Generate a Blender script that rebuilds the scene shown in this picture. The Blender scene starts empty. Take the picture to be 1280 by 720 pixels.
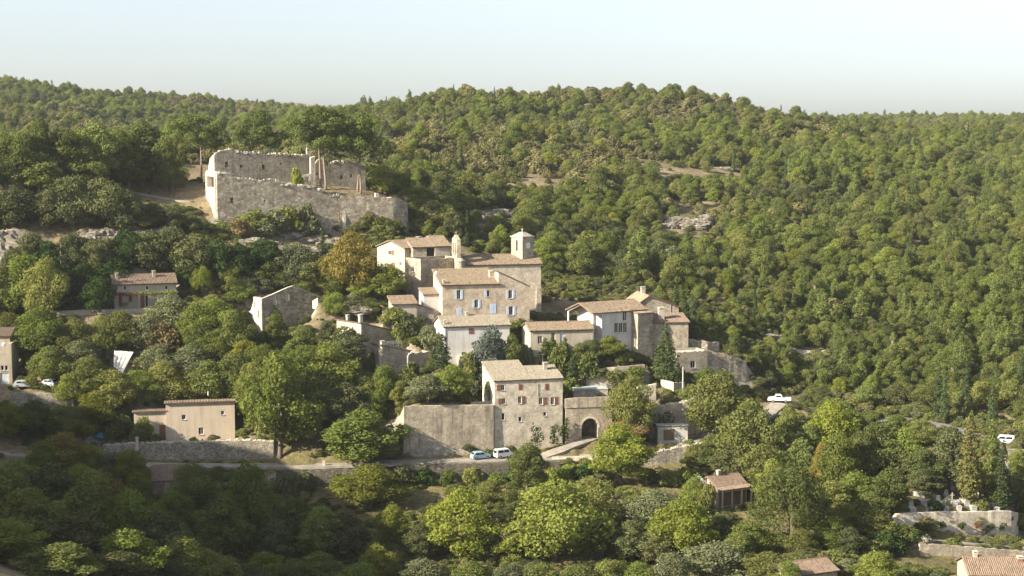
import bpy, math, random
import numpy as np
from mathutils import Vector

# ------------------------------------------------------------------ camera, sky, sun, exposure
scene = bpy.context.scene
COL = scene.collection
R = math.radians
FPX = 1900.0                       # focal length in pixels of a 1280 px wide frame
CAMZ = 60.0
PITCH = math.atan(180.0 / FPX)     # horizon at row 180 of 720
cam_d = bpy.data.cameras.new('camera')
cam_d.sensor_width = 36.0
cam_d.lens = 36.0 * FPX / 1280.0
cam_d.clip_start = 1.0
cam_d.clip_end = 20000.0
cam = bpy.data.objects.new('camera', cam_d)
COL.objects.link(cam)
cam.location = (0, 0, CAMZ)
cam.rotation_euler = (math.pi / 2 - PITCH, 0, 0)
scene.camera = cam

SUN_EL = 28.0
SUN_BACK = -27.0   # the sun stands on the left, a little on the near side of the picture plane
tosun = Vector((-math.cos(R(SUN_BACK)) * math.cos(R(SUN_EL)), math.sin(R(SUN_BACK)) * math.cos(R(SUN_EL)), math.sin(R(SUN_EL))))
world = bpy.data.worlds.new('World')
scene.world = world
world.use_nodes = True
wn = world.node_tree
sky = wn.nodes.new('ShaderNodeTexSky')
sky.sky_type = 'NISHITA'
sky.sun_disc = False
sky.sun_elevation = R(SUN_EL)
sky.sun_rotation = R(-90 + SUN_BACK)
sky.air_density = 1.0
sky.dust_density = 2.0
sky.ozone_density = 3.0
sky.altitude = 300
hs = wn.nodes.new('ShaderNodeHueSaturation')
hs.inputs['Saturation'].default_value = 0.5     # milky late-summer sky
wn.links.new(sky.outputs[0], hs.inputs['Color'])
wn.links.new(hs.outputs[0], wn.nodes['Background'].inputs[0])
wn.nodes['Background'].inputs[1].default_value = 0.086
sun_d = bpy.data.lights.new('sun', 'SUN')
sun_d.energy = 5.0
sun_d.angle = R(0.5)
sun_d.color = (1.0, 0.89, 0.71)
sun = bpy.data.objects.new('sun', sun_d)
COL.objects.link(sun)
sun.location = (-200, 300, 200)
sun.rotation_euler = tosun.to_track_quat('Z', 'Y').to_euler()
scene.view_settings.view_transform = 'Standard'
scene.view_settings.look = 'None'
scene.view_settings.gamma = 1
scene.view_settings.use_curve_mapping = False
scene.view_settings.exposure = 1.45
scene.cycles.use_denoising = True
scene.cycles.max_bounces = 5
scene.cycles.diffuse_bounces = 3
scene.cycles.transmission_bounces = 3
scene.cycles.volume_bounces = 1
scene.cycles.use_adaptive_sampling = True
scene.cycles.adaptive_threshold = 0.02

HAZE = 0.00006
random.seed(7)
RNG = np.random.default_rng(7)

# ------------------------------------------------------------------ picture <-> place
CP, SP = math.cos(PITCH), math.sin(PITCH)
def ray(px, py):
    xc = (px - 640.0) / FPX
    yc = (360.0 - py) / FPX
    return Vector((xc, CP + yc * SP, -SP + yc * CP))
def W(px, py, D):
    d = ray(px, py)
    t = D / d.y
    return Vector((d.x * t, D, CAMZ + d.z * t))
def proj(p):
    x, y, z = p[0], p[1], p[2] - CAMZ
    f = y * CP - z * SP
    u = y * SP + z * CP
    return 640 + FPX * x / f, 360 - FPX * u / f

# ------------------------------------------------------------------ object helpers
def tag(o, label=None, cat=None, group=None, kind=None):
    if label: o['label'] = label
    if cat: o['category'] = cat
    if group: o['group'] = group
    if kind: o['kind'] = kind
    return o
def empty(name, loc, rz=0.0):
    o = bpy.data.objects.new(name, None)
    COL.objects.link(o)
    o.location = loc
    o.rotation_euler = (0, 0, rz)
    o.empty_display_size = 0.5
    return o
class MB:
    def __init__(self):
        self.v = []; self.f = []; self.c = []
    def quad(self, a, b, c, d, col=None):
        n = len(self.v)
        self.v += [tuple(a), tuple(b), tuple(c), tuple(d)]
        self.f.append((n, n + 1, n + 2, n + 3)); self.c.append(col)
    def tri(self, a, b, c, col=None):
        n = len(self.v)
        self.v += [tuple(a), tuple(b), tuple(c)]
        self.f.append((n, n + 1, n + 2)); self.c.append(col)
    def hexa(self, p):
        # p: 8 points, bottom 4 ccw then top 4
        n = len(self.v)
        self.v += [tuple(q) for q in p]
        for f in ((3, 2, 1, 0), (4, 5, 6, 7), (0, 1, 5, 4), (1, 2, 6, 5), (2, 3, 7, 6), (3, 0, 4, 7)):
            self.f.append(tuple(n + i for i in f)); self.c.append(None)
    def box(self, x0, x1, y0, y1, z0, z1):
        self.hexa([(x0, y0, z0), (x1, y0, z0), (x1, y1, z0), (x0, y1, z0), (x0, y0, z1), (x1, y0, z1), (x1, y1, z1), (x0, y1, z1)])
    def tube(self, pts, rad, n=6, cap=True):
        pts = [Vector(p) for p in pts]
        rings = []
        for i, p in enumerate(pts):
            t = (pts[min(i + 1, len(pts) - 1)] - pts[max(i - 1, 0)]).normalized()
            a = t.orthogonal().normalized()
            if abs(t.z) > 0.5: a = (Vector((1, 0, 0)) - t * t.x).normalized()
            b = t.cross(a)
            base = len(self.v)
            for k in range(n):
                an = 2 * math.pi * k / n
                self.v.append(tuple(p + (a * math.cos(an) + b * math.sin(an)) * rad[i]))
            rings.append(base)
        for i in range(len(rings) - 1):
            for k in range(n):
                k2 = (k + 1) % n
                self.f.append((rings[i] + k, rings[i] + k2, rings[i + 1] + k2, rings[i + 1] + k)); self.c.append(None)
        if cap:
            self.f.append(tuple(rings[-1] + k for k in range(n))); self.c.append(None)
            self.f.append(tuple(rings[0] + k for k in reversed(range(n)))); self.c.append(None)
    def lathe(self, cx, cy, prof, n=12):
        rings = []
        for (r, z) in prof:
            rings.append(len(self.v))
            for k in range(n):
                an = 2 * math.pi * k / n
                self.v.append((cx + r * math.cos(an), cy + r * math.sin(an), z))
        for i in range(len(rings) - 1):
            for k in range(n):
                k2 = (k + 1) % n
                self.f.append((rings[i] + k, rings[i] + k2, rings[i + 1] + k2, rings[i + 1] + k)); self.c.append(None)
        self.f.append(tuple(rings[-1] + k for k in range(n))); self.c.append(None)
    def mesh(self, name, mat, smooth=False):
        me = bpy.data.meshes.new(name)
        me.from_pydata(self.v, [], self.f)
        if any(c is not None for c in self.c):
            at = me.attributes.new('lc', 'FLOAT', 'FACE')
            at.data.foreach_set('value', [0.5 if c is None else c for c in self.c])
        me.materials.append(mat)
        if smooth:
            me.polygons.foreach_set('use_smooth', [True] * len(me.polygons))
        me.update()
        return me
    def build(self, name, mat, parent=None, smooth=False):
        o = bpy.data.objects.new(name, self.mesh(name, mat, smooth))
        COL.objects.link(o)
        if parent: o.parent = parent
        return o

# ------------------------------------------------------------------ materials
def nodes(m):
    m.use_nodes = True
    nt = m.node_tree
    return nt, nt.nodes, nt.links
def newmat(name):
    m = bpy.data.materials.new(name)
    nt, N, L = nodes(m)
    return m, nt, N, L, N['Principled BSDF']
def ramp(N, L, src, stops):
    r = N.new('ShaderNodeValToRGB')
    e = r.color_ramp.elements
    while len(e) < len(stops): e.new(0.5)
    for i, (p, c) in enumerate(stops):
        e[i].position = p; e[i].color = (c[0], c[1], c[2], 1)
    L.new(src, r.inputs[0])
    return r
def noise(N, L, co, scale, detail=4, rough=0.6, vec_scale=None):
    n = N.new('ShaderNodeTexNoise')
    n.inputs['Scale'].default_value = scale
    n.inputs['Detail'].default_value = detail
    n.inputs['Roughness'].default_value = rough
    if vec_scale:
        mp = N.new('ShaderNodeMapping'); mp.inputs['Scale'].default_value = vec_scale
        L.new(co, mp.inputs[0]); L.new(mp.outputs[0], n.inputs['Vector'])
    else:
        L.new(co, n.inputs['Vector'])
    return n
def mixc(N, L, fac, a, b, mode='MIX'):
    m = N.new('ShaderNodeMix'); m.data_type = 'RGBA'; m.blend_type = mode
    if isinstance(fac, (int, float)): m.inputs[0].default_value = fac
    else: L.new(fac, m.inputs[0])
    for i, s in ((6, a), (7, b)):
        if isinstance(s, (tuple, list)): m.inputs[i].default_value = (s[0], s[1], s[2], 1)
        else: L.new(s, m.inputs[i])
    return m.outputs[2]
def stone_mat(name, ca, cb, cm, scale=2.6, bump=0.7, stain=0.5, joint=0.5, stain_col=(0.10, 0.09, 0.075), streak=0.0):
    """rubble masonry: irregular stones, paler mortar, weather stains"""
    m, nt, N, L, P = newmat(name)
    tc = N.new('ShaderNodeNewGeometry').outputs['Position']
    wob = noise(N, L, tc, 1.5, 3)
    mp = N.new('ShaderNodeMapping'); mp.inputs['Scale'].default_value = (1, 1, 1.5)
    addv = N.new('ShaderNodeVectorMath'); addv.operation = 'MULTIPLY_ADD'
    L.new(wob.outputs['Color'], addv.inputs[0]); addv.inputs[1].default_value = (0.25, 0.25, 0.25); L.new(tc, addv.inputs[2])
    L.new(addv.outputs[0], mp.inputs[0])
    vo = N.new('ShaderNodeTexVoronoi'); vo.inputs['Scale'].default_value = scale
    L.new(mp.outputs[0], vo.inputs['Vector'])
    vd = N.new('ShaderNodeTexVoronoi'); vd.feature = 'DISTANCE_TO_EDGE'; vd.inputs['Scale'].default_value = scale
    L.new(mp.outputs[0], vd.inputs['Vector'])
    sep = N.new('ShaderNodeSeparateColor'); L.new(vo.outputs['Color'], sep.inputs[0])
    c = mixc(N, L, sep.outputs[0], ca, cb)
    jr = ramp(N, L, vd.outputs['Distance'], [(0.0, (1, 1, 1)), (0.09, (0, 0, 0))])
    jm = N.new('ShaderNodeMath'); jm.operation = 'MULTIPLY'; jm.inputs[1].default_value = joint
    L.new(jr.outputs[0], jm.inputs[0])
    c = mixc(N, L, jm.outputs[0], c, cm)
    big = noise(N, L, tc, 0.22, 6, 0.7)
    br = ramp(N, L, big.outputs['Fac'], [(0.42, (0, 0, 0)), (0.72, (1, 1, 1))])
    sm = N.new('ShaderNodeMath'); sm.operation = 'MULTIPLY'; sm.inputs[1].default_value = stain
    L.new(br.outputs[0], sm.inputs[0])
    c = mixc(N, L, sm.outputs[0], c, stain_col)
    if streak:
        st = noise(N, L, tc, 1.0, 4, 0.6, (1.3, 1.3, 0.09))
        sr = ramp(N, L, st.outputs['Fac'], [(0.50, (0, 0, 0)), (0.68, (1, 1, 1))])
        s2 = N.new('ShaderNodeMath'); s2.operation = 'MULTIPLY'; s2.inputs[1].default_value = streak
        L.new(sr.outputs[0], s2.inputs[0])
        c = mixc(N, L, s2.outputs[0], c, stain_col)
    pat = noise(N, L, tc, 0.55, 5, 0.7)
    pr = ramp(N, L, pat.outputs['Fac'], [(0.35, (0.72, 0.71, 0.69)), (0.5, (1, 1, 1)), (0.68, (1.22, 1.21, 1.18))])
    c = mixc(N, L, 1.0, c, pr.outputs[0], 'MULTIPLY')
    fine = noise(N, L, tc, 3.0, 6, 0.8)
    fr = ramp(N, L, fine.outputs['Fac'], [(0.3, (0.72, 0.71, 0.69)), (0.7, (1.22, 1.22, 1.2))])
    c = mixc(N, L, 1.0, c, fr.outputs[0], 'MULTIPLY')
    L.new(c, P.inputs['Base Color'])
    P.inputs['Roughness'].default_value = 0.95
    P.inputs['Specular IOR Level'].default_value = 0.15
    hm = N.new('ShaderNodeMath'); hm.operation = 'MINIMUM'; hm.inputs[1].default_value = 0.12
    L.new(vd.outputs['Distance'], hm.inputs[0])
    ha = N.new('ShaderNodeMath'); ha.operation = 'MULTIPLY_ADD'; ha.inputs[1].default_value = 1.2
    L.new(hm.outputs[0], ha.inputs[0]); L.new(fine.outputs['Fac'], ha.inputs[2])
    bp = N.new('ShaderNodeBump'); bp.inputs['Strength'].default_value = bump; bp.inputs['Distance'].default_value = 0.18
    L.new(ha.outputs[0], bp.inputs['Height']); L.new(bp.outputs[0], P.inputs['Normal'])
    return m
def plaster_mat(name, ca, cb, scale=0.5, bump=0.25):
    m, nt, N, L, P = newmat(name)
    tc = N.new('ShaderNodeNewGeometry').outputs['Position']
    a = noise(N, L, tc, scale, 6, 0.7)
    st = noise(N, L, tc, 1.0, 4, 0.6, (1.2, 1.2, 0.12))
    ar = ramp(N, L, a.outputs['Fac'], [(0.35, (0, 0, 0)), (0.7, (1, 1, 1))])
    c = mixc(N, L, ar.outputs[0], ca, cb)
    sr = ramp(N, L, st.outputs['Fac'], [(0.45, (1, 1, 1)), (0.75, (0.8, 0.78, 0.76))])
    c = mixc(N, L, 1.0, c, sr.outputs[0], 'MULTIPLY')
    fine = noise(N, L, tc, 5.0, 5, 0.7)
    fr = ramp(N, L, fine.outputs['Fac'], [(0.3, (0.86, 0.86, 0.86)), (0.7, (1.08, 1.08, 1.08))])
    c = mixc(N, L, 1.0, c, fr.outputs[0], 'MULTIPLY')
    L.new(c, P.inputs['Base Color'])
    P.inputs['Roughness'].default_value = 0.95
    P.inputs['Specular IOR Level'].default_value = 0.15
    bp = N.new('ShaderNodeBump'); bp.inputs['Strength'].default_value = bump; bp.inputs['Distance'].default_value = 0.05
    L.new(fine.outputs['Fac'], bp.inputs['Height']); L.new(bp.outputs[0], P.inputs['Normal'])
    return m
def tile_mat(name, cols, age=0.5):
    m, nt, N, L, P = newmat(name)
    at = N.new('ShaderNodeAttribute'); at.attribute_name = 'lc'
    r = ramp(N, L, at.outputs['Fac'], [(i / (len(cols) - 1), c) for i, c in enumerate(cols)])
    tc = N.new('ShaderNodeNewGeometry').outputs['Position']
    n1 = noise(N, L, tc, 1.3, 6, 0.75)
    rr = ramp(N, L, n1.outputs['Fac'], [(0.42, (0, 0, 0)), (0.68, (1, 1, 1))])
    mm = N.new('ShaderNodeMath'); mm.operation = 'MULTIPLY'; mm.inputs[1].default_value = age
    L.new(rr.outputs[0], mm.inputs[0])
    c = mixc(N, L, mm.outputs[0], r.outputs[0], (0.15, 0.125, 0.09))
    L.new(c, P.inputs['Base Color'])
    P.inputs['Roughness'].default_value = 0.9
    P.inputs['Specular IOR Level'].default_value = 0.2
    return m
def plain_mat(name, col, rough=0.7, metal=0.0, var=0.15):
    m, nt, N, L, P = newmat(name)
    tc = N.new('ShaderNodeNewGeometry').outputs['Position']
    n1 = noise(N, L, tc, 3.0, 4, 0.6)
    r = ramp(N, L, n1.outputs['Fac'], [(0.3, tuple(c * (1 - var) for c in col)), (0.7, tuple(min(1, c * (1 + var)) for c in col))])
    L.new(r.outputs[0], P.inputs['Base Color'])
    P.inputs['Roughness'].default_value = rough
    P.inputs['Metallic'].default_value = metal
    return m
def leaf_mat(name, ca, cb, cc=None, trans=0.3):
    """ca..cb: leaf to leaf, and a shift from plant to plant"""
    m = bpy.data.materials.new(name)
    nt, N, L = nodes(m)
    N.remove(N['Principled BSDF'])
    out = N['Material Output']
    at = N.new('ShaderNodeAttribute'); at.attribute_name = 'lc'
    c = mixc(N, L, at.outputs['Fac'], ca, cb)
    oi = N.new('ShaderNodeObjectInfo')
    if cc:
        rr = ramp(N, L, oi.outputs['Random'], [(0.35, (0, 0, 0)), (1.0, (0.8, 0.8, 0.8))])
        c = mixc(N, L, rr.outputs[0], c, cc)
    ml = N.new('ShaderNodeMath'); ml.operation = 'MULTIPLY'; ml.inputs[1].default_value = 7.31
    L.new(oi.outputs['Random'], ml.inputs[0])
    fr = N.new('ShaderNodeMath'); fr.operation = 'FRACT'; L.new(ml.outputs[0], fr.inputs[0])
    vr = ramp(N, L, fr.outputs[0], [(0, (0.72, 0.74, 0.74)), (1, (1.28, 1.26, 1.22))])
    c = mixc(N, L, 1.0, c, vr.outputs[0], 'MULTIPLY')
    d = N.new('ShaderNodeBsdfDiffuse'); t = N.new('ShaderNodeBsdfTranslucent')
    L.new(c, d.inputs[0])
    c2 = mixc(N, L, 1.0, c, (1.15, 1.25, 0.6), 'MULTIPLY')
    L.new(c2, t.inputs[0])
    mx = N.new('ShaderNodeMixShader'); mx.inputs[0].default_value = trans
    L.new(d.outputs[0], mx.inputs[1]); L.new(t.outputs[0], mx.inputs[2])
    L.new(mx.outputs[0], out.inputs['Surface'])
    return m

M = {}
M['rubble'] = stone_mat('grey rubble masonry', (0.33, 0.28, 0.215), (0.50, 0.435, 0.345), (0.48, 0.43, 0.35), 2.2, 0.8, 0.55)
M['castle'] = stone_mat('castle limestone', (0.27, 0.235, 0.18), (0.58, 0.51, 0.41), (0.20, 0.17, 0.13), 1.25, 1.0, 0.6, 0.6, (0.17, 0.15, 0.12), 0.3)
M['castle_rear'] = stone_mat('grey weathered castle limestone', (0.24, 0.215, 0.18), (0.38, 0.34, 0.28), (0.20, 0.18, 0.145), 1.4, 1.0, 0.6, 0.5, (0.12, 0.11, 0.095), 0.5)
M['house_stone'] = stone_mat('pale house stone', (0.52, 0.46, 0.37), (0.66, 0.60, 0.505), (0.63, 0.575, 0.49), 2.2, 0.6, 0.42, 0.6, (0.38, 0.305, 0.225))
M['pink_stone'] = stone_mat('pinkish house stone', (0.45, 0.37, 0.28), (0.57, 0.48, 0.38), (0.52, 0.45, 0.36), 2.6, 0.45, 0.35, 0.5, (0.36, 0.29, 0.21))
M['church'] = stone_mat('church stone', (0.44, 0.385, 0.31), (0.58, 0.51, 0.415), (0.53, 0.47, 0.39), 2.2, 0.4, 0.4, 0.5, (0.30, 0.26, 0.21))
M['bigwall'] = stone_mat('stained rendered wall', (0.40, 0.345, 0.27), (0.52, 0.455, 0.365), (0.47, 0.41, 0.33), 2.0, 0.8, 0.55, 0.4, (0.19, 0.165, 0.13), 0.7)
M['drystone'] = stone_mat('dry stone wall', (0.26, 0.235, 0.195), (0.50, 0.455, 0.38), (0.09, 0.08, 0.065), 2.2, 1.0, 0.4, 0.8)
M['darkstone'] = stone_mat('dark stained stone with painted shade', (0.10, 0.092, 0.075), (0.21, 0.185, 0.15), (0.06, 0.055, 0.045), 2.0, 1.0, 0.6, 0.7, (0.06, 0.065, 0.04))  # tree shade on the road wall is put into this stone colour
M['white'] = plaster_mat('white lime plaster', (0.66, 0.64, 0.60), (0.56, 0.54, 0.50))
M['cream'] = plaster_mat('cream plaster', (0.47, 0.42, 0.335), (0.38, 0.335, 0.265))
M['beige'] = plaster_mat('beige render', (0.62, 0.525, 0.41), (0.56, 0.47, 0.37), 0.3, 0.12)
M['tile'] = tile_mat('old roman tiles', [(0.141, 0.096, 0.065), (0.256, 0.178, 0.119), (0.320, 0.244, 0.170), (0.230, 0.198, 0.143), (0.346, 0.290, 0.211)], 0.5)
M['tile_pale'] = tile_mat('pale roman tiles', [(0.230, 0.185, 0.129), (0.333, 0.284, 0.211), (0.384, 0.350, 0.279), (0.282, 0.251, 0.190), (0.410, 0.376, 0.306)], 0.35)
M['tile_red'] = tile_mat('red roman tiles', [(0.166, 0.102, 0.071), (0.243, 0.165, 0.119), (0.282, 0.208, 0.160), (0.211, 0.162, 0.122), (0.269, 0.218, 0.170)], 0.4)
M['brick'] = plain_mat('red brick inside', (0.24, 0.10, 0.075), 0.9, 0, 0.3)
M['glass'], *_x = newmat('window glass')
_P = M['glass'].node_tree.nodes['Principled BSDF']
_P.inputs['Base Color'].default_value = (0.02, 0.024, 0.03, 1); _P.inputs['Roughness'].default_value = 0.12
M['dark'] = plain_mat('near black parts and inner shade', (0.03, 0.027, 0.024), 0.95)  # also paints the shade inside the barn gap and belfry slit
M['shutter_red'] = plain_mat('red brown shutter paint', (0.23, 0.085, 0.055), 0.7)
M['shutter_blue'] = plain_mat('pale blue shutter paint', (0.46, 0.55, 0.68), 0.7)
M['shutter_pale'] = plain_mat('pale grey joinery', (0.55, 0.57, 0.58), 0.6)
M['whitepaint'] = plain_mat('white paint', (0.76, 0.76, 0.74), 0.5, 0, 0.05)
M['wood'] = plain_mat('weathered wood', (0.17, 0.115, 0.075), 0.85)
M['metal'] = plain_mat('galvanised metal', (0.42, 0.43, 0.44), 0.45, 0.6)
M['slab'] = plain_mat('dressed limestone', (0.46, 0.42, 0.35), 0.9)
M['tomb'] = plain_mat('grey tomb stone', (0.36, 0.35, 0.33), 0.85, 0, 0.35)
M['concrete'] = plain_mat('concrete', (0.42, 0.40, 0.36), 0.9, 0, 0.2)
M['bark'] = plain_mat('grey brown bark', (0.135, 0.105, 0.08), 0.95, 0, 0.35)
M['pinebark'] = plain_mat('pale pine bark', (0.23, 0.175, 0.135), 0.95, 0, 0.35)
M['pool'] = plain_mat('pale pool edge', (0.40, 0.45, 0.46), 0.6)
M['asphalt'] = plain_mat('grey asphalt', (0.16, 0.155, 0.145), 0.9, 0, 0.25)
M['board'] = plain_mat('cream boards', (0.62, 0.59, 0.52), 0.7)

# leaves
M['oak'] = leaf_mat('oak leaves', (0.102, 0.122, 0.040), (0.188, 0.210, 0.068), (0.195, 0.196, 0.066), 0.36)
M['lime'] = leaf_mat('yellow green leaves', (0.155, 0.185, 0.036), (0.240, 0.260, 0.055), (0.21, 0.20, 0.045), 0.42)
M['bright'] = leaf_mat('bright green leaves', (0.120, 0.152, 0.040), (0.196, 0.234, 0.060), (0.200, 0.216, 0.054), 0.4)
M['holm'] = leaf_mat('holm oak leaves', (0.070, 0.084, 0.038), (0.128, 0.142, 0.062), (0.125, 0.126, 0.056), 0.2)
M['pine'] = leaf_mat('pine needles', (0.092, 0.118, 0.036), (0.165, 0.192, 0.058), (0.140, 0.168, 0.058), 0.28)
M['cypress'] = leaf_mat('cypress foliage', (0.040, 0.060, 0.028), (0.078, 0.102, 0.042), None, 0.12)
M['olivecy'] = leaf_mat('olive brown cypress foliage', (0.130, 0.124, 0.044), (0.200, 0.188, 0.068), None, 0.2)
M['thuja'] = leaf_mat('dark conifer foliage', (0.052, 0.075, 0.032), (0.100, 0.128, 0.050), None, 0.12)
M['umbrella'] = leaf_mat('umbrella pine needles', (0.066, 0.092, 0.030), (0.150, 0.178, 0.050), None, 0.25)
M['gold'] = leaf_mat('turning golden leaves', (0.150, 0.122, 0.038), (0.225, 0.185, 0.056), None, 0.32)
M['olive'] = leaf_mat('grey green leaves', (0.105, 0.120, 0.062), (0.165, 0.175, 0.095), None, 0.22)
M['bluegrey'] = leaf_mat('blue grey needles', (0.095, 0.120, 0.095), (0.155, 0.185, 0.150), None, 0.15)
M['garrigue'] = leaf_mat('brown green scrub', (0.130, 0.128, 0.056), (0.205, 0.192, 0.088), (0.180, 0.160, 0.078), 0.25)
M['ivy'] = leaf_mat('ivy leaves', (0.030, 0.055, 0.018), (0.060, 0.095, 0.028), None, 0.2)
M['vine'] = leaf_mat('vine leaves', (0.12, 0.16, 0.03), (0.19, 0.22, 0.045), None, 0.35)
M['redvine'] = leaf_mat('red vine leaves', (0.16, 0.07, 0.04), (0.2, 0.12, 0.05), None, 0.3)
M['dry'] = leaf_mat('dry twigs and leaves', (0.155, 0.115, 0.058), (0.215, 0.165, 0.085), None, 0.25)
M['flower'] = leaf_mat('white blossom', (0.6, 0.6, 0.62), (0.75, 0.75, 0.74), None, 0.3)
# ------------------------------------------------------------------ building helpers
class Frame:
    """a vertical facade: origin at the front left foot, u along it, v into the building"""
    def __init__(self, px, py, D, yaw):
        self.O = W(px, py, D); self.a = R(yaw)
        self.u = Vector((math.cos(self.a), math.sin(self.a), 0))
        self.v = Vector((-math.sin(self.a), math.cos(self.a), 0))
    def hit(self, px, py, face='F', off=0.0):
        d = ray(px, py)
        if face == 'F': n, ax, O = self.v, self.u, self.O + self.v * off
        else: n, ax, O = self.u, self.v, self.O + self.u * off
        C = Vector((0, 0, CAMZ))
        t = (O - C).dot(n) / d.dot(n)
        P = C + d * t
        return (P - O).dot(ax), P.z - self.O.z
    def at(self, u, v, z):
        return self.O + self.u * u + self.v * v + Vector((0, 0, z))

def interp(prof, u):
    if u <= prof[0][0]: return prof[0][1]
    for (a, za), (b, zb) in zip(prof, prof[1:]):
        if u <= b: return za + (zb - za) * (u - a) / max(1e-6, b - a)
    return prof[-1][1]

def panel(B, org, ux, inn, prof, t, ops, zb):
    """wall with openings. prof: [(u, top)], ops: [(u0,u1,z0,z1,depth or None)]"""
    org = Vector(org); ux = Vector(ux); inn = Vector(inn)
    def pt(u, z, dep=0.0): return org + ux * u + inn * dep + Vector((0, 0, z))
    ua, ub = prof[0][0], prof[-1][0]
    def side(dep, oplist):
        cuts = sorted(set([p[0] for p in prof] + [o[0] for o in oplist] + [o[1] for o in oplist]))
        cuts = [c for c in cuts if ua - 1e-6 <= c <= ub + 1e-6]
        for a, b in zip(cuts, cuts[1:]):
            if b - a < 1e-5: continue
            m = (a + b) / 2
            z = zb
            for o in sorted([o for o in oplist if o[0] - 1e-6 <= m <= o[1] + 1e-6], key=lambda o: o[2]):
                if o[2] > z: B.quad(pt(a, z, dep), pt(b, z, dep), pt(b, o[2], dep), pt(a, o[2], dep))
                z = max(z, o[3])
            ta, tb = interp(prof, a), interp(prof, b)
            if max(ta, tb) > z + 1e-4:
                B.quad(pt(a, z, dep), pt(b, z, dep), pt(b, max(tb, z), dep), pt(a, max(ta, z), dep))
    side(0.0, ops)
    side(t, [o for o in ops if o[4] is None])
    for (a, za), (b, z2) in zip(prof, prof[1:]):
        B.quad(pt(a, za), pt(b, z2), pt(b, z2, t), pt(a, za, t))
    for u, z in (prof[0], prof[-1]):
        B.quad(pt(u, zb), pt(u, zb, t), pt(u, z, t), pt(u, z))
    for o in ops:
        u0, u1, z0, z1, dep = o
        dd = t if dep is None else dep
        B.quad(pt(u0, z0), pt(u1, z0), pt(u1, z0, dd), pt(u0, z0, dd))
        B.quad(pt(u0, z1), pt(u1, z1), pt(u1, z1, dd), pt(u0, z1, dd))
        for uu, other in ((u0, [p for p in ops if abs(p[1] - u0) < 1e-4]), (u1, [p for p in ops if abs(p[0] - u1) < 1e-4])):
            lo = z0
            for p in other: lo = max(lo, min(z1, p[3]))
            if lo < z1 - 1e-4: B.quad(pt(uu, lo), pt(uu, z1), pt(uu, z1, dd), pt(uu, lo, dd))
        if dep is not None:
            B.quad(pt(u0, z0, dd), pt(u1, z0, dd), pt(u1, z1, dd), pt(u0, z1, dd))

def pbox(B, org, ux, inn, u0, u1, d0, d1, z0, z1):
    org = Vector(org); ux = Vector(ux); inn = Vector(inn)
    def p(u, d, z): return org + ux * u + inn * d + Vector((0, 0, z))
    B.hexa([p(u0, d0, z0), p(u1, d0, z0), p(u1, d1, z0), p(u0, d1, z0), p(u0, d0, z1), p(u1, d0, z1), p(u1, d1, z1), p(u0, d1, z1)])

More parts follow.
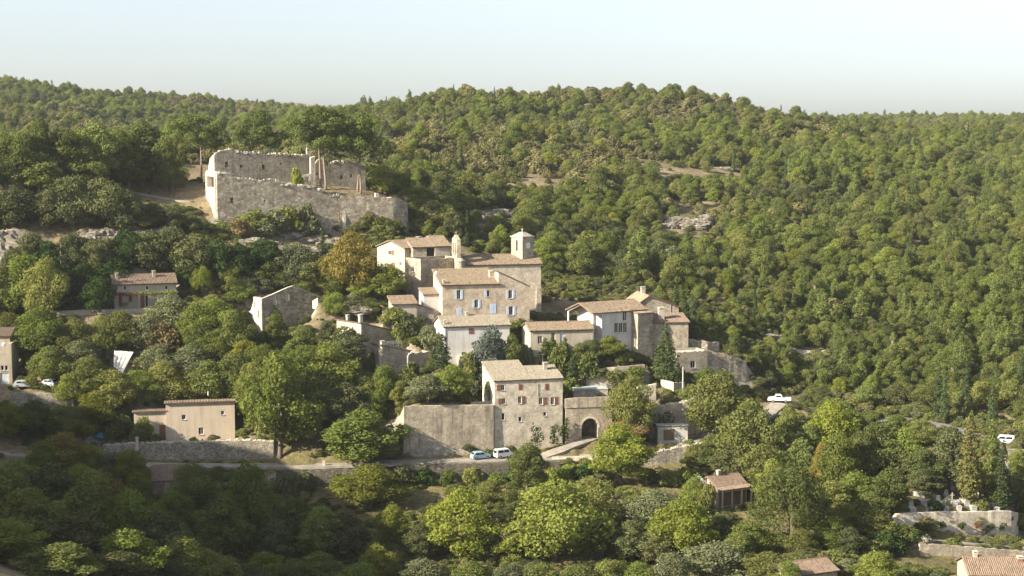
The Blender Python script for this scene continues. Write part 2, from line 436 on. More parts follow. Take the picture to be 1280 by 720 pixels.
def add_window(root, org, ux, inn, u0, u1, z0, z1, style, shm, frm='whitepaint', surround=False):
    w = u1 - u0
    dep = 0.2
    if style in ('hole', 'niche'): return
    if style == 'closed':
        B = MB(); pbox(B, org, ux, inn, u0 - 0.02, u1 + 0.02, -0.05, 0.0, z0 - 0.02, z1 + 0.02)
        for zz in (z0 + 0.18 * (z1 - z0), z0 + 0.78 * (z1 - z0)):
            pbox(B, org, ux, inn, u0, u1, -0.08, -0.05, zz, zz + 0.1)
        pbox(B, org, ux, inn, (u0 + u1) / 2 - 0.015, (u0 + u1) / 2 + 0.015, -0.075, -0.05, z0, z1)
        B.build('shutter', M[shm], root)
        if surround: surr(root, org, ux, inn, u0, u1, z0, z1)
        return
    if style in ('door', 'gate'):
        B = MB(); n = max(3, int(w / 0.2))
        for i in range(n):
            a = u0 + w * i / n
            pbox(B, org, ux, inn, a + 0.008, a + w / n - 0.008, dep - 0.06 - 0.006 * (i % 2), dep - 0.01, z0, z1)
        dr = B.build('door', M[shm], root)
        H = MB(); pbox(H, org, ux, inn, u1 - 0.16, u1 - 0.1, dep - 0.12, dep - 0.05, (z0 + z1) / 2 - 0.05, (z0 + z1) / 2 + 0.05)
        H.build('handle', M['metal'], dr)
        return
    F = MB(); e = min(0.09, w * 0.12)
    pbox(F, org, ux, inn, u0, u0 + e, dep - 0.08, dep - 0.02, z0, z1)
    pbox(F, org, ux, inn, u1 - e, u1, dep - 0.08, dep - 0.02, z0, z1)
    pbox(F, org, ux, inn, u0 + e, u1 - e, dep - 0.08, dep - 0.02, z0, z0 + e)
    pbox(F, org, ux, inn, u0 + e, u1 - e, dep - 0.08, dep - 0.02, z1 - e, z1)
    if w > 0.7: pbox(F, org, ux, inn, (u0 + u1) / 2 - 0.03, (u0 + u1) / 2 + 0.03, dep - 0.075, dep - 0.02, z0 + e, z1 - e)
    wf = F.build('window', M[frm], root)
    G = MB(); pbox(G, org, ux, inn, u0 + e * 0.5, u1 - e * 0.5, dep - 0.045, dep - 0.03, z0 + e * 0.5, z1 - e * 0.5)
    G.build('pane', M['glass'], wf)
    S = MB(); pbox(S, org, ux, inn, u0 - 0.08, u1 + 0.08, -0.09, dep - 0.08, z0 - 0.1, z0 - 0.002)
    S.build('sill', M['slab'], wf)
    sides = {'both': (0, 1), 'right': (1,), 'left': (0,), 'halfleft': (0,), 'plain': ()}[style]
    for s in sides:
        sw = w * (0.5 if style == 'both' else 0.95)
        a = u0 - sw - 0.03 if s == 0 else u1 + 0.03
        if style == 'halfleft': a = u0
        B = MB(); pbox(B, org, ux, inn, a, a + sw, -0.06, -0.015, z0, z1)
        for zz in (z0 + 0.15 * (z1 - z0), z0 + 0.8 * (z1 - z0)):
            pbox(B, org, ux, inn, a + 0.04, a + sw - 0.04, -0.085, -0.06, zz, zz + 0.09)
        B.build('shutter', M[shm], root)
    if surround and not sides: surr(root, org, ux, inn, u0, u1, z0, z1)
    elif surround: surr(root, org, ux, inn, u0, u1, z0, z1)

def surr(root, org, ux, inn, u0, u1, z0, z1):
    B = MB(); s = 0.17
    pbox(B, org, ux, inn, u0 - s, u0 - 0.005, -0.012, 0.05, z0 - s, z1 + s)
    pbox(B, org, ux, inn, u1 + 0.005, u1 + s, -0.012, 0.05, z0 - s, z1 + s)
    pbox(B, org, ux, inn, u0 - 0.005, u1 + 0.005, -0.012, 0.05, z1 + 0.005, z1 + s)
    pbox(B, org, ux, inn, u0 - 0.005, u1 + 0.005, -0.012, 0.05, z0 - s, z0 - 0.102)
    B.build('surround', M['slab'], root)

def roof_plane(root, e0, e1, r1, r0, mat, thick=0.14, seed=0):
    """sloped slab with courses of canal tiles on it"""
    e0, e1, r1, r0 = [Vector(p) for p in (e0, e1, r1, r0)]
    nrm = (e1 - e0).cross(r0 - e0).normalized()
    if nrm.z < 0: nrm = -nrm
    B = MB()
    lo = [p - nrm * thick for p in (e0, e1, r1, r0)]
    B.hexa(lo + [e0, e1, r1, r0])
    slab = B.build('roof', M['wood'] if False else M['tile_red'], root)
    rng = np.random.default_rng(seed + int(abs(e0.x * 31 + e1.y * 17 + r1.z * 7) * 10) % 9999)
    wd = (e1 - e0).length; ln = ((r0 - e0).length + (r1 - e1).length) / 2
    nc = max(2, int(wd / 0.30)); nr = max(2, int(ln / 0.42))
    ci, rj = np.meshgrid(np.arange(nc), np.arange(nr), indexing='ij')
    ci = ci.ravel(); rj = rj.ravel(); n = len(ci)
    E0, E1, R1, R0 = [np.array(p) for p in (e0, e1, r1, r0)]
    nn = np.array(nrm)
    def P(s, t):
        s = s[:, None]; t = t[:, None]
        return (E0 * (1 - s) + E1 * s) * (1 - t) + (R0 * (1 - s) + R1 * s) * t
    jit = rng.normal(0, 0.018, n) / wd
    sag = 0.05 * np.sin(ci * 0.37 + seed) * np.sin(rj * 0.5)
    verts = []
    for tt, lift in ((0, 0.05), (1, 0.012)):
        t = np.clip((rj + tt * 1.12 + (rng.normal(0, 0.05, n) if tt == 0 else 0)) / nr, -0.02, 1.0)
        for off, hh in ((-0.44, 0.0), (-0.2, 0.13), (0.2, 0.13), (0.44, 0.0)):
            s = (ci + 0.5 + off) / nc + jit
            p = P(np.clip(s, 0, 1), t) + nn * (hh + lift + 0.01 + sag * 0.5 * (hh > 0))[:, None]
            verts.append(p)
    V = np.stack(verts, 1)            # n,8,3
    faces = np.array([[0, 1, 5, 4], [1, 2, 6, 5], [2, 3, 7, 6], [0, 3, 2, 1]])
    F = (faces[None] + (np.arange(n) * 8)[:, None, None]).reshape(-1, 4)
    me = bpy.data.meshes.new('roof_tiles')
    V = V.reshape(-1, 3)
    me.vertices.add(len(V)); me.vertices.foreach_set('co', V.ravel())
    me.loops.add(F.size); me.loops.foreach_set('vertex_index', F.ravel().astype(np.int32))
    me.polygons.add(len(F)); me.polygons.foreach_set('loop_start', np.arange(0, F.size, 4, dtype=np.int32))
    lc = np.clip(rng.beta(1.6, 1.6, n), 0, 1)
    at = me.attributes.new('lc', 'FLOAT', 'FACE'); at.data.foreach_set('value', np.repeat(lc, 4).astype(np.float32))
    me.materials.append(M[mat])
    me.update(calc_edges=True)
    o = bpy.data.objects.new('roof_tiles', me); COL.objects.link(o); o.parent = slab
    o['kind'] = 'stuff'
    return slab

def chimney(root, u, v, z, w=0.6, h=1.2, mat='cream', pot=True, below=1.2):
    B = MB(); B.box(u - w / 2, u + w / 2, v - w / 2, v + w / 2, z - below, z + h)
    c = B.build('chimney', M[mat], root)
    B = MB(); B.box(u - w / 2 - 0.08, u + w / 2 + 0.08, v - w / 2 - 0.08, v + w / 2 + 0.08, z + h, z + h + 0.1)
    for sx in (-1, 1):
        for sy in (-1, 1):
            B.box(u + sx * w * 0.38 - 0.06, u + sx * w * 0.38 + 0.06, v + sy * w * 0.38 - 0.06, v + sy * w * 0.38 + 0.06, z + h + 0.1, z + h + 0.3)
    B.box(u - w / 2 - 0.1, u + w / 2 + 0.1, v - w / 2 - 0.1, v + w / 2 + 0.1, z + h + 0.3, z + h + 0.38)
    B.build('chimney_cap', M['slab'], c)
def antenna(root, u, v, z, h=2.2):
    B = MB(); B.tube([(u, v, z - 0.5), (u, v, z + h)], [0.03, 0.03], 5)
    B.tube([(u - 0.7, v, z + h - 0.1), (u + 0.7, v, z + h - 0.1)], [0.02, 0.02], 4)
    for k in range(6): B.tube([(u - 0.6 + k * 0.24, v - 0.3, z + h - 0.1), (u - 0.6 + k * 0.24, v + 0.3, z + h - 0.1)], [0.015, 0.015], 4)
    B.build('antenna', M['metal'], root)
def dish(root, u, v, z, r=0.45):
    B = MB()
    for i in range(4):
        r0, r1 = r * i / 4, r * (i + 1) / 4
        for k in range(12):
            a0, a1 = 2 * math.pi * k / 12, 2 * math.pi * (k + 1) / 12
            f = lambda rr, aa: (u + rr * math.cos(aa), v + rr * rr * 0.5, z + rr * math.sin(aa))
            B.quad(f(r0, a0), f(r1, a0), f(r1, a1), f(r0, a1))
    B.tube([(u, v + 0.02, z), (u, v + 0.25, z - 0.1), (u, v + 0.25, z - 0.6)], [0.03, 0.03, 0.03], 5)
    B.build('satellite_dish', M['whitepaint'], root)

# ------------------------------------------------------------------ what the terrain has to meet
CTRL = []           # (x, y, z)
PROTECT = []        # picture rectangles of the facades: px0, py0, px1, py1, distance
FOOT = []           # footprints: polygon in x, y
ROADS = []          # polylines in x, y with half width
def ctrl(px, py, D): p = W(px, py, D); CTRL.append((p.x, p.y, p.z)); return p

HOUSES = []
def H(**k): HOUSES.append(k)

# roof: ('shed', rise) up to the back, ('gable_u', rise) ridge along the front, ('gable_v', rise, frac) gable to the front, ('shed_u', drop) falling to the right, ('flat',)
H(name='stone_house', label='tall pale stone house with red shutters rising over the roadside wall', base=(618, 563, 301), pr=703, eave=477, yaw=16, depth=9.0,
  wu=0.52, roof=('shed', 2.55), wall='house_stone', tile='tile_pale', shut='shutter_red', surround=True,
  wins=[('F', 626, 481, 631, 488, 'left'), ('F', 648.5, 480.5, 652.5, 487, 'closed'), ('F', 681.5, 480, 685.5, 487, 'closed'),
        ('F', 627.5, 498, 632, 505, 'left'), ('F', 647.5, 495.5, 652, 504.5, 'right'), ('F', 673.5, 497, 678.5, 505.5, 'right'), ('F', 688.5, 496.5, 693, 505.5, 'right'),
        ('F', 627, 516.5, 631, 525, 'plain'), ('F', 648, 521, 652, 527, 'plain'), ('F', 679, 515, 683, 520, 'plain'), ('F', 665.5, 528, 667.5, 531, 'niche')],
  extra='main')
H(name='stone_house', label='pinkish stone house with pale blue shutters below the church', base=(553, 405, 336), pr=623, eave=357, yaw=15, depth=9.5,
  roof=('shed', 2.6), wall='pink_stone', tile='tile', shut='shutter_blue', surround=False,
  wins=[('F', 571, 362.5, 576, 374, 'both'), ('F', 608.5, 362.5, 612, 371, 'left'), ('F', 593, 374.5, 598, 385, 'both'), ('F', 571, 385, 577, 396, 'closed'), ('F', 612.5, 380, 620, 394, 'closed'),
        ('L', 546, 372, 548, 380, 'plain')], extra='blue')
H(name='village_house', label='white plastered house with pale tiled roof in front of the blue-shuttered house', base=(555, 462, 322), pr=637, eave=409, yaw=15, depth=9.5,
  roof=('gable_u', 1.7), wall='white', tile='tile_pale', shut='shutter_red',
  wins=[('F', 586, 410.5, 592, 417, 'closed'), ('F', 577, 440, 582.5, 452, 'plain'), ('F', 605, 440, 612, 456, 'door')], extra='white')
H(name='village_house', label='low house with white gable and long tiled roof beside the portico house', base=(663, 447, 322), pr=741, eave=414, yaw=12, depth=8.0,
  roof=('gable_u', 1.25), wall='cream', tile='tile', shut='shutter_pale',
  wins=[('F', 672, 420, 678, 430, 'plain'), ('F', 689, 415, 694, 432, 'plain'), ('F', 700, 415, 706, 430, 'door')], extra=None)
H(name='portico_house', label='white house with a deep roof overhang carried on a white post', base=(752, 447, 329), pr=806, eave=391, yaw=34, depth=9.0,
  roof=('gable_u', 1.7), ovl=3.0, wall='white', tile='tile', shut='shutter_pale',
  wins=[('F', 768, 403.5, 773, 416, 'plain'), ('F', 773.5, 403.5, 778.5, 416, 'plain'), ('F', 779, 403.5, 784, 416, 'plain'), ('F', 778.5, 389, 783.5, 401, 'plain')], extra='portico')
H(name='stone_house', label='grey stone gabled house with square chimney behind the portico house', base=(790, 425, 343), pr=848, eave=385, yaw=10, depth=10,
  roof=('gable_v', 2.6, 0.36), wall='rubble', tile='tile', shut='shutter_red', wins=[('F', 822, 393, 825, 399, 'plain')], extra='gabled')
H(name='stone_house', label='low grey stone house with a tall chimney beside the conical conifer', base=(806, 452, 335), pr=860, eave=404, yaw=8, depth=6,
  roof=('shed', 1.2), wall='rubble', tile='tile_red', shut='shutter_red', wins=[('F', 810, 411, 817, 421, 'left')], extra='lowgrey')
H(name='stone_house', label='low flat stone house with one dark window beside the sloping ruined wall', base=(846, 472, 328), pr=884, eave=440, yaw=22, depth=5,
  roof=('flat', 1), wall='rubble', tile='tile', shut='shutter_red', wins=[('F', 863, 451, 869, 460, 'plain')], extra=None)
H(name='farmhouse', label='cream farmhouse with vine pergola and two chimneys under the dark cliff', base=(143, 386, 339), pr=221, eave=356, yaw=20, depth=7.5,
  roof=('gable_u', 1.7), wall='cream', tile='tile_red', shut='shutter_red',
  wins=[('F', 154, 357.5, 158, 362.5, 'plain'), ('F', 182, 357.5, 186, 362.5, 'plain'), ('F', 206, 357, 210, 362, 'plain'),
        ('F', 148, 369, 153, 383, 'door'), ('F', 161, 369, 165, 377, 'closed'), ('F', 176, 368.5, 180.5, 384, 'closed'), ('F', 181.5, 369, 185.5, 384, 'plain'), ('F', 204, 368, 212, 381, 'closed')], extra='farm')
H(name='modern_house', label='plain beige rendered house with three small windows above the dry stone wall', base=(208, 552, 302), pr=294, eave=505, yaw=12, depth=8,
  roof=('shed', -0.9), wall='beige', tile='tile', shut='shutter_red',
  wins=[('F', 227, 518.5, 232.5, 524.5, 'plain'), ('F', 276, 513.5, 280.5, 518.5, 'plain'), ('F', 248, 534.5, 254.5, 543, 'plain')], extra='beige')
H(name='stone_house', label='rubble house with one sunlit gable below the sloping lane roof', base=(452, 447, 326), pr=495, eave=405, yaw=40, depth=9.5,
  roof=('shed_u', 2.4), wall='rubble', tile='tile', shut='shutter_red', wins=[('F', 476, 426, 480, 430, 'plain')], extra='slope')
H(name='garage_house', label='small grey house with roof terrace, white railing and drainpipe', base=(478, 474, 318), pr=513, eave=433, yaw=30, depth=5.5,
  roof=('shed_u', 1.6), wall='rubble', tile='tile', shut='shutter_pale', wins=[('F', 488, 456, 492, 461, 'plain')], extra='garage')
H(name='outhouse', label='tiny tiled house with sunlit end wall left of the blue-shuttered house', base=(491, 399, 333), pr=521, eave=381, yaw=15, depth=5.0,
  roof=('shed', 1.2), wall='cream', tile='tile', shut='shutter_red', wins=[], extra='out')
H(name='stone_house', label='sunlit corner house with hipped tile roof right under the castle wall', base=(506, 350, 366), pr=541, eave=311, yaw=42, depth=11.0,
  roof=('gable_u', 1.6), wall='cream', tile='tile', shut='shutter_red',
  wins=[('L', 485, 313, 489, 319, 'plain'), ('L', 489.5, 313, 492.5, 319, 'closed'), ('L', 489, 328, 494, 338, 'door'), ('L', 499, 327, 502, 333, 'plain'), ('F', 524, 314, 527, 318, 'plain')], extra='corner')
H(name='barn', label='open-fronted barn with a small tiled roof next to the bell gable', base=(544, 340, 366), pr=563, eave=308.5, yaw=18, depth=7.0,
  roof=('shed', 1.9), wall='cream', tile='tile', shut='shutter_red', wins=[], extra='barn')
H(name='stone_house', label='roofless brown stone house with sunlit left wall under the bell gable', base=(526, 372, 350), pr=576, eave=324, yaw=36, depth=6.5,
  roof=('flat',), wall='rubble', tile='tile', shut='shutter_red', wins=[('L', 514.5, 333, 517.5, 340, 'plain'), ('F', 548, 345, 550.5, 349, 'niche')], extra=None)
H(name='cottage', label='tile-roofed cottage with arched porch at the foot of the village', base=(897, 634, 274), pr=933, eave=611, yaw=28, depth=6.0,
  roof=('gable_u', 1.5), wall='cream', tile='tile_red', shut='shutter_red', wins=[('F', 902, 614, 909, 630, 'niche'), ('F', 911.5, 613.5, 919.5, 630, 'niche'), ('F', 922, 614, 929, 630, 'niche')], extra='cottage')
H(name='barn', label='old barn with sagging tiled roof below the dry stone wall', base=(191, 619, 283), pr=226, eave=602, yaw=12, depth=6.5,
  roof=('shed', 1.5), wall='rubble', tile='tile_red', shut='wood', wins=[('F', 193, 606, 206, 612, 'niche')], extra='oldbarn')
H(name='hut', label='tiny stone hut with one dark window among the bushes', base=(152, 628, 280), pr=185, eave=612, yaw=6, depth=3.5,
  roof=('shed', 0.5), wall='rubble', tile='tile_red', shut='wood', wins=[('F', 162, 616, 167, 622, 'plain')], extra=None)
H(name='village_house', label='cream house cut by the photo edge above the parked silver car', base=(-40, 482, 313), pr=15, eave=441, yaw=8, depth=8,
  roof=('flat',), wall='cream', tile='tile', shut='shutter_pale', wins=[('F', 1, 457, 5, 463, 'plain'), ('F', 6, 457, 10, 463, 'plain'), ('F', 0, 466, 12, 480, 'gate')], extra='edge')
H(name='village_house', label='house with red tiled roof and two chimneys beside the dry meadow', base=(1212, 742, 226), pr=1300, eave=719, yaw=-3, depth=8,
  roof=('gable_u', 1.7), wall='cream', tile='tile_red', shut='shutter_red', wins=[('F', 1240, 724, 1246, 734, 'plain')], extra='corner_right')
H(name='shed', label='low shed with dark red roof beside the bushy round tree', base=(984, 742, 226), pr=1046, eave=722, yaw=24, depth=6.5,
  roof=('gable_u', 1.0), wall='rubble', tile='tile_red', shut='shutter_red', wins=[], extra='lowshed')
H(name='shed', label='small shed with a steep pale panel roof in the thicket', base=(139, 478, 317), pr=158, eave=462, yaw=38, depth=3.6,
  roof=('panel',), wall='rubble', tile='tile_pale', shut='wood', wins=[], extra='panel')

for h in HOUSES:
    fr = h['fr'] = Frame(*h['base'], h['yaw'])
    h['w'] = fr.hit(h['pr'], h['base'][1])[0]
    h['h'] = fr.hit(h['base'][0], h['eave'])[1]
    w, d = h['w'], h['depth']
    nu = max(2, int(w / 3))
    for u in [w * q / nu for q in range(nu + 1)]:
        for vv in (-1.3, -0.45, 1.2):
            p = fr.at(u, vv, 0); CTRL.append((p.x, p.y, p.z - 0.1))
        p = fr.at(u, d, 0); CTRL.append((p.x, p.y, p.z + 0.6))
    FOOT.append([fr.at(u, v, 0).xy for u, v in ((-1.2, -1.6), (w + 1.2, -1.6), (w + 1.2, d + 1), (-1.2, d + 1))])
    c = [proj(fr.at(u, v, z)) for u in (0, w) for v in (0, d * 0.6) for z in (h['h'] * 0.18, h['h'] + 1.5)]
    PROTECT.append((min(q[0] for q in c), min(q[1] for q in c), max(q[0] for q in c), max(q[1] for q in c), fr.O.y))

def inside(poly, x, y):
    n = len(poly); c = False
    for i in range(n):
        x1, y1 = poly[i]; x2, y2 = poly[(i + 1) % n]
        if (y1 > y) != (y2 > y) and x < (x2 - x1) * (y - y1) / (y2 - y1) + x1: c = not c
    return c
WALLS = []
def WL(**k): WALLS.append(k)
# nodes: (px, py top, py foot, distance)
WL(name='retaining_wall', label='tall rendered garden wall streaked dark, beside the red-shuttered house', nodes=[(499, 521, 572, 298.2), (505, 508, 573, 295.6), (540, 507.5, 571, 297.0), (580, 507, 569, 298.9), (617, 506.5, 565, 300.6)], t=1.0, mat='bigwall', jit=0.06, keep=True)
WL(name='retaining_wall', label='long dry stone wall with pale coping under the beige house', nodes=[(128, 557, 578, 298.5), (180, 554, 579, 298), (240, 553, 579, 297.5), (300, 551, 578, 297.5), (342, 552, 577, 298)], t=0.8, mat='drystone', jit=0.12, keep=True, coping=True)
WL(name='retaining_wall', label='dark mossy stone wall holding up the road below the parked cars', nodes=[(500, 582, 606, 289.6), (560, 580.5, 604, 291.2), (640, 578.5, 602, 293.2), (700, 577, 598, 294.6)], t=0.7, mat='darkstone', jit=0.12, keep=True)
WL(name='retaining_wall', label='stone wall with broken top beside the lane right of the archway', nodes=[(786, 571, 588, 296.5), (820, 566, 584, 297), (848, 559, 581, 298), (886, 554, 580, 299)], t=0.7, mat='drystone', jit=0.2, keep=True, coping=True)
WL(name='retaining_wall', label='ivy-hung terrace wall under the utility pole', nodes=[(812, 512, 552, 309), (842, 505, 552, 308.5), (862, 501, 550, 308.5), (884, 494, 548, 310)], t=1.0, mat='rubble', jit=0.25, keep=True, coping=True)
WL(name='terrace_wall', label='grey terrace wall below the conifers next to the archway', nodes=[(733, 462, 487, 318), (768, 459, 487, 318), (806, 456, 485, 320)], t=0.6, mat='rubble', jit=0.05, keep=True)
WL(name='terrace_wall', label='small pale wall end standing at the top of the lane', nodes=[(797, 483, 500, 311), (820, 480, 503, 312)], t=0.6, mat='house_stone', jit=0.06, keep=True)
WL(name='terrace_wall', label='low sunlit wall at the foot of the conical conifer', nodes=[(826, 474, 482, 319), (842, 478, 491, 316), (856, 478, 490, 319)], t=0.5, mat='cream', jit=0.04, keep=False)
WL(name='ruined_wall', label='long sloping ruined stone wall right of the village houses', nodes=[(881, 437, 474, 331.5), (905, 443, 478, 333), (922, 448, 482, 334.4), (933, 452, 484, 335.4)], t=0.9, mat='castle', jit=0.22, keep=True)
WL(name='ruined_wall', label='broken stone wall standing behind the sloping ruined wall', nodes=[(846, 421, 446, 339), (872, 425, 446, 338), (884, 426, 446, 338), (899, 428, 442, 340)], t=0.9, mat='castle', jit=0.35, keep=True)
WL(name='cemetery_wall', label='pale stone cemetery wall with bushes growing from its face', nodes=[(1112, 654, 657, 263), (1121, 643, 659, 263.2), (1180, 640, 668, 266.2), (1230, 640, 673, 268.8), (1264, 639, 676, 270.6), (1273, 641, 678, 276)], t=0.7, mat='house_stone', jit=0.08, keep=True)
WL(name='retaining_wall', label='shaded low wall between the cemetery path and the meadow', nodes=[(1150, 680, 695, 252), (1200, 683, 698, 253.5), (1290, 690, 706, 256)], t=0.6, mat='rubble', jit=0.1, keep=True)
WL(name='retaining_wall', label='sunlit rubble wall below the road near the tall cypresses', nodes=[(1258, 563, 592, 291), (1275, 562, 592, 291), (1300, 563, 594, 291)], t=0.7, mat='drystone', jit=0.12, keep=True)
WL(name='retaining_wall', label='rough wall under the parked silver car', nodes=[(16, 491, 508, 306), (60, 492, 522, 306), (92, 494, 524, 307)], t=0.8, mat='drystone', jit=0.2, keep=True)
WL(name='terrace_wall', label='low pale wall in front of the cream farmhouse', nodes=[(60, 389, 397, 332), (85, 388, 396, 332), (145, 386.5, 392, 333), (205, 385, 391, 335)], t=0.5, mat='cream', jit=0.05, keep=True)
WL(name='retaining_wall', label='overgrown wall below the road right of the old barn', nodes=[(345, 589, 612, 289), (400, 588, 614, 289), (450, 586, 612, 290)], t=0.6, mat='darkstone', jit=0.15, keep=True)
WL(name='lane_parapet', label='pale parapet along the bend of the lane', nodes=[(690, 571, 577, 296.2), (720, 571, 577, 296.5), (760, 568, 574, 297), (784, 566, 572, 297.6)], t=0.4, mat='house_stone', jit=0.04, keep=False)
WL(name='lane_parapet', label='sunlit low wall on the hillside track', nodes=[(996, 437, 441, 368), (1010, 438, 442, 368), (1032, 438, 442, 369)], t=0.5, mat='slab', jit=0.1, keep=False)
for wl in WALLS:
    nd = wl['nodes']; pts = [(W(a, t, D), W(a, b, D)) for a, t, b, D in nd]
    wl['pts'] = pts
    dense = []
    for (t0, b0), (t1, b1) in zip(pts, pts[1:]):
        n = max(1, int((b1 - b0).length / 2.2))
        dense += [(t0.lerp(t1, q / n), b0.lerp(b1, q / n)) for q in range(n)]
    for (pt_, pb) in dense + [pts[-1]]:
        CTRL.append((pb.x, pb.y - 1.4, pb.z - 0.1)); CTRL.append((pb.x, pb.y - 0.45, pb.z - 0.1))
        if any(inside(f, pb.x, pb.y + wl['t'] + 1.2) for f in FOOT[:len(HOUSES)]): continue
        if wl['keep']: CTRL.append((pb.x, pb.y + wl['t'] + 1.2, pt_.z - 0.35))
        else: CTRL.append((pb.x, pb.y + wl['t'] + 0.8, pb.z))
    PROTECT.append((min(n[0] for n in nd), min(n[1] for n in nd) - 2, max(n[0] for n in nd), max(n[2] for n in nd) - 4, nd[0][3]))
    FOOT.append([(pts[0][1].x - .3, pts[0][1].y - 1.2), (pts[-1][1].x + .3, pts[-1][1].y - 1.2), (pts[-1][1].x + .3, pts[-1][1].y + 1.5), (pts[0][1].x - .3, pts[0][1].y + 1.5)])

PROTECT += [(1242, 541, 1266, 557, 301), (960, 489, 988, 503, 330), (588, 559, 645, 576, 294.5), (16, 477, 68, 491, 308.5)]    # parked vehicles
ROADSPEC = [
 ('road', 1.9, [(-60, 566, 288), (0, 566, 289), (60, 571, 289.5), (120, 578, 290.5), (185, 581, 292.5), (260, 582, 292.5), (340, 582, 293), (400, 581, 292.6), (450, 579, 292.4), (500, 577, 292.6), (560, 576, 294.0), (620, 574.5, 295.7), (690, 573, 297.4), (730, 570.5, 299), (780, 565.5, 300.5), (830, 558.5, 303), (880, 549, 307), (930, 534, 315), (960, 516, 324), (974, 504, 330)]),
 ('lane', 1.7, [(668, 573, 298.5), (690, 566.5, 299.8), (712, 557, 302.5), (734, 549, 305.5), (740, 546, 309)]),
 ('road', 2.2, [(985, 545, 311), (1020, 541, 314), (1060, 531, 320), (1130, 524, 325), (1175, 531, 319), (1225, 548, 307), (1300, 566, 297)]),
 ('path', 1.1, [(1098, 667, 257.5), (1150, 675, 258.2), (1200, 679, 260), (1290, 686, 263)]),
 ('lane', 1.5, [(800, 512, 313), (822, 497, 315), (838, 482, 320)]),
 ('path', 1.4, [(165, 240, 396), (200, 247, 392), (240, 252, 389)]),
]
for nm, hw, pts in ROADSPEC:
    P3 = [W(*p) for p in pts]
    ROADS.append((nm, hw, P3))
    for i, p in enumerate(P3):
        q = P3[min(i + 1, len(P3) - 1)] - P3[max(i - 1, 0)]
        s = Vector((-q.y, q.x, 0)).normalized()
        for k in (-1, 0, 1): CTRL.append((p.x + s.x * k * hw * 1.05, p.y + s.y * k * hw * 1.05, p.z - 0.12))

# castle hill
CASTLE = Frame(271, 279, 378, 22)
for px, py, D in [(252, 281, 377.5), (271, 281, 376.5), (310, 284, 380), (350, 287, 384), (390, 291, 387), (424, 301, 386), (470, 312, 381), (500, 312, 384), (520, 306, 393), (450, 310, 382), (530, 290, 402),
                  (300, 232, 390), (345, 234, 396), (400, 243, 394), (430, 243.5, 396), (470, 246, 399), (300, 228, 404), (380, 228, 408), (460, 240, 404), (490, 248, 402), (300, 222, 425), (400, 225, 425), (240, 230, 412)]: ctrl(px, py, D)
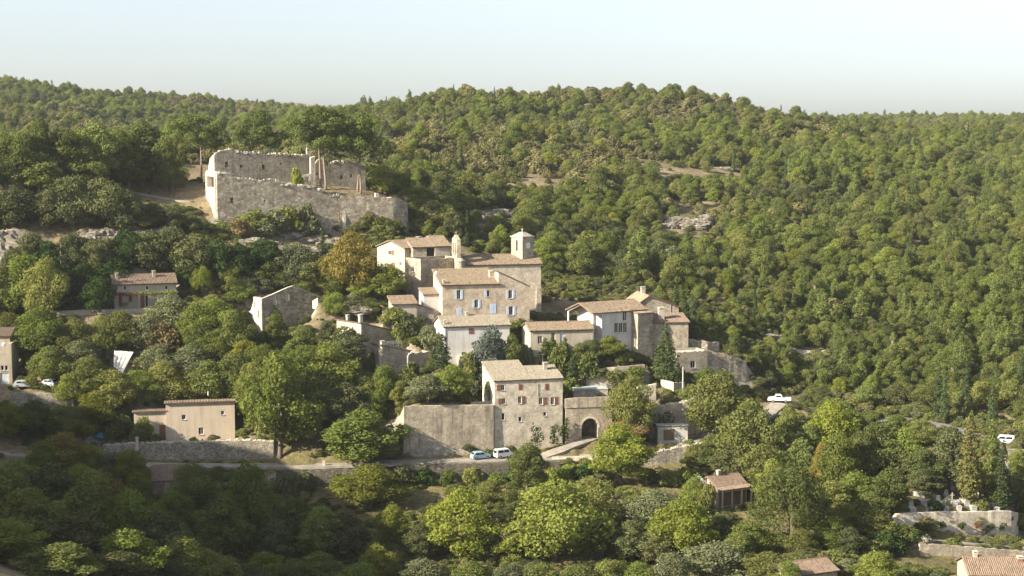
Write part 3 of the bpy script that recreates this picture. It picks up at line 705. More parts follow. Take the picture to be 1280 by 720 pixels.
# the rest of the village hill, valley and hillsides
for px, py, D in [(312, 425, 340), (330, 426, 341), (365, 425, 346), (402, 422, 350), (340, 424, 352), (580, 398, 351), (630, 398, 354), (678, 398, 357), (700, 551, 305), (768, 549, 306), (600, 380, 366)]: ctrl(px, py, D)
for px, py, D in [
  (20, 600, 268), (100, 620, 262), (0, 540, 296), (60, 545, 297), (110, 540, 300), (130, 500, 309), (40, 440, 322), (100, 440, 322), (60, 395, 338), (20, 400, 338), (250, 470, 318), (300, 470, 318), (340, 500, 308), (400, 480, 312), (420, 540, 301), (460, 500, 308), (170, 470, 314), (250, 430, 326), (330, 430, 328), (240, 390, 338), (280, 395, 338),
  (20, 335, 348), (20, 275, 358), (60, 330, 349), (60, 280, 360), (120, 330, 350), (120, 277, 360), (180, 332, 352), (180, 280, 362), (230, 335, 354), (230, 282, 366), (280, 340, 354), (330, 335, 356), (290, 300, 366), (380, 335, 358), (430, 330, 362), (440, 365, 350), (400, 375, 345),
  (30, 245, 375), (100, 245, 378), (150, 245, 384), (60, 215, 395), (150, 215, 402), (230, 225, 405), (20, 200, 420), (120, 195, 430), (220, 200, 440), (330, 205, 450), (440, 215, 450),
  (580, 508, 305), (530, 511, 303), (560, 480, 312), (600, 470, 316), (520, 430, 326), (510, 410, 330), (640, 470, 318), (690, 470, 320), (720, 470, 322), (600, 395, 345), (640, 397, 346), (676, 398, 350), (690, 400, 352), (700, 390, 360), (560, 345, 360),
  (560, 300, 395), (600, 320, 392), (640, 335, 390), (700, 350, 392), (760, 370, 385), (850, 385, 375), (880, 420, 355), (940, 450, 350), (900, 400, 368), (960, 440, 365), (950, 480, 340), (880, 500, 318), (900, 520, 314), (940, 545, 308), (960, 590, 290), (900, 590, 290), (840, 600, 286), (780, 600, 286), (720, 610, 284), (640, 615, 284), (560, 615, 284), (480, 620, 284), (400, 625, 281), (330, 625, 281), (260, 625, 281),
  (760, 500, 312), (780, 540, 304), (790, 500, 314), (860, 470, 326), (840, 545, 307),
  (1000, 500, 335), (1040, 510, 332), (1100, 500, 342), (1180, 500, 342), (1260, 510, 335), (1000, 460, 355), (1100, 470, 355), (1200, 470, 360), (1280, 475, 362), (1000, 560, 300), (1060, 570, 298), (1120, 570, 298), (1180, 585, 290), (1240, 590, 287), (1130, 615, 280), (1180, 622, 277), (1240, 622, 277), (1290, 620, 280), (1040, 620, 280), (1000, 650, 268), (1060, 660, 266), (1100, 690, 252), (1150, 700, 247), (1200, 712, 243), (1280, 716, 242),
  (950, 680, 256), (860, 680, 256), (760, 680, 258), (660, 680, 258), (560, 685, 256), (460, 690, 254), (360, 690, 254), (260, 690, 254), (900, 725, 240), (700, 725, 240), (500, 725, 240), (300, 725, 240),
  # right hillside
  (560, 255.0, 450), (640, 290.0, 440), (720, 310.0, 430), (800, 330.0, 420), (900, 350.0, 410), (1000, 390.0, 400), (1100, 400.0, 405), (1200, 420.0, 400), (1300, 430.0, 400),
  (560, 215.0, 520), (650, 240.0, 510), (750, 255.0, 500), (850, 275.0, 490), (950, 295.0, 480), (1100, 320.0, 470), (1280, 340.0, 470),
  (540, 180.0, 600), (640, 185.0, 610), (760, 190.0, 610), (880, 205.0, 590), (1000, 225.0, 580), (1150, 245.0, 570), (1300, 260.0, 570),
  (520, 169.0, 700), (620, 158.5, 720), (740, 163.7, 710), (860, 169.0, 700), (980, 170.0, 690), (1120, 195.0, 680), (1300, 205.0, 680),
  (470, 152.6, 800), (540, 131.2, 820), (620, 122.0, 830), (720, 121.2, 820), (850, 126.6, 800), (940, 135.6, 800), (1060, 163.8, 790), (1160, 172.6, 800), (1300, 176.2, 820),
  (470, 163.9, 960), (620, 153.6, 980), (800, 153.9, 960), (1000, 174.0, 950), (1200, 185.9, 960),
  (1160, 162.6, 1250), (1280, 158.6, 1250), (1000, 170.6, 1250),
  # far hill on the left
  (0, 190.0, 560), (150, 195.0, 560), (300, 190.0, 580), (420, 170.0, 640), (0, 182.5, 760), (150, 182.5, 760), (300, 182.1, 780), (420, 166.6, 800), (0, 143.6, 980), (120, 141.6, 980), (220, 141.6, 980), (300, 148.4, 990), (380, 155.3, 1000),
  (0, 119.9, 1120), (80, 121.9, 1120), (160, 119.9, 1120), (240, 127.9, 1120), (330, 143.6, 1150), (400, 149.1, 1200), (200, 134.9, 1350), (340, 134.9, 1500), (420, 140.9, 1500), (0, 138.9, 1500),
  ]: ctrl(px, py, D)
CTRL += [(0, -60, 62), (0, -12, 58.6), (0, 3, 58.0), (0, 100, 25.3), (0, 170, 2.0), (0, 205, -7.5), (0, 222, -9.5), (70, 222, -9), (-40, 222, -8), (40, 205, -9), (75, 180, -2), (90, 100, 25), (-45, 100, 26), (150, 0, 55), (-150, -40, 66),
  (-45, 195, 1), (-48, 170, 9), (-60, 200, 5), (-75, 225, 3), (-66, 170, 15), (-62, 150, 20), (-90, 190, 14), (-95, 225, 9), (-110, 260, 8),
  (-125, 160, 62), (-130, 200, 62), (-135, 240, 50), (-145, 275, 33), (-160, 240, 66), (-160, 190, 68), (-185, 215, 66), (-170, 290, 40), (-140, 310, 18), (-160, 335, 32), (-180, 350, 46), (-190, 300, 60), (-250, 250, 78), (-250, 350, 74), (-170, 375, 56), (-230, 420, 68), (-200, 480, 60), (-330, 600, 70), (-450, 900, 110), (-600, 500, 90), (-700, 1200, 150), (-200, 100, 60), (-160, 370, 50),
  (130, 240, -8), (160, 260, -6), (200, 240, -6), (150, 300, 0), (200, 330, 5), (250, 400, 16), (300, 500, 40), (400, 600, 62), (500, 800, 80), (200, 150, 10), (300, 200, 0), (700, 900, 90), (700, 400, 40), (0, 1700, 80), (600, 1700, 90), (-600, 1700, 120)]

# ------------------------------------------------------------------ terrain surface
_c = {}
for x, y, z in CTRL:
    k = (round(x / 0.35), round(y / 0.35))
    _c.setdefault(k, []).append((x, y, z))
C3 = np.array([np.mean(v, 0) for v in _c.values()])
def _solve():
    n = len(C3)
    d = np.sqrt(((C3[:, None, :2] - C3[None, :, :2]) ** 2).sum(-1))
    A = np.zeros((n + 3, n + 3)); A[:n, :n] = d
    A[np.arange(n), np.arange(n)] -= 0.08     # slight smoothing
    A[:n, n] = 1; A[:n, n + 1:] = C3[:, :2]; A[n, :n] = 1; A[n + 1:, :n] = C3[:, :2].T
    b = np.concatenate([C3[:, 2], [0, 0, 0]])
    return np.linalg.solve(A, b)
RBF = _solve()
def zt(x, y):
    x = np.atleast_1d(np.asarray(x, float)); y = np.atleast_1d(np.asarray(y, float))
    out = np.empty(len(x))
    n = len(C3)
    for i in range(0, len(x), 4000):
        s = slice(i, i + 4000)
        d = np.sqrt((x[s, None] - C3[None, :, 0]) ** 2 + (y[s, None] - C3[None, :, 1]) ** 2)
        out[s] = d @ RBF[:n] + RBF[n] + RBF[n + 1] * x[s] + RBF[n + 2] * y[s]
    far = np.clip((y - 420) / 300, 0, 1)
    out += far * (1.6 * np.sin(x * 0.043 + y * 0.021) + 1.2 * np.sin(x * 0.09 - y * 0.05 + 1.3) + 2.0 * np.sin(x * 0.017 + 2) )
    return out
def zt1(x, y): return float(zt(x, y)[0])
def ground_hit(px, py, lo=225.0, hi=460.0):
    """where the line of sight meets the terrain"""
    ds = np.arange(lo, hi, 1.0)
    d = ray(px, py)
    xs = d.x * ds / d.y; zs = CAMZ + d.z * ds / d.y
    g = zt(xs, ds)
    k = np.nonzero(zs < g)[0]
    D = ds[k[0]] if len(k) else hi
    return d.x * D / d.y, D

def axis(parts):
    out = []
    for a, b, s in parts: out += list(np.arange(a, b, s))
    return np.array(out + [parts[-1][1]])
gx = axis([(-900, -300, 30), (-300, -140, 5), (-140, 140, 1.0), (140, 300, 5), (300, 900, 30)])
gy = axis([(-80, 140, 8), (140, 220, 3), (220, 412, 1.0), (412, 520, 3), (520, 1000, 8), (1000, 2200, 40)])
GX, GY = np.meshgrid(gx, gy, indexing='xy')
GZ = zt(GX.ravel(), GY.ravel()).reshape(GX.shape)
GZ += (0.10 * np.sin(GX * 1.7 + GY * 0.9) + 0.08 * np.sin(GX * 0.8 - GY * 1.9)) * ((GY > 230) & (GY < 412))
nx, ny = len(gx), len(gy)
me = bpy.data.meshes.new('terrain')
V = np.stack([GX, GY, GZ], -1).reshape(-1, 3)
ii = (np.arange(ny - 1)[:, None] * nx + np.arange(nx - 1)[None]).ravel()
F = np.stack([ii, ii + 1, ii + nx + 1, ii + nx], 1)
me.vertices.add(len(V)); me.vertices.foreach_set('co', V.ravel())
me.loops.add(F.size); me.loops.foreach_set('vertex_index', F.ravel().astype(np.int32))
me.polygons.add(len(F)); me.polygons.foreach_set('loop_start', np.arange(0, F.size, 4, dtype=np.int32))
me.polygons.foreach_set('use_smooth', np.ones(len(F), bool))
me.update(calc_edges=True)
m, nt, N, L, P = newmat('dry hillside soil, grass and limestone')
tc = N.new('ShaderNodeNewGeometry')
n1 = noise(N, L, tc.outputs['Position'], 0.08, 6, 0.7)
n2 = noise(N, L, tc.outputs['Position'], 0.9, 6, 0.75)
n3 = noise(N, L, tc.outputs['Position'], 0.35, 5, 0.65)
c = ramp(N, L, n1.outputs['Fac'], [(0.35, (0.125, 0.12, 0.06)), (0.5, (0.21, 0.175, 0.11)), (0.65, (0.31, 0.25, 0.17))]).outputs[0]
r2 = ramp(N, L, n2.outputs['Fac'], [(0.3, (0.55, 0.55, 0.5)), (0.7, (1.25, 1.2, 1.15))]).outputs[0]
c = mixc(N, L, 1.0, c, r2, 'MULTIPLY')
sp = N.new('ShaderNodeSeparateXYZ'); L.new(tc.outputs['Position'], sp.inputs[0])
az = N.new('ShaderNodeMath'); az.operation = 'MULTIPLY_ADD'; az.inputs[1].default_value = 9.0   # valley meadow, ragged upper edge
L.new(n3.outputs['Fac'], az.inputs[0]); L.new(sp.outputs['Z'], az.inputs[2])
mr = N.new('ShaderNodeMapRange'); mr.inputs[1].default_value = 1.5; mr.inputs[2].default_value = 6.0; mr.inputs[3].default_value = 1.0; mr.inputs[4].default_value = 0.0
L.new(az.outputs[0], mr.inputs[0])
gr = ramp(N, L, n2.outputs['Fac'], [(0.3, (0.075, 0.075, 0.03)), (0.5, (0.15, 0.13, 0.058)), (0.7, (0.26, 0.215, 0.11))]).outputs[0]
c = mixc(N, L, mr.outputs[0], c, gr)
sx = N.new('ShaderNodeSeparateXYZ'); L.new(tc.outputs['Normal'], sx.inputs[0])
ad = N.new('ShaderNodeMath'); ad.operation = 'MULTIPLY_ADD'; ad.inputs[1].default_value = 0.25
L.new(n3.outputs['Fac'], ad.inputs[0]); L.new(sx.outputs['Z'], ad.inputs[2])
rk = ramp(N, L, ad.outputs[0], [(0.74, (1, 1, 1)), (0.86, (0, 0, 0))]).outputs[0]
rc = ramp(N, L, n2.outputs['Fac'], [(0.35, (0.16, 0.14, 0.115)), (0.65, (0.42, 0.37, 0.30))]).outputs[0]
c = mixc(N, L, rk, c, rc)
L.new(c, P.inputs['Base Color']); P.inputs['Roughness'].default_value = 1.0; P.inputs['Specular IOR Level'].default_value = 0.1
bp = N.new('ShaderNodeBump'); bp.inputs['Strength'].default_value = 1.0; bp.inputs['Distance'].default_value = 0.5
L.new(n2.outputs['Fac'], bp.inputs['Height']); L.new(bp.outputs[0], P.inputs['Normal'])
me.materials.append(m)
terrain = bpy.data.objects.new('terrain', me); COL.objects.link(terrain); tag(terrain, kind='structure')

# ------------------------------------------------------------------ roads and paths
m, nt, N, L, P = newmat('pale worn asphalt and gravel')
tc = N.new('ShaderNodeNewGeometry')
n1 = noise(N, L, tc.outputs['Position'], 0.5, 6, 0.7)
L.new(ramp(N, L, n1.outputs['Fac'], [(0.35, (0.19, 0.17, 0.14)), (0.65, (0.31, 0.28, 0.23))]).outputs[0], P.inputs['Base Color'])
P.inputs['Roughness'].default_value = 0.95
M['gravel'] = m
for nm, hw, P3 in ROADS:
    pts = []
    for a, b in zip(P3, P3[1:]):
        n = max(1, int((b - a).length / 1.5))
        pts += [a.lerp(b, k / n) for k in range(n)]
    pts.append(P3[-1])
    for _ in range(3):
        pts = [pts[0]] + [(pts[i - 1] + pts[i] * 2 + pts[i + 1]) / 4 for i in range(1, len(pts) - 1)] + [pts[-1]]
    B = MB(); rows = []
    for i, p in enumerate(pts):
        q = pts[min(i + 1, len(pts) - 1)] - pts[max(i - 1, 0)]
        s = Vector((-q.y, q.x, 0)).normalized()
        h1 = hw * (1 + 0.10 * math.sin(i * 0.9) + random.uniform(-0.05, 0.05))
        zz = Vector((0, 0, 0.06)); dn = Vector((0, 0, -0.45))
        rows.append([p + s * h1 + dn, p + s * h1 + zz, p + zz * 1.6, p - s * h1 + zz, p - s * h1 + dn])
    for a, b in zip(rows, rows[1:]):
        for k in range(4): B.quad(a[k], a[k + 1], b[k + 1], b[k])
    o = B.build(nm, M['asphalt'] if P3[0].x > 50 and nm == 'road' else M['gravel']); tag(o, kind='structure')
# ------------------------------------------------------------------ leaf clusters
def leaf_arrays(rng, lobes, n, size, up=0.15, spread=1.05, inner=0.12, aspect=(0.55, 1.0), squash=None):
    """lobes: array (cx,cy,cz,rx,ry,rz). returns quads (n,4,3) and a value per leaf"""
    lobes = np.asarray(lobes, float)
    area = (lobes[:, 3] * lobes[:, 4] + lobes[:, 3] * lobes[:, 5]); pr = area / area.sum()
    k = rng.choice(len(lobes), int(n * 1.7), p=pr)
    d = rng.normal(size=(len(k), 3)); d /= np.linalg.norm(d, axis=1)[:, None]
    d[:, 2] += up; d /= np.linalg.norm(d, axis=1)[:, None]
    rad = np.where(rng.random(len(k)) < inner, rng.uniform(0.3, 0.8, len(k)), np.clip(rng.normal(0.97, 0.17, len(k)), 0.5, 1.45))
    p = lobes[k, :3] + d * lobes[k, 3:6] * rad[:, None]
    # drop most leaves buried inside other lobes
    q = (p[:, None, :] - lobes[None, :, :3]) / lobes[None, :, 3:6]
    ins = ((q ** 2).sum(-1) < 0.55).any(1)
    keep = (~ins) | (rng.random(len(k)) < 0.16)
    p, d, k = p[keep][:n], d[keep][:n], k[keep][:n]
    nn = d + rng.normal(0, spread * 0.6, d.shape); nn /= np.linalg.norm(nn, axis=1)[:, None]
    t = np.cross(nn, rng.normal(size=nn.shape)); t /= np.linalg.norm(t, axis=1)[:, None] + 1e-9
    b = np.cross(nn, t)
    s = size * rng.uniform(0.55, 1.35, len(p)); asp = rng.uniform(*aspect, len(p))
    t = t * (s * 0.5)[:, None]; b = b * (s * asp * 0.5)[:, None]
    Q = np.stack([p - t * 1.1, p - b + nn * (s * 0.10)[:, None], p + t * 1.1, p + b + nn * (s * 0.10)[:, None]], 1)
    lv = rng.random(len(lobes)) * 0.45
    return Q, np.clip(lv[k] + rng.random(len(p)) * 0.6, 0, 1)
def quads_mesh(name, Q, lc, mat):
    n = len(Q)
    me = bpy.data.meshes.new(name)
    me.vertices.add(n * 4); me.vertices.foreach_set('co', Q.reshape(-1))
    me.loops.add(n * 4); me.loops.foreach_set('vertex_index', np.arange(n * 4, dtype=np.int32))
    me.polygons.add(n); me.polygons.foreach_set('loop_start', np.arange(0, n * 4, 4, dtype=np.int32))
    at = me.attributes.new('lc', 'FLOAT', 'FACE'); at.data.foreach_set('value', lc.astype(np.float32))
    me.materials.append(M[mat]); me.update(calc_edges=True)
    return me
def leaf_object(name, lobes, n, size, mat, seed=1, parent=None, **k):
    Q, lc = leaf_arrays(np.random.default_rng(seed), lobes, n, size, **k)
    o = bpy.data.objects.new(name, quads_mesh(name, Q, lc, mat)); COL.objects.link(o)
    if parent: o.parent = parent
    return o

# ------------------------------------------------------------------ houses
def block(root, u0, v0, w, d, z0, h, roof, wall, tile, ops_F=(), ops_L=(), ops_R=(), zb=-3.5, ov=0.35, ovl=None, ovf=None):
    """one rectangular volume of a house in the house's own frame"""
    t = 0.4
    ovl = ov if ovl is None else ovl
    ovf = ov if ovf is None else ovf
    kind = roof[0]
    top = z0 + h
    if kind == 'gable_v':
        ap = w * roof[2]
        pf = [(0, top), (ap, top + roof[1]), (w, top + roof[1] * roof[3] if len(roof) > 3 else top)]; pb = pf; pl = [(0, top), (d, top)]; pr_ = [(0, pf[-1][1]), (d, pf[-1][1])]
    elif kind == 'gable_u':
        pf = pb = [(0, top), (w, top)]; pl = pr_ = [(0, top), (d / 2, top + roof[1]), (d, top)]
    elif kind == 'shed':
        pf = [(0, top), (w, top)]; pb = [(0, top + roof[1]), (w, top + roof[1])]; pl = pr_ = [(0, top), (d, top + roof[1])]
    elif kind == 'shed_u':
        pf = pb = [(0, top), (w, top - roof[1])]; pl = [(0, top), (d, top)]; pr_ = [(0, top - roof[1]), (d, top - roof[1])]
    else:
        pf = pb = [(0, top), (w, top)]; pl = pr_ = [(0, top), (d, top)]
    if kind == 'flat':
        rr = random.Random(int(w * 100))
        pf = [(w * i / 12, top + rr.uniform(-0.25, 0.12)) for i in range(13)]
    B = MB()
    panel(B, (u0, v0, 0), (1, 0, 0), (0, 1, 0), pf, t, list(ops_F), z0 + zb)
    panel(B, (u0, v0 + d, 0), (1, 0, 0), (0, -1, 0), pb, t, [], z0 + zb)
    pl2 = [(t, interp(pl, t))] + [p for p in pl if t < p[0] < d - t] + [(d - t, interp(pl, d - t))]
    pr2 = [(t, interp(pr_, t))] + [p for p in pr_ if t < p[0] < d - t] + [(d - t, interp(pr_, d - t))]
    panel(B, (u0, v0, 0), (0, 1, 0), (1, 0, 0), pl2, t, list(ops_L), z0 + zb)
    panel(B, (u0 + w, v0, 0), (0, 1, 0), (-1, 0, 0), pr2, t, list(ops_R), z0 + zb)
    wl = B.build('wall', M[wall], root)
    g = 0.16
    x0, x1, y0, y1 = u0 - ovl, u0 + w + ov, v0 - ovf, v0 + d + ov
    if kind == 'gable_u':
        s = roof[1] / (d / 2); zr = top + roof[1] + g; ym = v0 + d / 2
        roof_plane(root, (x0, y0, top - s * ovf + g), (x1, y0, top - s * ovf + g), (x1, ym, zr), (x0, ym, zr), tile)
        roof_plane(root, (x1, y1, top - s * ov + g), (x0, y1, top - s * ov + g), (x0, ym, zr), (x1, ym, zr), tile)
        B = MB(); B.tube([(x0 + (x1 - x0) * k / 16, ym, zr + 0.06 + 0.02 * (k % 2)) for k in range(17)], [0.13] * 17, 6); B.build('ridge_tiles', M[tile], root)
    elif kind == 'shed':
        s = roof[1] / d
        roof_plane(root, (x0, y0, top - s * ovf + g), (x1, y0, top - s * ovf + g), (x1, y1, top + roof[1] + s * ov + g), (x0, y1, top + roof[1] + s * ov + g), tile)
    elif kind == 'shed_u':
        s = roof[1] / w
        roof_plane(root, (x1, y0 + ovf, top - roof[1] - s * ov + g), (x1, y1, top - roof[1] - s * ov + g), (x0, y1, top + s * ovl + g), (x0, y0 + ovf, top + s * ovl + g), tile)
    elif kind == 'gable_v':
        ap = u0 + w * roof[2]; zr = top + roof[1] + g
        sl = roof[1] / (w * roof[2]); zr_end = pf[-1][1]; sr = (top + roof[1] - zr_end) / (w * (1 - roof[2]))
        roof_plane(root, (x0, y1, top - sl * ovl + g), (x0, y0, top - sl * ovl + g), (ap, y0, zr), (ap, y1, zr), tile)
        roof_plane(root, (x1, y0, zr_end - sr * ov + g), (x1, y1, zr_end - sr * ov + g), (ap, y1, zr), (ap, y0, zr), tile)
    elif kind == 'flat' and len(roof) > 1:
        B = MB(); B.box(u0 + t, u0 + w - t, v0 + t, v0 + d - t, top - 0.6, top - 0.4); B.build('roof', M['concrete'], root)
    return wl

def conv(fr, h, face, x0, y0, x1, y1, off=0.0):
    a = fr.hit(x0, y0, face, off); b = fr.hit(x1, y1, face, off)
    return min(a[0], b[0]), max(a[0], b[0]), min(a[1], b[1]), max(a[1], b[1])

for h in HOUSES:
    fr, w, d, hh = h['fr'], h['w'], h['depth'], h['h']
    root = empty(h['name'], fr.O, fr.a)
    tag(root, h['label'], h['name'].split('_')[-1] if h['name'] not in ('farmhouse', 'outhouse') else 'house')
    h['root'] = root
    opsF, opsL, draw = [], [], []
    for (face, x0, y0, x1, y1, st) in h['wins']:
        u0, u1, z0, z1 = conv(fr, h, face, x0, y0, x1, y1)
        op = (u0, u1, z0, z1, None if st == 'hole' else (0.395 if st == 'niche' else 0.2))
        (opsF if face == 'F' else opsL).append(op)
        draw.append((face, u0, u1, z0, z1, st))
    ex = h['extra']
    ht = h['roof']
    if ex == 'main':
        # two volumes of different depth behind one facade
        w1 = w * 0.53
        cut = lambda a, b: [(max(a, o[0]) - a, min(b, o[1]) - a, *o[2:]) for o in opsF if o[0] >= a and o[1] <= b]
        gate = [fr.hit(608.5, 505, 'L')[0], 0]
        block(root, 0, 0, w1, 9.2, 0, hh, ('shed', 2.5), h['wall'], h['tile'], cut(0, w1), ov=0.25)
        block(root, w1 + 0.002, 0, w - w1, 6.2, 0, hh, ('shed', 1.65), h['wall'], h['tile'], cut(w1, w), ov=0.25)
        chimney(root, w * 0.83, 4.2, hh + 1.4, 0.75, 1.1)
        antenna(root, w * 0.80, 4.4, hh + 1.4, 3.2)
        B = MB()
        for k in range(5):
            z = 1.0 + k * 0.3
            B.box(w * 0.635 - 0.05, w * 0.635 + 0.05, -0.1, -0.002, hh - 3.4 + k * 0.55, hh - 3.0 + k * 0.55)
        B.build('drainpipe', M['concrete'], root)
        B = MB(); B.box(-4.2, -0.05, 2.4, 2.8, 6.2, 9.6); B.box(-4.2, -3.8, 2.8, 6.0, 6.2, 9.2); B.build('garden_wall', M['cream'], root)
    elif ex == 'portico':
        block(root, 0, 0, w, d, 0, hh, ht, h['wall'], h['tile'], opsF, opsL, ovl=h['ovl'], ov=0.5)
        B = MB(); B.box(-2.55, -2.3, -0.2, 0.05, -0.8, hh - 0.15); B.build('post', M['whitepaint'], root)
        B = MB(); B.box(-2.55, -2.3, d - 0.1, d + 0.15, -0.8, hh - 0.15); B.build('post', M['whitepaint'], root)
        B = MB(); B.tube([(-2.45, -0.1, hh - 0.25), (-2.45, d / 2, hh + 1.5), (-2.45, d, hh - 0.25)], [0.11] * 3, 5)
        B.tube([(-2.45, -0.1, hh - 0.3), (w * 0.3, -0.1, hh - 0.3)], [0.1] * 2, 5); B.build('beam', M['whitepaint'], root)
        B = MB(); B.tube([(-2.4, -0.12, 4.6), (1.2, -0.12, 3.4)], [0.05] * 2, 5); B.tube([(-2.4, -0.12, 3.2), (1.2, -0.12, 3.2)], [0.05] * 2, 5)
        for k in range(8): B.tube([(-2.3 + k * 0.5, -0.12, 1.9), (-2.3 + k * 0.5, -0.12, 3.0)], [0.03] * 2, 4)
        B.build('railing', M['whitepaint'], root)
        # sail-like awning
        B = MB(); B.tri((0.2, -0.5, 3.9), (2.3, -0.6, 5.0), (2.2, -0.5, 2.9)); B.tri((0.2, -0.46, 3.9), (2.2, -0.46, 2.9), (2.3, -0.56, 5.0))
        B.build('awning', M['whitepaint'], root)
        # stone stair tower on the right end
        block(root, w - 3.8, -2.2, 4.2, 4.5, 0, hh - 0.7, ('shed', 0.5), 'rubble', h['tile'], [(3.2, 3.9, 3.0, 6.3, 0.2)], ov=0.12)
        B = MB(); B.box(-0.6, 0.15, 2.0, 4.2, -2, hh - 0.2); B.build('pier', M['cream'], root)
    else:
        block(root, 0, 0, w, d, 0, hh, ht if ht[0] != 'panel' else ('flat', 1), h['wall'], h['tile'], opsF, opsL)
    for (face, u0, u1, z0, z1, st) in draw:
        if face == 'F': add_window(root, (0, 0, 0), (1, 0, 0), (0, 1, 0), u0, u1, z0, z1, st, h['shut'], surround=h.get('surround', False))
        else: add_window(root, (0, 0, 0), (0, 1, 0), (1, 0, 0), u0, u1, z0, z1, st, h['shut'])
    if ex == 'blue':
        u2, _ = fr.hit(662, 400); wz = fr.hit(623, 341)[1]; we = fr.hit(662, 359)[1]
        ops2 = []; dr2 = []
        for (x0, y0, x1, y1, st) in [(635.5, 362.5, 640.5, 373, 'both'), (636, 383, 641.5, 394, 'both')]:
            a = conv(fr, h, 'F', x0, y0, x1, y1); ops2.append((a[0] - w, a[1] - w, a[2], a[3], 0.2)); dr2.append((*a, st))
        block(root, w + 0.002, 0, u2 - w, 8.0, 0, wz, ('shed_u', wz - we), h['wall'], h['tile'], ops2, ov=0.1, ovf=0.0, ovl=0.0)
        for a in dr2: add_window(root, (0, 0, 0), (1, 0, 0), (0, 1, 0), a[0], a[1], a[2], a[3], a[4], h['shut'])
        chimney(root, w - 0.6, 4.0, hh + 1.2, 1.1, 1.3, 'pink_stone')
        chimney(root, 0.5, 0.6, hh + 0.2, 0.5, 0.7, 'cream')
        block(root, -3.6, 3.2, 3.6 - 0.002, 5.0, 0, hh * 0.72, ('shed', 1.0), 'white', h['tile'], ov=0.2)
        dish(root, -0.3, 4.6, hh + 2.4)
    elif ex == 'white':
        chimney(root, w * 0.42, 4.4, hh + 1.5, 0.6, 0.9)
        B = MB(); B.tube([(0.25, -0.06, -1), (0.25, -0.06, hh)], [0.07] * 2, 6); B.build('drainpipe', M['whitepaint'], root)
        chimney(root, 0.3, 0.8, hh + 0.2, 0.35, 0.9, 'concrete')
        B = MB(); B.box(w * 0.2, w + 0.5, -2.2, -0.02, -3.0, 3.0); B.build('annex', M['cream'], root)
        B = MB(); B.box(w * 0.26, w * 0.32, -2.26, -2.21, 0.6, 2.5); B.build('shutter', M['shutter_pale'], root)
    elif ex == 'gabled':
        chimney(root, w * 0.36, 5.5, hh + 2.7, 0.9, 1.2, 'cream')
        antenna(root, w * 0.30, 7, hh + 2.4, 1.8)
        B = MB(); B.tube([(w * 0.82, -0.08, 2), (w * 0.82, -0.08, hh + 0.6)], [0.06] * 2, 5); B.build('drainpipe', M['concrete'], root)
        block(root, w * 0.55, -0.9, w * 0.75, 4.0, 0, hh * 0.60, ('flat', 1), 'rubble', h['tile'])
    elif ex == 'lowgrey':
        chimney(root, w * 0.42, 2.2, hh + 0.4, 1.25, 2.5, 'cream', below=2.0)
    elif ex == 'farm':
        chimney(root, 0.9, 2.2, hh + 0.9, 0.6, 1.2, 'rubble'); chimney(root, w * 0.66, 2.4, hh + 1.0, 0.65, 1.4, 'cream')
        B = MB()
        for k in range(7): B.box(k * w / 6 - 0.06, k * w / 6 + 0.06, -2.2, -0.02, hh * 0.6, hh * 0.6 + 0.12)
        B.box(-0.1, w + 0.1, -2.2, -2.08, hh * 0.6 - 0.14, hh * 0.6 - 0.002); B.build('pergola', M['wood'], root)
        for k in (0.02, 0.38, 0.68, 0.97):
            B = MB(); B.box(w * k - 0.14, w * k + 0.14, -2.25, -1.97, -0.8, hh * 0.6 - 0.145); B.build('column', M['cream'], root)
        lob = [(w * (i + 0.5) / 16, -1.3, hh * 0.63, 0.6, 1.1, 0.28) for i in range(16)]
        leaf_object('pergola_vine', lob[:6], 320, 0.34, 'redvine', 5, root); leaf_object('pergola_vine', lob[6:], 620, 0.34, 'vine', 6, root)
    elif ex == 'beige':
        u1 = fr.hit(168, 551)[0]; h2 = fr.hit(190, 515.5)[1]
        a = conv(fr, h, 'F', 199, 531.5, 207, 549)
        block(root, u1, 0.3, -u1 - 0.002, 7.0, 0, h2, ('shed', -0.7), h['wall'], h['tile'], [(a[0] - u1, a[1] - u1, max(0.02, a[2]), a[3], 0.2)])
        add_window(root, (0, 0.3, 0), (1, 0, 0), (0, 1, 0), a[0], a[1], max(0.02, a[2]), a[3], 'door', 'shutter_red')
        B = MB(); B.tube([(w * 0.62, 4, hh + 0.8), (w * 0.62, 4, hh + 1.6)], [0.12] * 2, 7); B.build('flue', M['whitepaint'], root)
    elif ex == 'slope':
        chimney(root, 0.5, 1.0, hh + 0.2, 0.75, 1.4, 'house_stone'); chimney(root, 1.2, 7.0, hh + 0.2, 0.6, 0.8, 'house_stone')
        B = MB(); B.box(-0.05, -0.005, 0, d, hh - 2.6, hh + 0.3); B.build('plaster_band', M['cream'], root)
    elif ex == 'garage':
        block(root, w - 0.6, -0.4, 5.2, 5.0, 0, hh * 0.74, ('flat', 1), 'rubble', h['tile'])
        B = MB()
        z = hh + 0.05
        for k in range(9): B.tube([(0.6 + k * 0.65, 2.6, z - 0.9), (0.6 + k * 0.65, 2.6, z + 0.5)], [0.035] * 2, 4)
        for zz in (0.0, 0.25, 0.5): B.tube([(0.6, 2.6, z + zz), (5.8, 2.6, z + zz)], [0.05] * 2, 4)
        B.build('railing', M['whitepaint'], root)
        B = MB(); B.tube([(w + 0.2, -0.5, hh * 0.8), (w - 0.9, -0.5, hh * 0.66), (w - 0.9, -0.5, -0.5)], [0.09] * 3, 6); B.build('drainpipe', M['whitepaint'], root)
        B = MB(); B.box(w + 0.4, w + 1.9, -0.46, -0.405, 0, 2.6); B.build('door', M['dark'], root)
        chimney(root, 0.5, 0.9, hh + 0.1, 0.7, 0.6, 'house_stone', below=0.8)
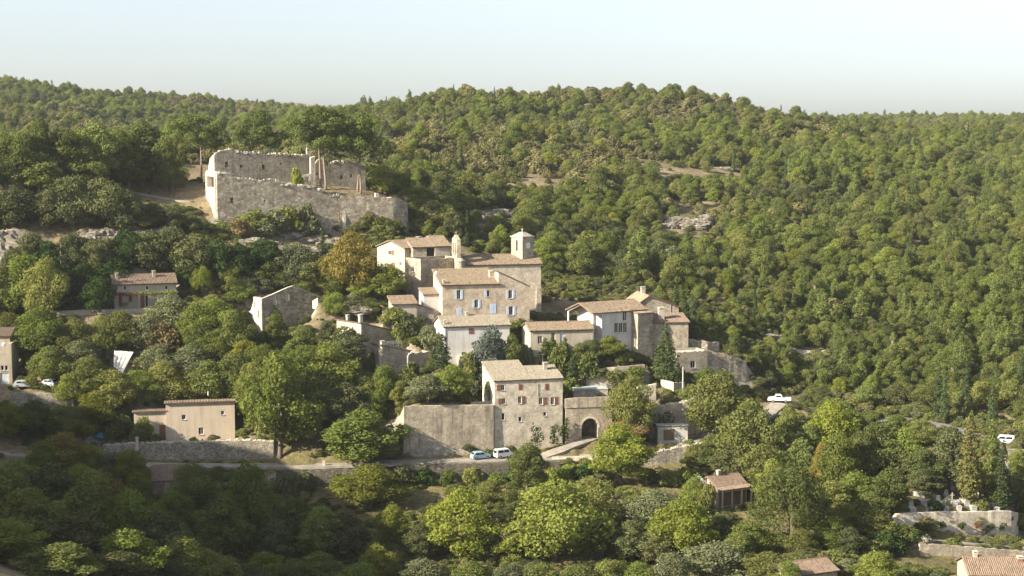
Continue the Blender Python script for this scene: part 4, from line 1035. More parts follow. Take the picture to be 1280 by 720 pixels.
        B = MB(); B.box(-0.25, -0.01, 0.3, 1.3, -2, hh * 0.95); B.build('buttress', M['house_stone'], root)
    elif ex == 'out':
        block(root, w + 0.002, 0.6, 4.0, 4.2, 0, hh * 0.9, ('shed_u', 1.3), 'rubble', h['tile'], ov=0.1)
        B = MB(); B.box(-2.2, -0.02, 0.4, 0.7, -3, hh * 0.55); B.build('wall_spur', M['rubble'], root)
        B = MB()
        for k in range(5): B.box(-2.1 + k * 0.45, -2.04 + k * 0.45, 0.5, 0.56, hh * 0.55, hh * 0.55 + 0.8)
        B.box(-2.15, -0.2, 0.5, 0.56, hh * 0.55 + 0.8, hh * 0.55 + 0.87); B.build('railing', M['metal'], root)
    elif ex == 'corner':
        chimney(root, w * 0.72, 2.4, hh + 0.9, 1.0, 1.3, 'rubble')
    elif ex == 'barn':
        block(root, -5.4, 0.4, 5.4 - 0.002, 6.0, 0, hh - 0.15, ('shed', 1.7), 'rubble', h['tile'], [(3.4, 5.35, hh - 2.6, hh - 0.3, 0.395)], ov=0.3)
        B = MB(); B.box(-1.95, -0.1, 0.72, 0.78, hh - 2.6, hh - 0.35); B.build('opening_shade', M['dark'], root)  # dark sheet painting the shade inside the open barn
    elif ex == 'cottage':
        chimney(root, w * 0.35, d * 0.5, hh + 1.3, 0.6, 1.0, 'cream')
        for k in (0.0, 0.33, 0.66, 1.0):
            B = MB(); B.box(w * k - 0.12, w * k + 0.12, -1.6, -1.36, -0.5, hh - 0.35); B.build('post', M['cream'], root)
        B = MB(); B.box(-0.2, w + 0.2, -1.65, -1.31, hh - 0.35, hh - 0.1); B.build('beam', M['cream'], root)
        roof_plane(root, (-0.3, -1.8, hh - 0.02), (w + 0.3, -1.8, hh - 0.02), (w + 0.3, -0.3, hh + 0.18), (-0.3, -0.3, hh + 0.18), h['tile'])
        B = MB(); B.box(0.3, w - 0.3, -0.06, -0.005, 0.1, hh - 0.6); B.build('dark_doors', M['wood'], root)
    elif ex == 'oldbarn':
        roof_plane(root, (w * 0.42, -2.6, 1.0), (w + 0.2, -2.6, 1.0), (w + 0.2, -0.02, 1.9), (w * 0.42, -0.02, 1.9), 'tile_red')
        B = MB(); B.box(w * 0.45, w, -2.3, -0.05, -3, 0.9); B.build('lean_to', M['rubble'], root)
    elif ex == 'edge':
        B = MB(); B.box(w - 0.5, w + 0.12, -0.15, d, -3, hh + 1.8); B.build('end_wall', M['cream'], root)
        dish(root, w - 1.4, -0.2, hh + 1.6)
        block(root, 0, 2.5, w - 0.6, d - 3, 0, hh + 3.0, ('shed', 1.0), 'cream', 'tile_red')
    elif ex == 'corner_right':
        chimney(root, 1.6, d / 2 - 0.2, hh + 1.5, 0.6, 0.9, 'cream'); chimney(root, w * 0.78, d / 2 - 1, hh + 1.4, 0.8, 0.5, 'brick')
    elif ex == 'lowshed':
        B = MB(); B.tube([(-0.5, 0.5, 0), (-0.5, 0.5, hh + 1.5)], [0.08] * 2, 6); B.tube([(-0.75, 0.5, hh + 1.4), (-0.25, 0.5, hh + 1.4)], [0.1] * 2, 6); B.build('flue', M['whitepaint'], root)
    elif ex == 'panel':
        B = MB()
        for k in range(4):
            f0, f1 = k * d / 4, (k + 1) * d / 4
            # pale boards on the steep near slope of the roof
            cor = [W(142, 457, 315.6), W(153, 467, 315.2), W(167, 440, 320.2), W(143, 438, 320.4)]
            a_, b_ = cor[0].lerp(cor[1], k / 4 + 0.01), cor[0].lerp(cor[1], (k + 1) / 4 - 0.01)
            c_, d_ = cor[3].lerp(cor[2], (k + 1) / 4 - 0.01), cor[3].lerp(cor[2], k / 4 + 0.01)
            nn_ = (b_ - a_).cross(d_ - a_).normalized() * 0.12
            inv = root.matrix_basis.inverted()
            B.hexa([inv @ q for q in (a_ - nn_, b_ - nn_, c_ - nn_, d_ - nn_, a_, b_, c_, d_)])
        B.build('roof_panels', M['board'], root)

# ------------------------------------------------------------------ church with clock tower and bell gable
fr = Frame(577, 397, 352, 13)
wC = fr.hit(676, 397)[0]; hC = fr.hit(577, 332)[1]
root = empty('church', fr.O, fr.a); tag(root, 'stone church with square clock tower and pierced bell gable', 'church')
block(root, 0, 0, wC, 11.0, 0, hC, ('gable_u', 1.9), 'church', 'tile')
for u in (0, wC / 2, wC):
    pass
ut, zt_ = fr.hit(653, 323, 'F', 4.5)
ztop = fr.hit(653, 296, 'F', 4.5)[1]
TW = 3.4
def rotbox(B, cu, cv, s, z0, z1, ang, s1=None):
    s1 = s if s1 is None else s1
    p = []
    for ss, z in ((s, z0), (s1, z1)):
        for k in range(4):
            a = ang + math.pi / 4 + k * math.pi / 2
            p.append((cu + ss * math.cos(a), cv + ss * math.sin(a), z))
    B.hexa(p)
ang = R(32)
B = MB(); rotbox(B, ut, 4.5, TW * 0.78, hC - 4, ztop, ang); tw = B.build('tower', M['rubble'], root)
B = MB(); rotbox(B, ut, 4.5, TW * 0.86, ztop, ztop + 0.22, ang); B.build('cornice', M['slab'], tw)
B = MB(); rotbox(B, ut, 4.5, TW * 0.74, ztop + 0.22, ztop + 0.9, ang, TW * 0.35); rotbox(B, ut, 4.5, TW * 0.35, ztop + 0.9, ztop + 1.15, ang, TW * 0.2)
B.lathe(ut, 4.5, [(0.16, ztop + 1.15), (0.14, ztop + 1.5), (0.26, ztop + 1.65), (0.2, ztop + 1.85), (0.03, ztop + 1.95)], 8); B.build('cap', M['church'], tw)
# clock face on the right-hand side, slit with its inner shade painted on the left-hand side
def face_pts(k, du, z, out):
    a = ang + k * math.pi / 2
    n = Vector((math.cos(a), math.sin(a), 0)); t = Vector((-math.sin(a), math.cos(a), 0))
    return Vector((ut, 4.5, 0)) + n * (TW * 0.78 * math.cos(math.pi / 4) + out) + t * du + Vector((0, 0, z))
def disc(k, r, z, o0, o1, n=20):
    B = MB()
    for i in range(n):
        a0, a1 = 2 * math.pi * i / n, 2 * math.pi * (i + 1) / n
        B.tri(face_pts(k, 0, z, o1), face_pts(k, r * math.cos(a0), z + r * math.sin(a0), o1), face_pts(k, r * math.cos(a1), z + r * math.sin(a1), o1))
        B.quad(face_pts(k, r * math.cos(a0), z + r * math.sin(a0), o0), face_pts(k, r * math.cos(a1), z + r * math.sin(a1), o0), face_pts(k, r * math.cos(a1), z + r * math.sin(a1), o1), face_pts(k, r * math.cos(a0), z + r * math.sin(a0), o1))
    return B
zc = (zt_ + ztop) / 2 + 0.6
ck = disc(3, 0.72, zc, 0, 0.06).build('clock_face', M['whitepaint'], tw)
B = MB()
for i in range(12):
    a = i * math.pi / 6
    c_, s_ = math.cos(a), math.sin(a)
    B.quad(face_pts(3, 0.56 * c_ - 0.03 * s_, zc + 0.56 * s_ + 0.03 * c_, 0.065), face_pts(3, 0.66 * c_ - 0.03 * s_, zc + 0.66 * s_ + 0.03 * c_, 0.065), face_pts(3, 0.66 * c_ + 0.03 * s_, zc + 0.66 * s_ - 0.03 * c_, 0.065), face_pts(3, 0.56 * c_ + 0.03 * s_, zc + 0.56 * s_ - 0.03 * c_, 0.065))
for (a, ln, wd) in ((R(170), 0.4, 0.05), (R(5), 0.55, 0.035)):
    c_, s_ = math.cos(a), math.sin(a)
    B.quad(face_pts(3, -wd * s_, zc + wd * c_, 0.07), face_pts(3, ln * c_ - wd * s_, zc + ln * s_ + wd * c_, 0.07), face_pts(3, ln * c_ + wd * s_, zc + ln * s_ - wd * c_, 0.07), face_pts(3, wd * s_, zc - wd * c_, 0.07))
B.build('clock_hands', M['dark'], ck)
B = MB(); B.quad(face_pts(2, -0.28, ztop - 3.2, 0.03), face_pts(2, 0.28, ztop - 3.2, 0.03), face_pts(2, 0.28, ztop - 0.7, 0.03), face_pts(2, -0.28, ztop - 0.7, 0.03)); B.build('belfry_slit_shade', M['dark'], tw)  # flat dark quad painted as the shade inside a slit
# bell gable: thin wall across the west end, seen edge-on, three openings
zb0 = fr.hit(570, 332)[1]; zb1 = fr.hit(570, 297)[1]
B = MB()
Ox = -1.0
top = [(0.0, zb1 - 1.6), (0.3, zb1 - 1.5), (0.31, zb1 - 0.5), (1.2, zb1 - 0.3), (2.4, zb1), (3.2, zb1 + 0.45), (4.0, zb1), (5.2, zb1 - 0.3), (6.1, zb1 - 0.5), (6.11, zb1 - 1.5), (6.4, zb1 - 1.6)]
panel(B, (Ox, 0.2, 0), (0, 1, 0), (1, 0, 0), top, 0.9, [(1.3, 2.4, zb0 + 2.2, zb1 - 1.4, None), (4.0, 5.1, zb0 + 2.2, zb1 - 1.4, None)], 0)
bg = B.build('bell_gable', M['rubble'], root)
for v in (1.85, 4.55):
    B = MB(); B.lathe(Ox + 0.45, v + 0.2, [(0.42, zb0 + 2.5), (0.36, zb0 + 2.7), (0.26, zb0 + 3.2), (0.2, zb0 + 3.45), (0.05, zb0 + 3.55)], 12); B.build('bell', M['metal'], bg)
B = MB(); B.box(Ox + 0.38, Ox + 0.46, 3.35, 3.43, zb1 + 0.3, zb1 + 1.3); B.box(Ox + 0.38, Ox + 0.46, 3.1, 3.68, zb1 + 0.85, zb1 + 0.95); B.build('cross', M['slab'], bg)
B = MB()
B.lathe(-0.3, -0.4, [(0.95, -2), (0.95, hC + 0.9), (1.1, hC + 1.0), (1.1, hC + 1.25), (0.6, hC + 1.7), (0.1, hC + 1.9)], 12); B.build('turret', M['rubble'], root)
B = MB(); B.box(wC - 1.2, wC - 0.002, -0.5, -0.02, -3.5, hC * 0.55); B.build('buttress', M['church'], root)
PROTECT.append((577, 290, 676, 380, 352))
FOOT.append([fr.at(u, v, 0).xy for u, v in ((-2, -1.5), (wC + 1, -1.5), (wC + 1, 12), (-2, 12))])

# ------------------------------------------------------------------ archway
fr = Frame(707, 551, 305, 12)
wA = fr.hit(765, 551)[0]; hA = fr.hit(707, 498)[1]
root = empty('archway', fr.O, fr.a); tag(root, 'stone archway block with a round-headed tunnel at the end of the lane', 'archway')
a0 = fr.hit(727, 548)[0]; a1 = fr.hit(747.5, 548)[0]; zs = fr.hit(727, 535)[1]; zk = fr.hit(737, 523)[1]
ops = []; ns = 10
for i in range(ns):
    ua, ub = a0 + (a1 - a0) * i / ns, a0 + (a1 - a0) * (i + 1) / ns
    cx = ((ua + ub) / 2 - (a0 + a1) / 2) / ((a1 - a0) / 2)
    ops.append((ua, ub, -1.0, zs + (zk - zs) * math.sqrt(max(0, 1 - cx * cx)), 5.0))
B = MB(); panel(B, (0, 0, 0), (1, 0, 0), (0, 1, 0), [(0, hA - 2.0), (wA * 0.25, hA - 2.05), (wA * 0.6, hA - 1.95), (wA, hA - 2.0)], 6.0, ops, -2.0); B.build('wall', M['rubble'], root)
B = MB(); panel(B, (-0.15, -0.15, hA - 1.995), (1, 0, 0), (0, 1, 0), [(0, 1.9), (wA * 0.3, 2.05), (wA * 0.55, 1.98), (wA * 0.8, 2.06), (wA + 0.3, 1.95)], 0.6, [], 0); B.build('parapet', M['bigwall'], root)
va = B = MB()
for i in range(13):
    th = math.pi * i / 13; th2 = math.pi * (i + 0.94) / 13
    cx, rr = (a0 + a1) / 2, (a1 - a0) / 2
    def ap(th, r, dd): return (cx - (rr + r) * math.cos(th), dd, zs + (zk - zs + r) * math.sin(th))
    B.hexa([ap(th, 0.02, -0.06), ap(th2, 0.02, -0.06), ap(th2, 0.02, 0.3), ap(th, 0.02, 0.3), ap(th, 0.45, -0.06), ap(th2, 0.45, -0.06), ap(th2, 0.45, 0.3), ap(th, 0.45, 0.3)])
B.build('arch_stones', M['house_stone'], root)
PROTECT.append((705, 498, 765, 545, 305)); FOOT.append([fr.at(u, v, 0).xy for u, v in ((-1, -1.5), (wA + 1, -1.5), (wA + 1, 7), (-1, 7))])
# pool terrace behind it
o = MB(); p0, p1 = W(722, 485, 314), W(756, 485, 314.5)
fr2 = Frame(718, 497, 313, 5)
root = empty('pool_terrace', fr2.O, fr2.a); tag(root, 'raised terrace with a pale blue pool rim above the archway', 'terrace')
B = MB(); B.box(0, 7.0, 0, 5, -5, 1.7); B.build('wall', M['rubble'], root)
B = MB(); B.box(-0.15, 7.15, -0.15, 5.1, 1.702, 1.78); B.build('pool_rim', M['pool'], root)

# ------------------------------------------------------------------ ruined house with sunlit gable windows
fr = Frame(328, 425, 343, 34)
root = empty('ruined_house', fr.O, fr.a); tag(root, 'roofless ruined stone house with sky-bright empty windows below the castle', 'house')
wR = fr.hit(402, 420)[0]
pr_ = [(0, fr.hit(328, 374)[1])]
for x, y in ((340, 369), (353, 363), (360, 360), (366, 358), (367, 358.5), (376, 361.5), (388, 366), (402, 372)):
    u, z = fr.hit(x, y); pr_.append((u, z))
opsR = []
for x0, y0, x1, y1 in ((341, 372, 346.5, 381), (356.5, 366.5, 362.5, 375.5), (390.5, 371.5, 398.5, 386)):
    a = conv(fr, None, 'F', x0, y0, x1, y1); opsR.append((a[0], a[1], a[2], min(a[3], interp(pr_, (a[0] + a[1]) / 2) - 0.3), None))
dR = 9.5
B = MB(); panel(B, (0, 0, 0), (1, 0, 0), (0, 1, 0), pr_, 0.6, opsR, -5); B.build('front_wall', M['castle'], root)
hl = pr_[0][1]
B = MB(); panel(B, (0, 0, 0), (0, 1, 0), (1, 0, 0), [(0.6, hl), (3, hl + 0.1), (4.4, hl + 0.1), (4.8, hl - 1.2), (6.2, hl - 3.2), (dR - 0.6, hl - 3.8)], 0.6, [(1.6, 2.4, hl - 4.6, hl - 2.8, 0.4), (3.4, 4.2, hl - 2.2, hl - 1.0, 0.4)], -5); B.build('side_wall', M['house_stone'], root)  # rear of the left wall cut down to let sun reach inside
B = MB(); panel(B, (0, dR, 0), (1, 0, 0), (0, -1, 0), [(0, hl), (wR * 0.34, hl + 2.6), (wR * 0.36, hl + 0.3), (wR, hl - 2.4)], 0.6, [], -5); B.build('back_wall', M['house_stone'], root)
B = MB(); panel(B, (wR, 0, 0), (0, 1, 0), (-1, 0, 0), [(0.6, pr_[-1][1]), (dR * 0.5, pr_[-1][1] - 1.5), (dR - 0.6, pr_[-1][1] - 2.6)], 0.6, [], -5); B.build('side_wall', M['house_stone'], root)
B = MB(); B.box(0.7, wR * 0.26, 2.6, 2.9, 0, hl + 0.5); B.build('brick_partition', M['brick'], root)
B = MB(); B.box(wR * 0.28, wR - 0.7, 6.2, 6.6, 0, hl + 0.4); B.build('added_bright_partition', M['white'], root)  # white partition added so the empty windows look sunlit
B = MB()
for (a, za), (b, zb_) in zip(pr_, pr_[1:]): B.hexa([(a, -0.06, za), (b, -0.06, zb_), (b, 0.66, zb_), (a, 0.66, za), (a, -0.06, za + 0.14), (b, -0.06, zb_ + 0.14), (b, 0.66, zb_ + 0.14), (a, 0.66, za + 0.14)])
B.box(-0.06, 0.66, 0.67, 4.5, hl, hl + 0.2)
B.build('coping', M['slab'], root)
for u in (0, wR / 2, wR):
    pass
PROTECT.append((303, 358, 402, 405, 343)); FOOT.append([fr.at(u, v, 0).xy for u, v in ((-1, -1.5), (wR + 1, -1.5), (wR + 1, dR + 1), (-1, dR + 1))])

# ------------------------------------------------------------------ castle ruin
fr = CASTLE
root = empty('castle_ruin', fr.O, fr.a); tag(root, 'large ruined limestone castle with broken walls and a round bastion above the village', 'castle')
rr = random.Random(3)
def jag(pts, step=0.9, j=0.3):
    out = []
    for (a, za), (b, zb_) in zip(pts, pts[1:]):
        n = max(1, int(abs(b - a) / step))
        for k in range(n): out.append((a + (b - a) * k / n, za + (zb_ - za) * k / n + (rr.uniform(-j, j) if k else 0)))
    out.append(pts[-1]); return out
def px_prof(pts, off=0.0): return [fr.hit(x, y, 'F', off) for x, y in pts]
pf = jag(px_prof([(271, 216), (286, 217.5), (288, 221), (300, 223), (315, 224.5), (330, 225.5), (346, 224.5), (348, 229), (360, 231), (374, 232), (392, 234.5), (400, 237), (407, 243), (424, 244.5)]))
ops = []
for x0, y0, x1, y1 in ((288, 247, 291.5, 254), (310, 262, 312, 265), (330, 250, 332, 252.5), (355, 256, 357, 258), (376, 262, 378, 264.5)):
    a = conv(fr, None, 'F', x0, y0, x1, y1); ops.append((*a, 0.8))
B = MB(); panel(B, (0, 0, 0), (1, 0, 0), (0, 1, 0), pf, 1.6, ops, -5); B.build('front_wall', M['castle'], root)
hT = pf[0][1]
wv = 13.0
op = [(conv(fr, None, 'L', 258.5, 220, 267.5, 235))]
opl = [(op[0][0], op[0][1], op[0][2], op[0][3], None)]
B = MB(); panel(B, (0, 0, 0), (0, 1, 0), (1, 0, 0), jag([(1.6, hT), (wv, hT + 0.3)]), 1.4, opl, -5); B.build('tower_side', M['house_stone'], root)
B = MB(); panel(B, (0, wv, 0), (1, 0, 0), (0, 1, 0), jag([(0, hT), (7, hT - 0.4), (7.5, hT - 4)]), 1.2, [], -5); B.build('tower_back', M['castle'], root)
# rear range
off = 14.5
pb = px_prof([(268, 194), (272, 190), (282, 187.5), (296, 189), (314, 190.5), (317, 195), (323, 199)], off)
pb = jag(pb, 0.8, 0.22)
z_in = fr.hit(300, 224, 'F', off)[1] - 4
opb = []
for x0, y0, x1, y1 in ((281, 202, 285, 209), (300, 206, 303, 210)):
    a = conv(fr, None, 'F', x0, y0, x1, y1, off); opb.append((*a, 0.7))
B = MB(); panel(B, (0, off, 0), (1, 0, 0), (0, 1, 0), pb, 1.3, opb, z_in); B.build('keep_wall', M['castle_rear'], root)
B = MB(); panel(B, (pb[0][0], off, 0), (0, 1, 0), (1, 0, 0), jag([(1.3, pb[0][1]), (6, pb[0][1] - 0.8), (9, pb[0][1] - 3.5)]), 1.2, [(2.5, 3.6, pb[0][1] - 5.2, pb[0][1] - 3.2, None)], z_in); B.build('keep_side', M['house_stone'], root)
off2 = 18.5
pc = jag(px_prof([(316, 191), (324, 192), (333, 193.5), (360, 193), (376, 194.5), (388, 196.5)], off2), 0.8, 0.2)
opc = []
for x0, y0, x1, y1 in ((327.5, 206, 331, 212), (350, 203, 352, 206)):
    a = conv(fr, None, 'F', x0, y0, x1, y1, off2); opc.append((*a, 0.7))
B = MB(); panel(B, (0, off2, 0), (1, 0, 0), (0, 1, 0), pc, 1.2, opc, z_in); B.build('rear_wall', M['castle_rear'], root)
off3 = 15.0
pd = jag(px_prof([(394, 205), (398, 199), (402, 199), (409, 208), (414, 203), (430, 202), (447, 205), (457, 207)], off3), 0.8, 0.25)
opd = []
for x0, y0, x1, y1 in ((425, 219, 428.5, 224), (437.5, 218, 440, 222), (395, 216, 397, 219)):
    a = conv(fr, None, 'F', x0, y0, x1, y1, off3); opd.append((*a, 0.7))
B = MB(); panel(B, (0, off3, 0), (1, 0, 0), (0, 1, 0), pd, 1.3, opd, z_in - 2); B.build('end_wall', M['castle_rear'], root)
uE = pd[-1][0]
B = MB(); panel(B, (uE, off3, 0), (0, 1, 0), (-1, 0, 0), jag([(1.3, pd[-1][1]), (7, pd[-1][1] - 3)]), 1.2, [], z_in - 2); B.build('end_return', M['castle'], root)
for (x0, x1, yt, yb, of) in ((388.5, 394, 196, 236, 12.0), (383.5, 388.5, 180, 192, 22.0), (374.5, 378.5, 221, 233, 9.0)):
    u0, z0 = fr.hit(x0, yb, 'F', of); u1, z1 = fr.hit(x1, yt, 'F', of)
    B = MB(); B.hexa([(u0, of, z0 - 6), (u1, of, z0 - 6), (u1, of + 0.9, z0 - 6), (u0, of + 0.9, z0 - 6), (u0 + 0.1, of, z1 - 0.2), (u1 - 0.05, of + 0.05, z1), (u1 - 0.1, of + 0.8, z1 + 0.15), (u0, of + 0.9, z1 - 0.1)])
    B.build('wall_stub', M['house_stone'], root)
u0, z0 = fr.hit(375, 234, 'F', 10); u1, z1 = fr.hit(389, 217, 'F', 10)
B = MB(); panel(B, (0, 10, 0), (1, 0, 0), (0, 1, 0), jag([(u0, z1 - 0.3), (u1, z1)]), 0.9, [(u0 + 1.2, u0 + 2.4, z0, z1 - 0.8, None)], z0 - 5); B.build('doorway_wall', M['house_stone'], root)
# round bastion closing the right end
B = MB()
uS = pf[-1][0]; n = 40
ztop0 = fr.hit(424, 244.5)[1]; ztop1 = fr.hit(488, 246.5)[1]
uC = fr.hit(472, 270)[0]; rad = uC - uS + 0.2
vC = 8.0
zbot = -7.0
ring = []
u490 = fr.hit(488, 270)[0]
for i in range(n + 1):
    f = i / n
    if f < 0.5: su, sv = uS + (u490 - uS) * f * 2, -0.9 - 0.7 * f * 2
    else:
        th = math.radians(-90 + 125 * (f - 0.5) * 2); su, sv = u490 + 6.2 * math.cos(th), 6.4 + 8.0 * math.sin(th)
    zt_i = ztop0 + (ztop1 - ztop0) * min(1, f / 0.5) - 4.0 * max(0, (f - 0.52) / 0.48) ** 1.1 + rr.uniform(-0.2, 0.2)
    ring.append((su, sv, zt_i))
uC, vC = (uS + u490) / 2, 7.0
for a, b in zip(ring, ring[1:]):
    for k in range(5):
        f0, f1 = k / 5, (k + 1) / 5
        def g(p, f):
            bat = 1 + 0.05 * (1 - f)
            return (uC + (p[0] - uC) * bat, vC + (p[1] - vC) * bat, zbot + (p[2] - zbot) * f)
        B.quad(g(a, f0), g(b, f0), g(b, f1), g(a, f1))
    ia = (uC + (a[0] - uC) * 0.9, vC + (a[1] - vC) * 0.9, a[2] - 0.1); ib = (uC + (b[0] - uC) * 0.9, vC + (b[1] - vC) * 0.9, b[2] - 0.1)
    B.quad(a, b, ib, ia)
    B.quad(ia, ib, (uC, vC, min(ib[2], ztop1) - 0.8), (uC, vC, min(ib[2], ztop1) - 0.8))
bst = B.build('bastion', M['castle'], root)
u0, _ = fr.hit(426.5, 260); B = MB(); B.hexa([(u0, -2.4, -7), (u0 + 0.9, -2.4, -7), (u0 + 0.9, 2, -7), (u0, 2, -7), (u0 + 0.1, -0.9, ztop0 - 2.6), (u0 + 0.8, -0.9, ztop0 - 2.6), (u0 + 0.8, 2, ztop0 - 2.4), (u0 + 0.1, 2, ztop0 - 2.4)]); B.build('buttress', M['house_stone'], bst)
B = MB(); uq, zq = fr.hit(474, 243, 'F', -1); B.box(uq - 0.4, uq + 0.5, 1.0, 1.8, zq - 1.2, zq + 0.3); B.build('merlon', M['slab'], bst)
B = MB()
for prof_, vo in ((pf, 0.0), (pb, off), (pc, off2), (pd, off3)):
    for (a, za), (b, zb_) in zip(prof_, prof_[1:]):
        for q in range(2):
            u = a + (b - a) * rr.random(); z = interp(prof_, u); s_ = rr.uniform(0.16, 0.42); hh = rr.uniform(0.1, 0.45)
            v = vo + rr.uniform(0.1, 0.9)
            j = lambda: Vector((rr.uniform(-.1, .1), rr.uniform(-.1, .1), rr.uniform(-.08, .08)))
            B.hexa([Vector((u, v, z)) + Vector(p_) + j() for p_ in ((-s_, -s_, -.3), (s_, -s_, -.3), (s_, s_, -.3), (-s_, s_, -.3), (-s_ * .8, -s_ * .8, hh), (s_ * .8, -s_ * .8, hh), (s_ * .8, s_ * .8, hh), (-s_ * .8, s_ * .8, hh))])
tag(B.build('lit_edge_stones', M['slab'], root), kind='stuff')  # pale stones added along the tops to read as a sunlit edge
PROTECT += [(250, 212, 428, 270, 376), (428, 240, 516, 288, 384), (268, 186, 458, 242, 392)]
FOOT.append([fr.at(u, v, 0).xy for u, v in ((-2, -1.0), (50, -1.0), (50, 24), (-2, 24))])

# ------------------------------------------------------------------ free-standing and retaining walls
for wl in WALLS:
    pts = wl['pts']; rw = random.Random(int(pts[0][0].x * 10))
    P0 = pts[0][1].copy()
    root = empty(wl['name'], P0); tag(root, wl['label'], 'wall')
    rows = []
    for (ta, ba), (tb, bb) in zip(pts, pts[1:]):
        n = max(1, int((bb - ba).length / 0.8))
        for k in range(n): rows.append((ta.lerp(tb, k / n), ba.lerp(bb, k / n)))
    rows.append(pts[-1])
    B = MB(); st = []
    for i, (t_, b_) in enumerate(rows):
        q = rows[min(i + 1, len(rows) - 1)][1] - rows[max(i - 1, 0)][1]
        nrm = Vector((-q.y, q.x, 0)).normalized()
        if nrm.y < 0: nrm = -nrm
        tt = t_ - P0 + Vector((0, 0, rw.uniform(-1, 1) * wl['jit'])); bb = b_ - P0 - nrm * 0.15 - Vector((0, 0, 1.6))
        st.append((bb, tt + nrm * rw.uniform(-0.04, 0.04), tt + nrm * wl['t'], bb + nrm * (wl['t'] + 0.15)))
    for a, b in zip(st, st[1:]):
        for k in range(3): B.quad(a[k], b[k], b[k + 1], a[k + 1])
    for a in (st[0], st[-1]): B.quad(*a)
    B.build('wall', M[wl['mat']], root)
    if wl.get('coping'):
        B = MB()
        for a, b in zip(st, st[1:]):
            for k in range(2):
                c = a[1].lerp(b[1], k / 2 + 0.25).lerp(a[2].lerp(b[2], k / 2 + 0.25), 0.4)
                s = rw.uniform(0.16, 0.30); hh = rw.uniform(0.12, 0.34)
                j = lambda: Vector((rw.uniform(-.07, .07), rw.uniform(-.07, .07), rw.uniform(-.06, .06)))
                B.hexa([c + Vector(v) + j() for v in ((-s, -s, -.1), (s, -s, -.1), (s, s, -.1), (-s, s, -.1), (-s * .8, -s * .8, hh), (s * .8, -s * .8, hh), (s * .8, s * .8, hh), (-s * .8, s * .8, hh))])
        tag(B.build('coping_stones', M['slab'], root), kind='stuff')
# ------------------------------------------------------------------ tree kinds
def trunk_mesh(name, h, r, limbs, mat, bend=0.05, seed=0, n=7):
    rg = random.Random(seed)
    B = MB()
    b1, b2 = rg.uniform(-bend, bend) * h, rg.uniform(-bend, bend) * h
    pts = [(0, 0, -0.8), (0, 0, 0), (b1 * 0.5, b2 * 0.5, h * 0.35), (b1, b2, h * 0.7), (b1 * 1.2, b2 * 1.1, h)]
    B.tube(pts, [r * 1.5, r * 1.15, r * 0.85, r * 0.6, r * 0.25], n)
    for (lx, ly, lz) in limbs:
        z0 = max(h * 0.3, min(lz * 0.62, h * 0.85)); f = z0 / h
        s = Vector((b1 * f, b2 * f, z0)); e = Vector((lx, ly, lz))
        m_ = s.lerp(e, 0.5) + Vector((0, 0, -0.06 * (e - s).length))
        B.tube([s, m_, e], [r * 0.45, r * 0.3, r * 0.1], 5)
    return B.mesh(name, M[mat], True)
KINDS = {}
def add_kind(key, crown, trunk, w, h): KINDS.setdefault(key, []).append((crown, trunk, w, h))

def broad(key, mat, seed, w=8.0, h=9.0, base=0.14, nl=20, lr=(0.26, 0.42), leaves=10500, size=0.29, top=1.0, bark='bark', tall=False):
    rg = np.random.default_rng(seed)
    nl = int(nl * 1.9); lr = (lr[0] * 0.62, lr[1] * 0.78)
    lob = []
    R_ = w / 2; z0 = h * base; H_ = h - z0
    for i in range(nl):
        f = (i + 0.5) / nl
        a = rg.uniform(0, 2 * math.pi)
        z = z0 + H_ * (0.12 + 0.76 * f)
        # egg-shaped envelope
        env = math.sin(math.pi * min(1, max(0, 0.12 + 0.80 * f)) ** (0.75 if not tall else 0.9)) ** 0.75
        r = R_ * env * rg.uniform(0.40, 0.90)
        s = R_ * rg.uniform(*lr) * (0.8 + 0.35 * env)
        lob.append((r * math.cos(a), r * math.sin(a), z, s, s, s * rg.uniform(0.62, 0.9)))
    lob.append((0, 0, h - R_ * 0.33, R_ * 0.36, R_ * 0.36, R_ * 0.33))
    lob.append((0, 0, z0 + H_ * 0.45, R_ * 0.55, R_ * 0.55, H_ * 0.3))
    Q, lc = leaf_arrays(rg, lob, leaves, size)
    cm = quads_mesh('crown', Q, lc, mat)
    limbs = [(l[0] * 0.9, l[1] * 0.9, l[2]) for l in lob[:nl:4]]
    tm = trunk_mesh('trunk', h * 0.72, 0.028 * h, limbs, bark, 0.05, seed)
    add_kind(key, cm, tm, w, h)
for s in range(3): broad('oak', 'oak', 11 + s, 8.5, 8.5, 0.10)
for s in range(3): broad('ash', 'bright', 21 + s, 7.0, 10.0, 0.12, 22, (0.24, 0.38), 10000, 0.28, tall=True)
for s in range(2): broad('limetree', 'lime', 31 + s, 8.5, 9.5, 0.10, 24, (0.22, 0.36), 10500, 0.28)
for s in range(2): broad('holm', 'holm', 41 + s, 8.0, 7.0, 0.05, 26, (0.26, 0.36), 9500, 0.27)
for s in range(2): broad('olive', 'olive', 51 + s, 5.5, 5.0, 0.14, 18, (0.26, 0.40), 3000, 0.30)
for s in range(3): broad('bush', 'oak', 61 + s, 4.0, 3.0, -0.02, 16, (0.28, 0.46), 2200, 0.30)
for s in range(2): broad('scrub', 'garrigue', 71 + s, 4.0, 3.2, -0.02, 16, (0.28, 0.46), 2000, 0.32)

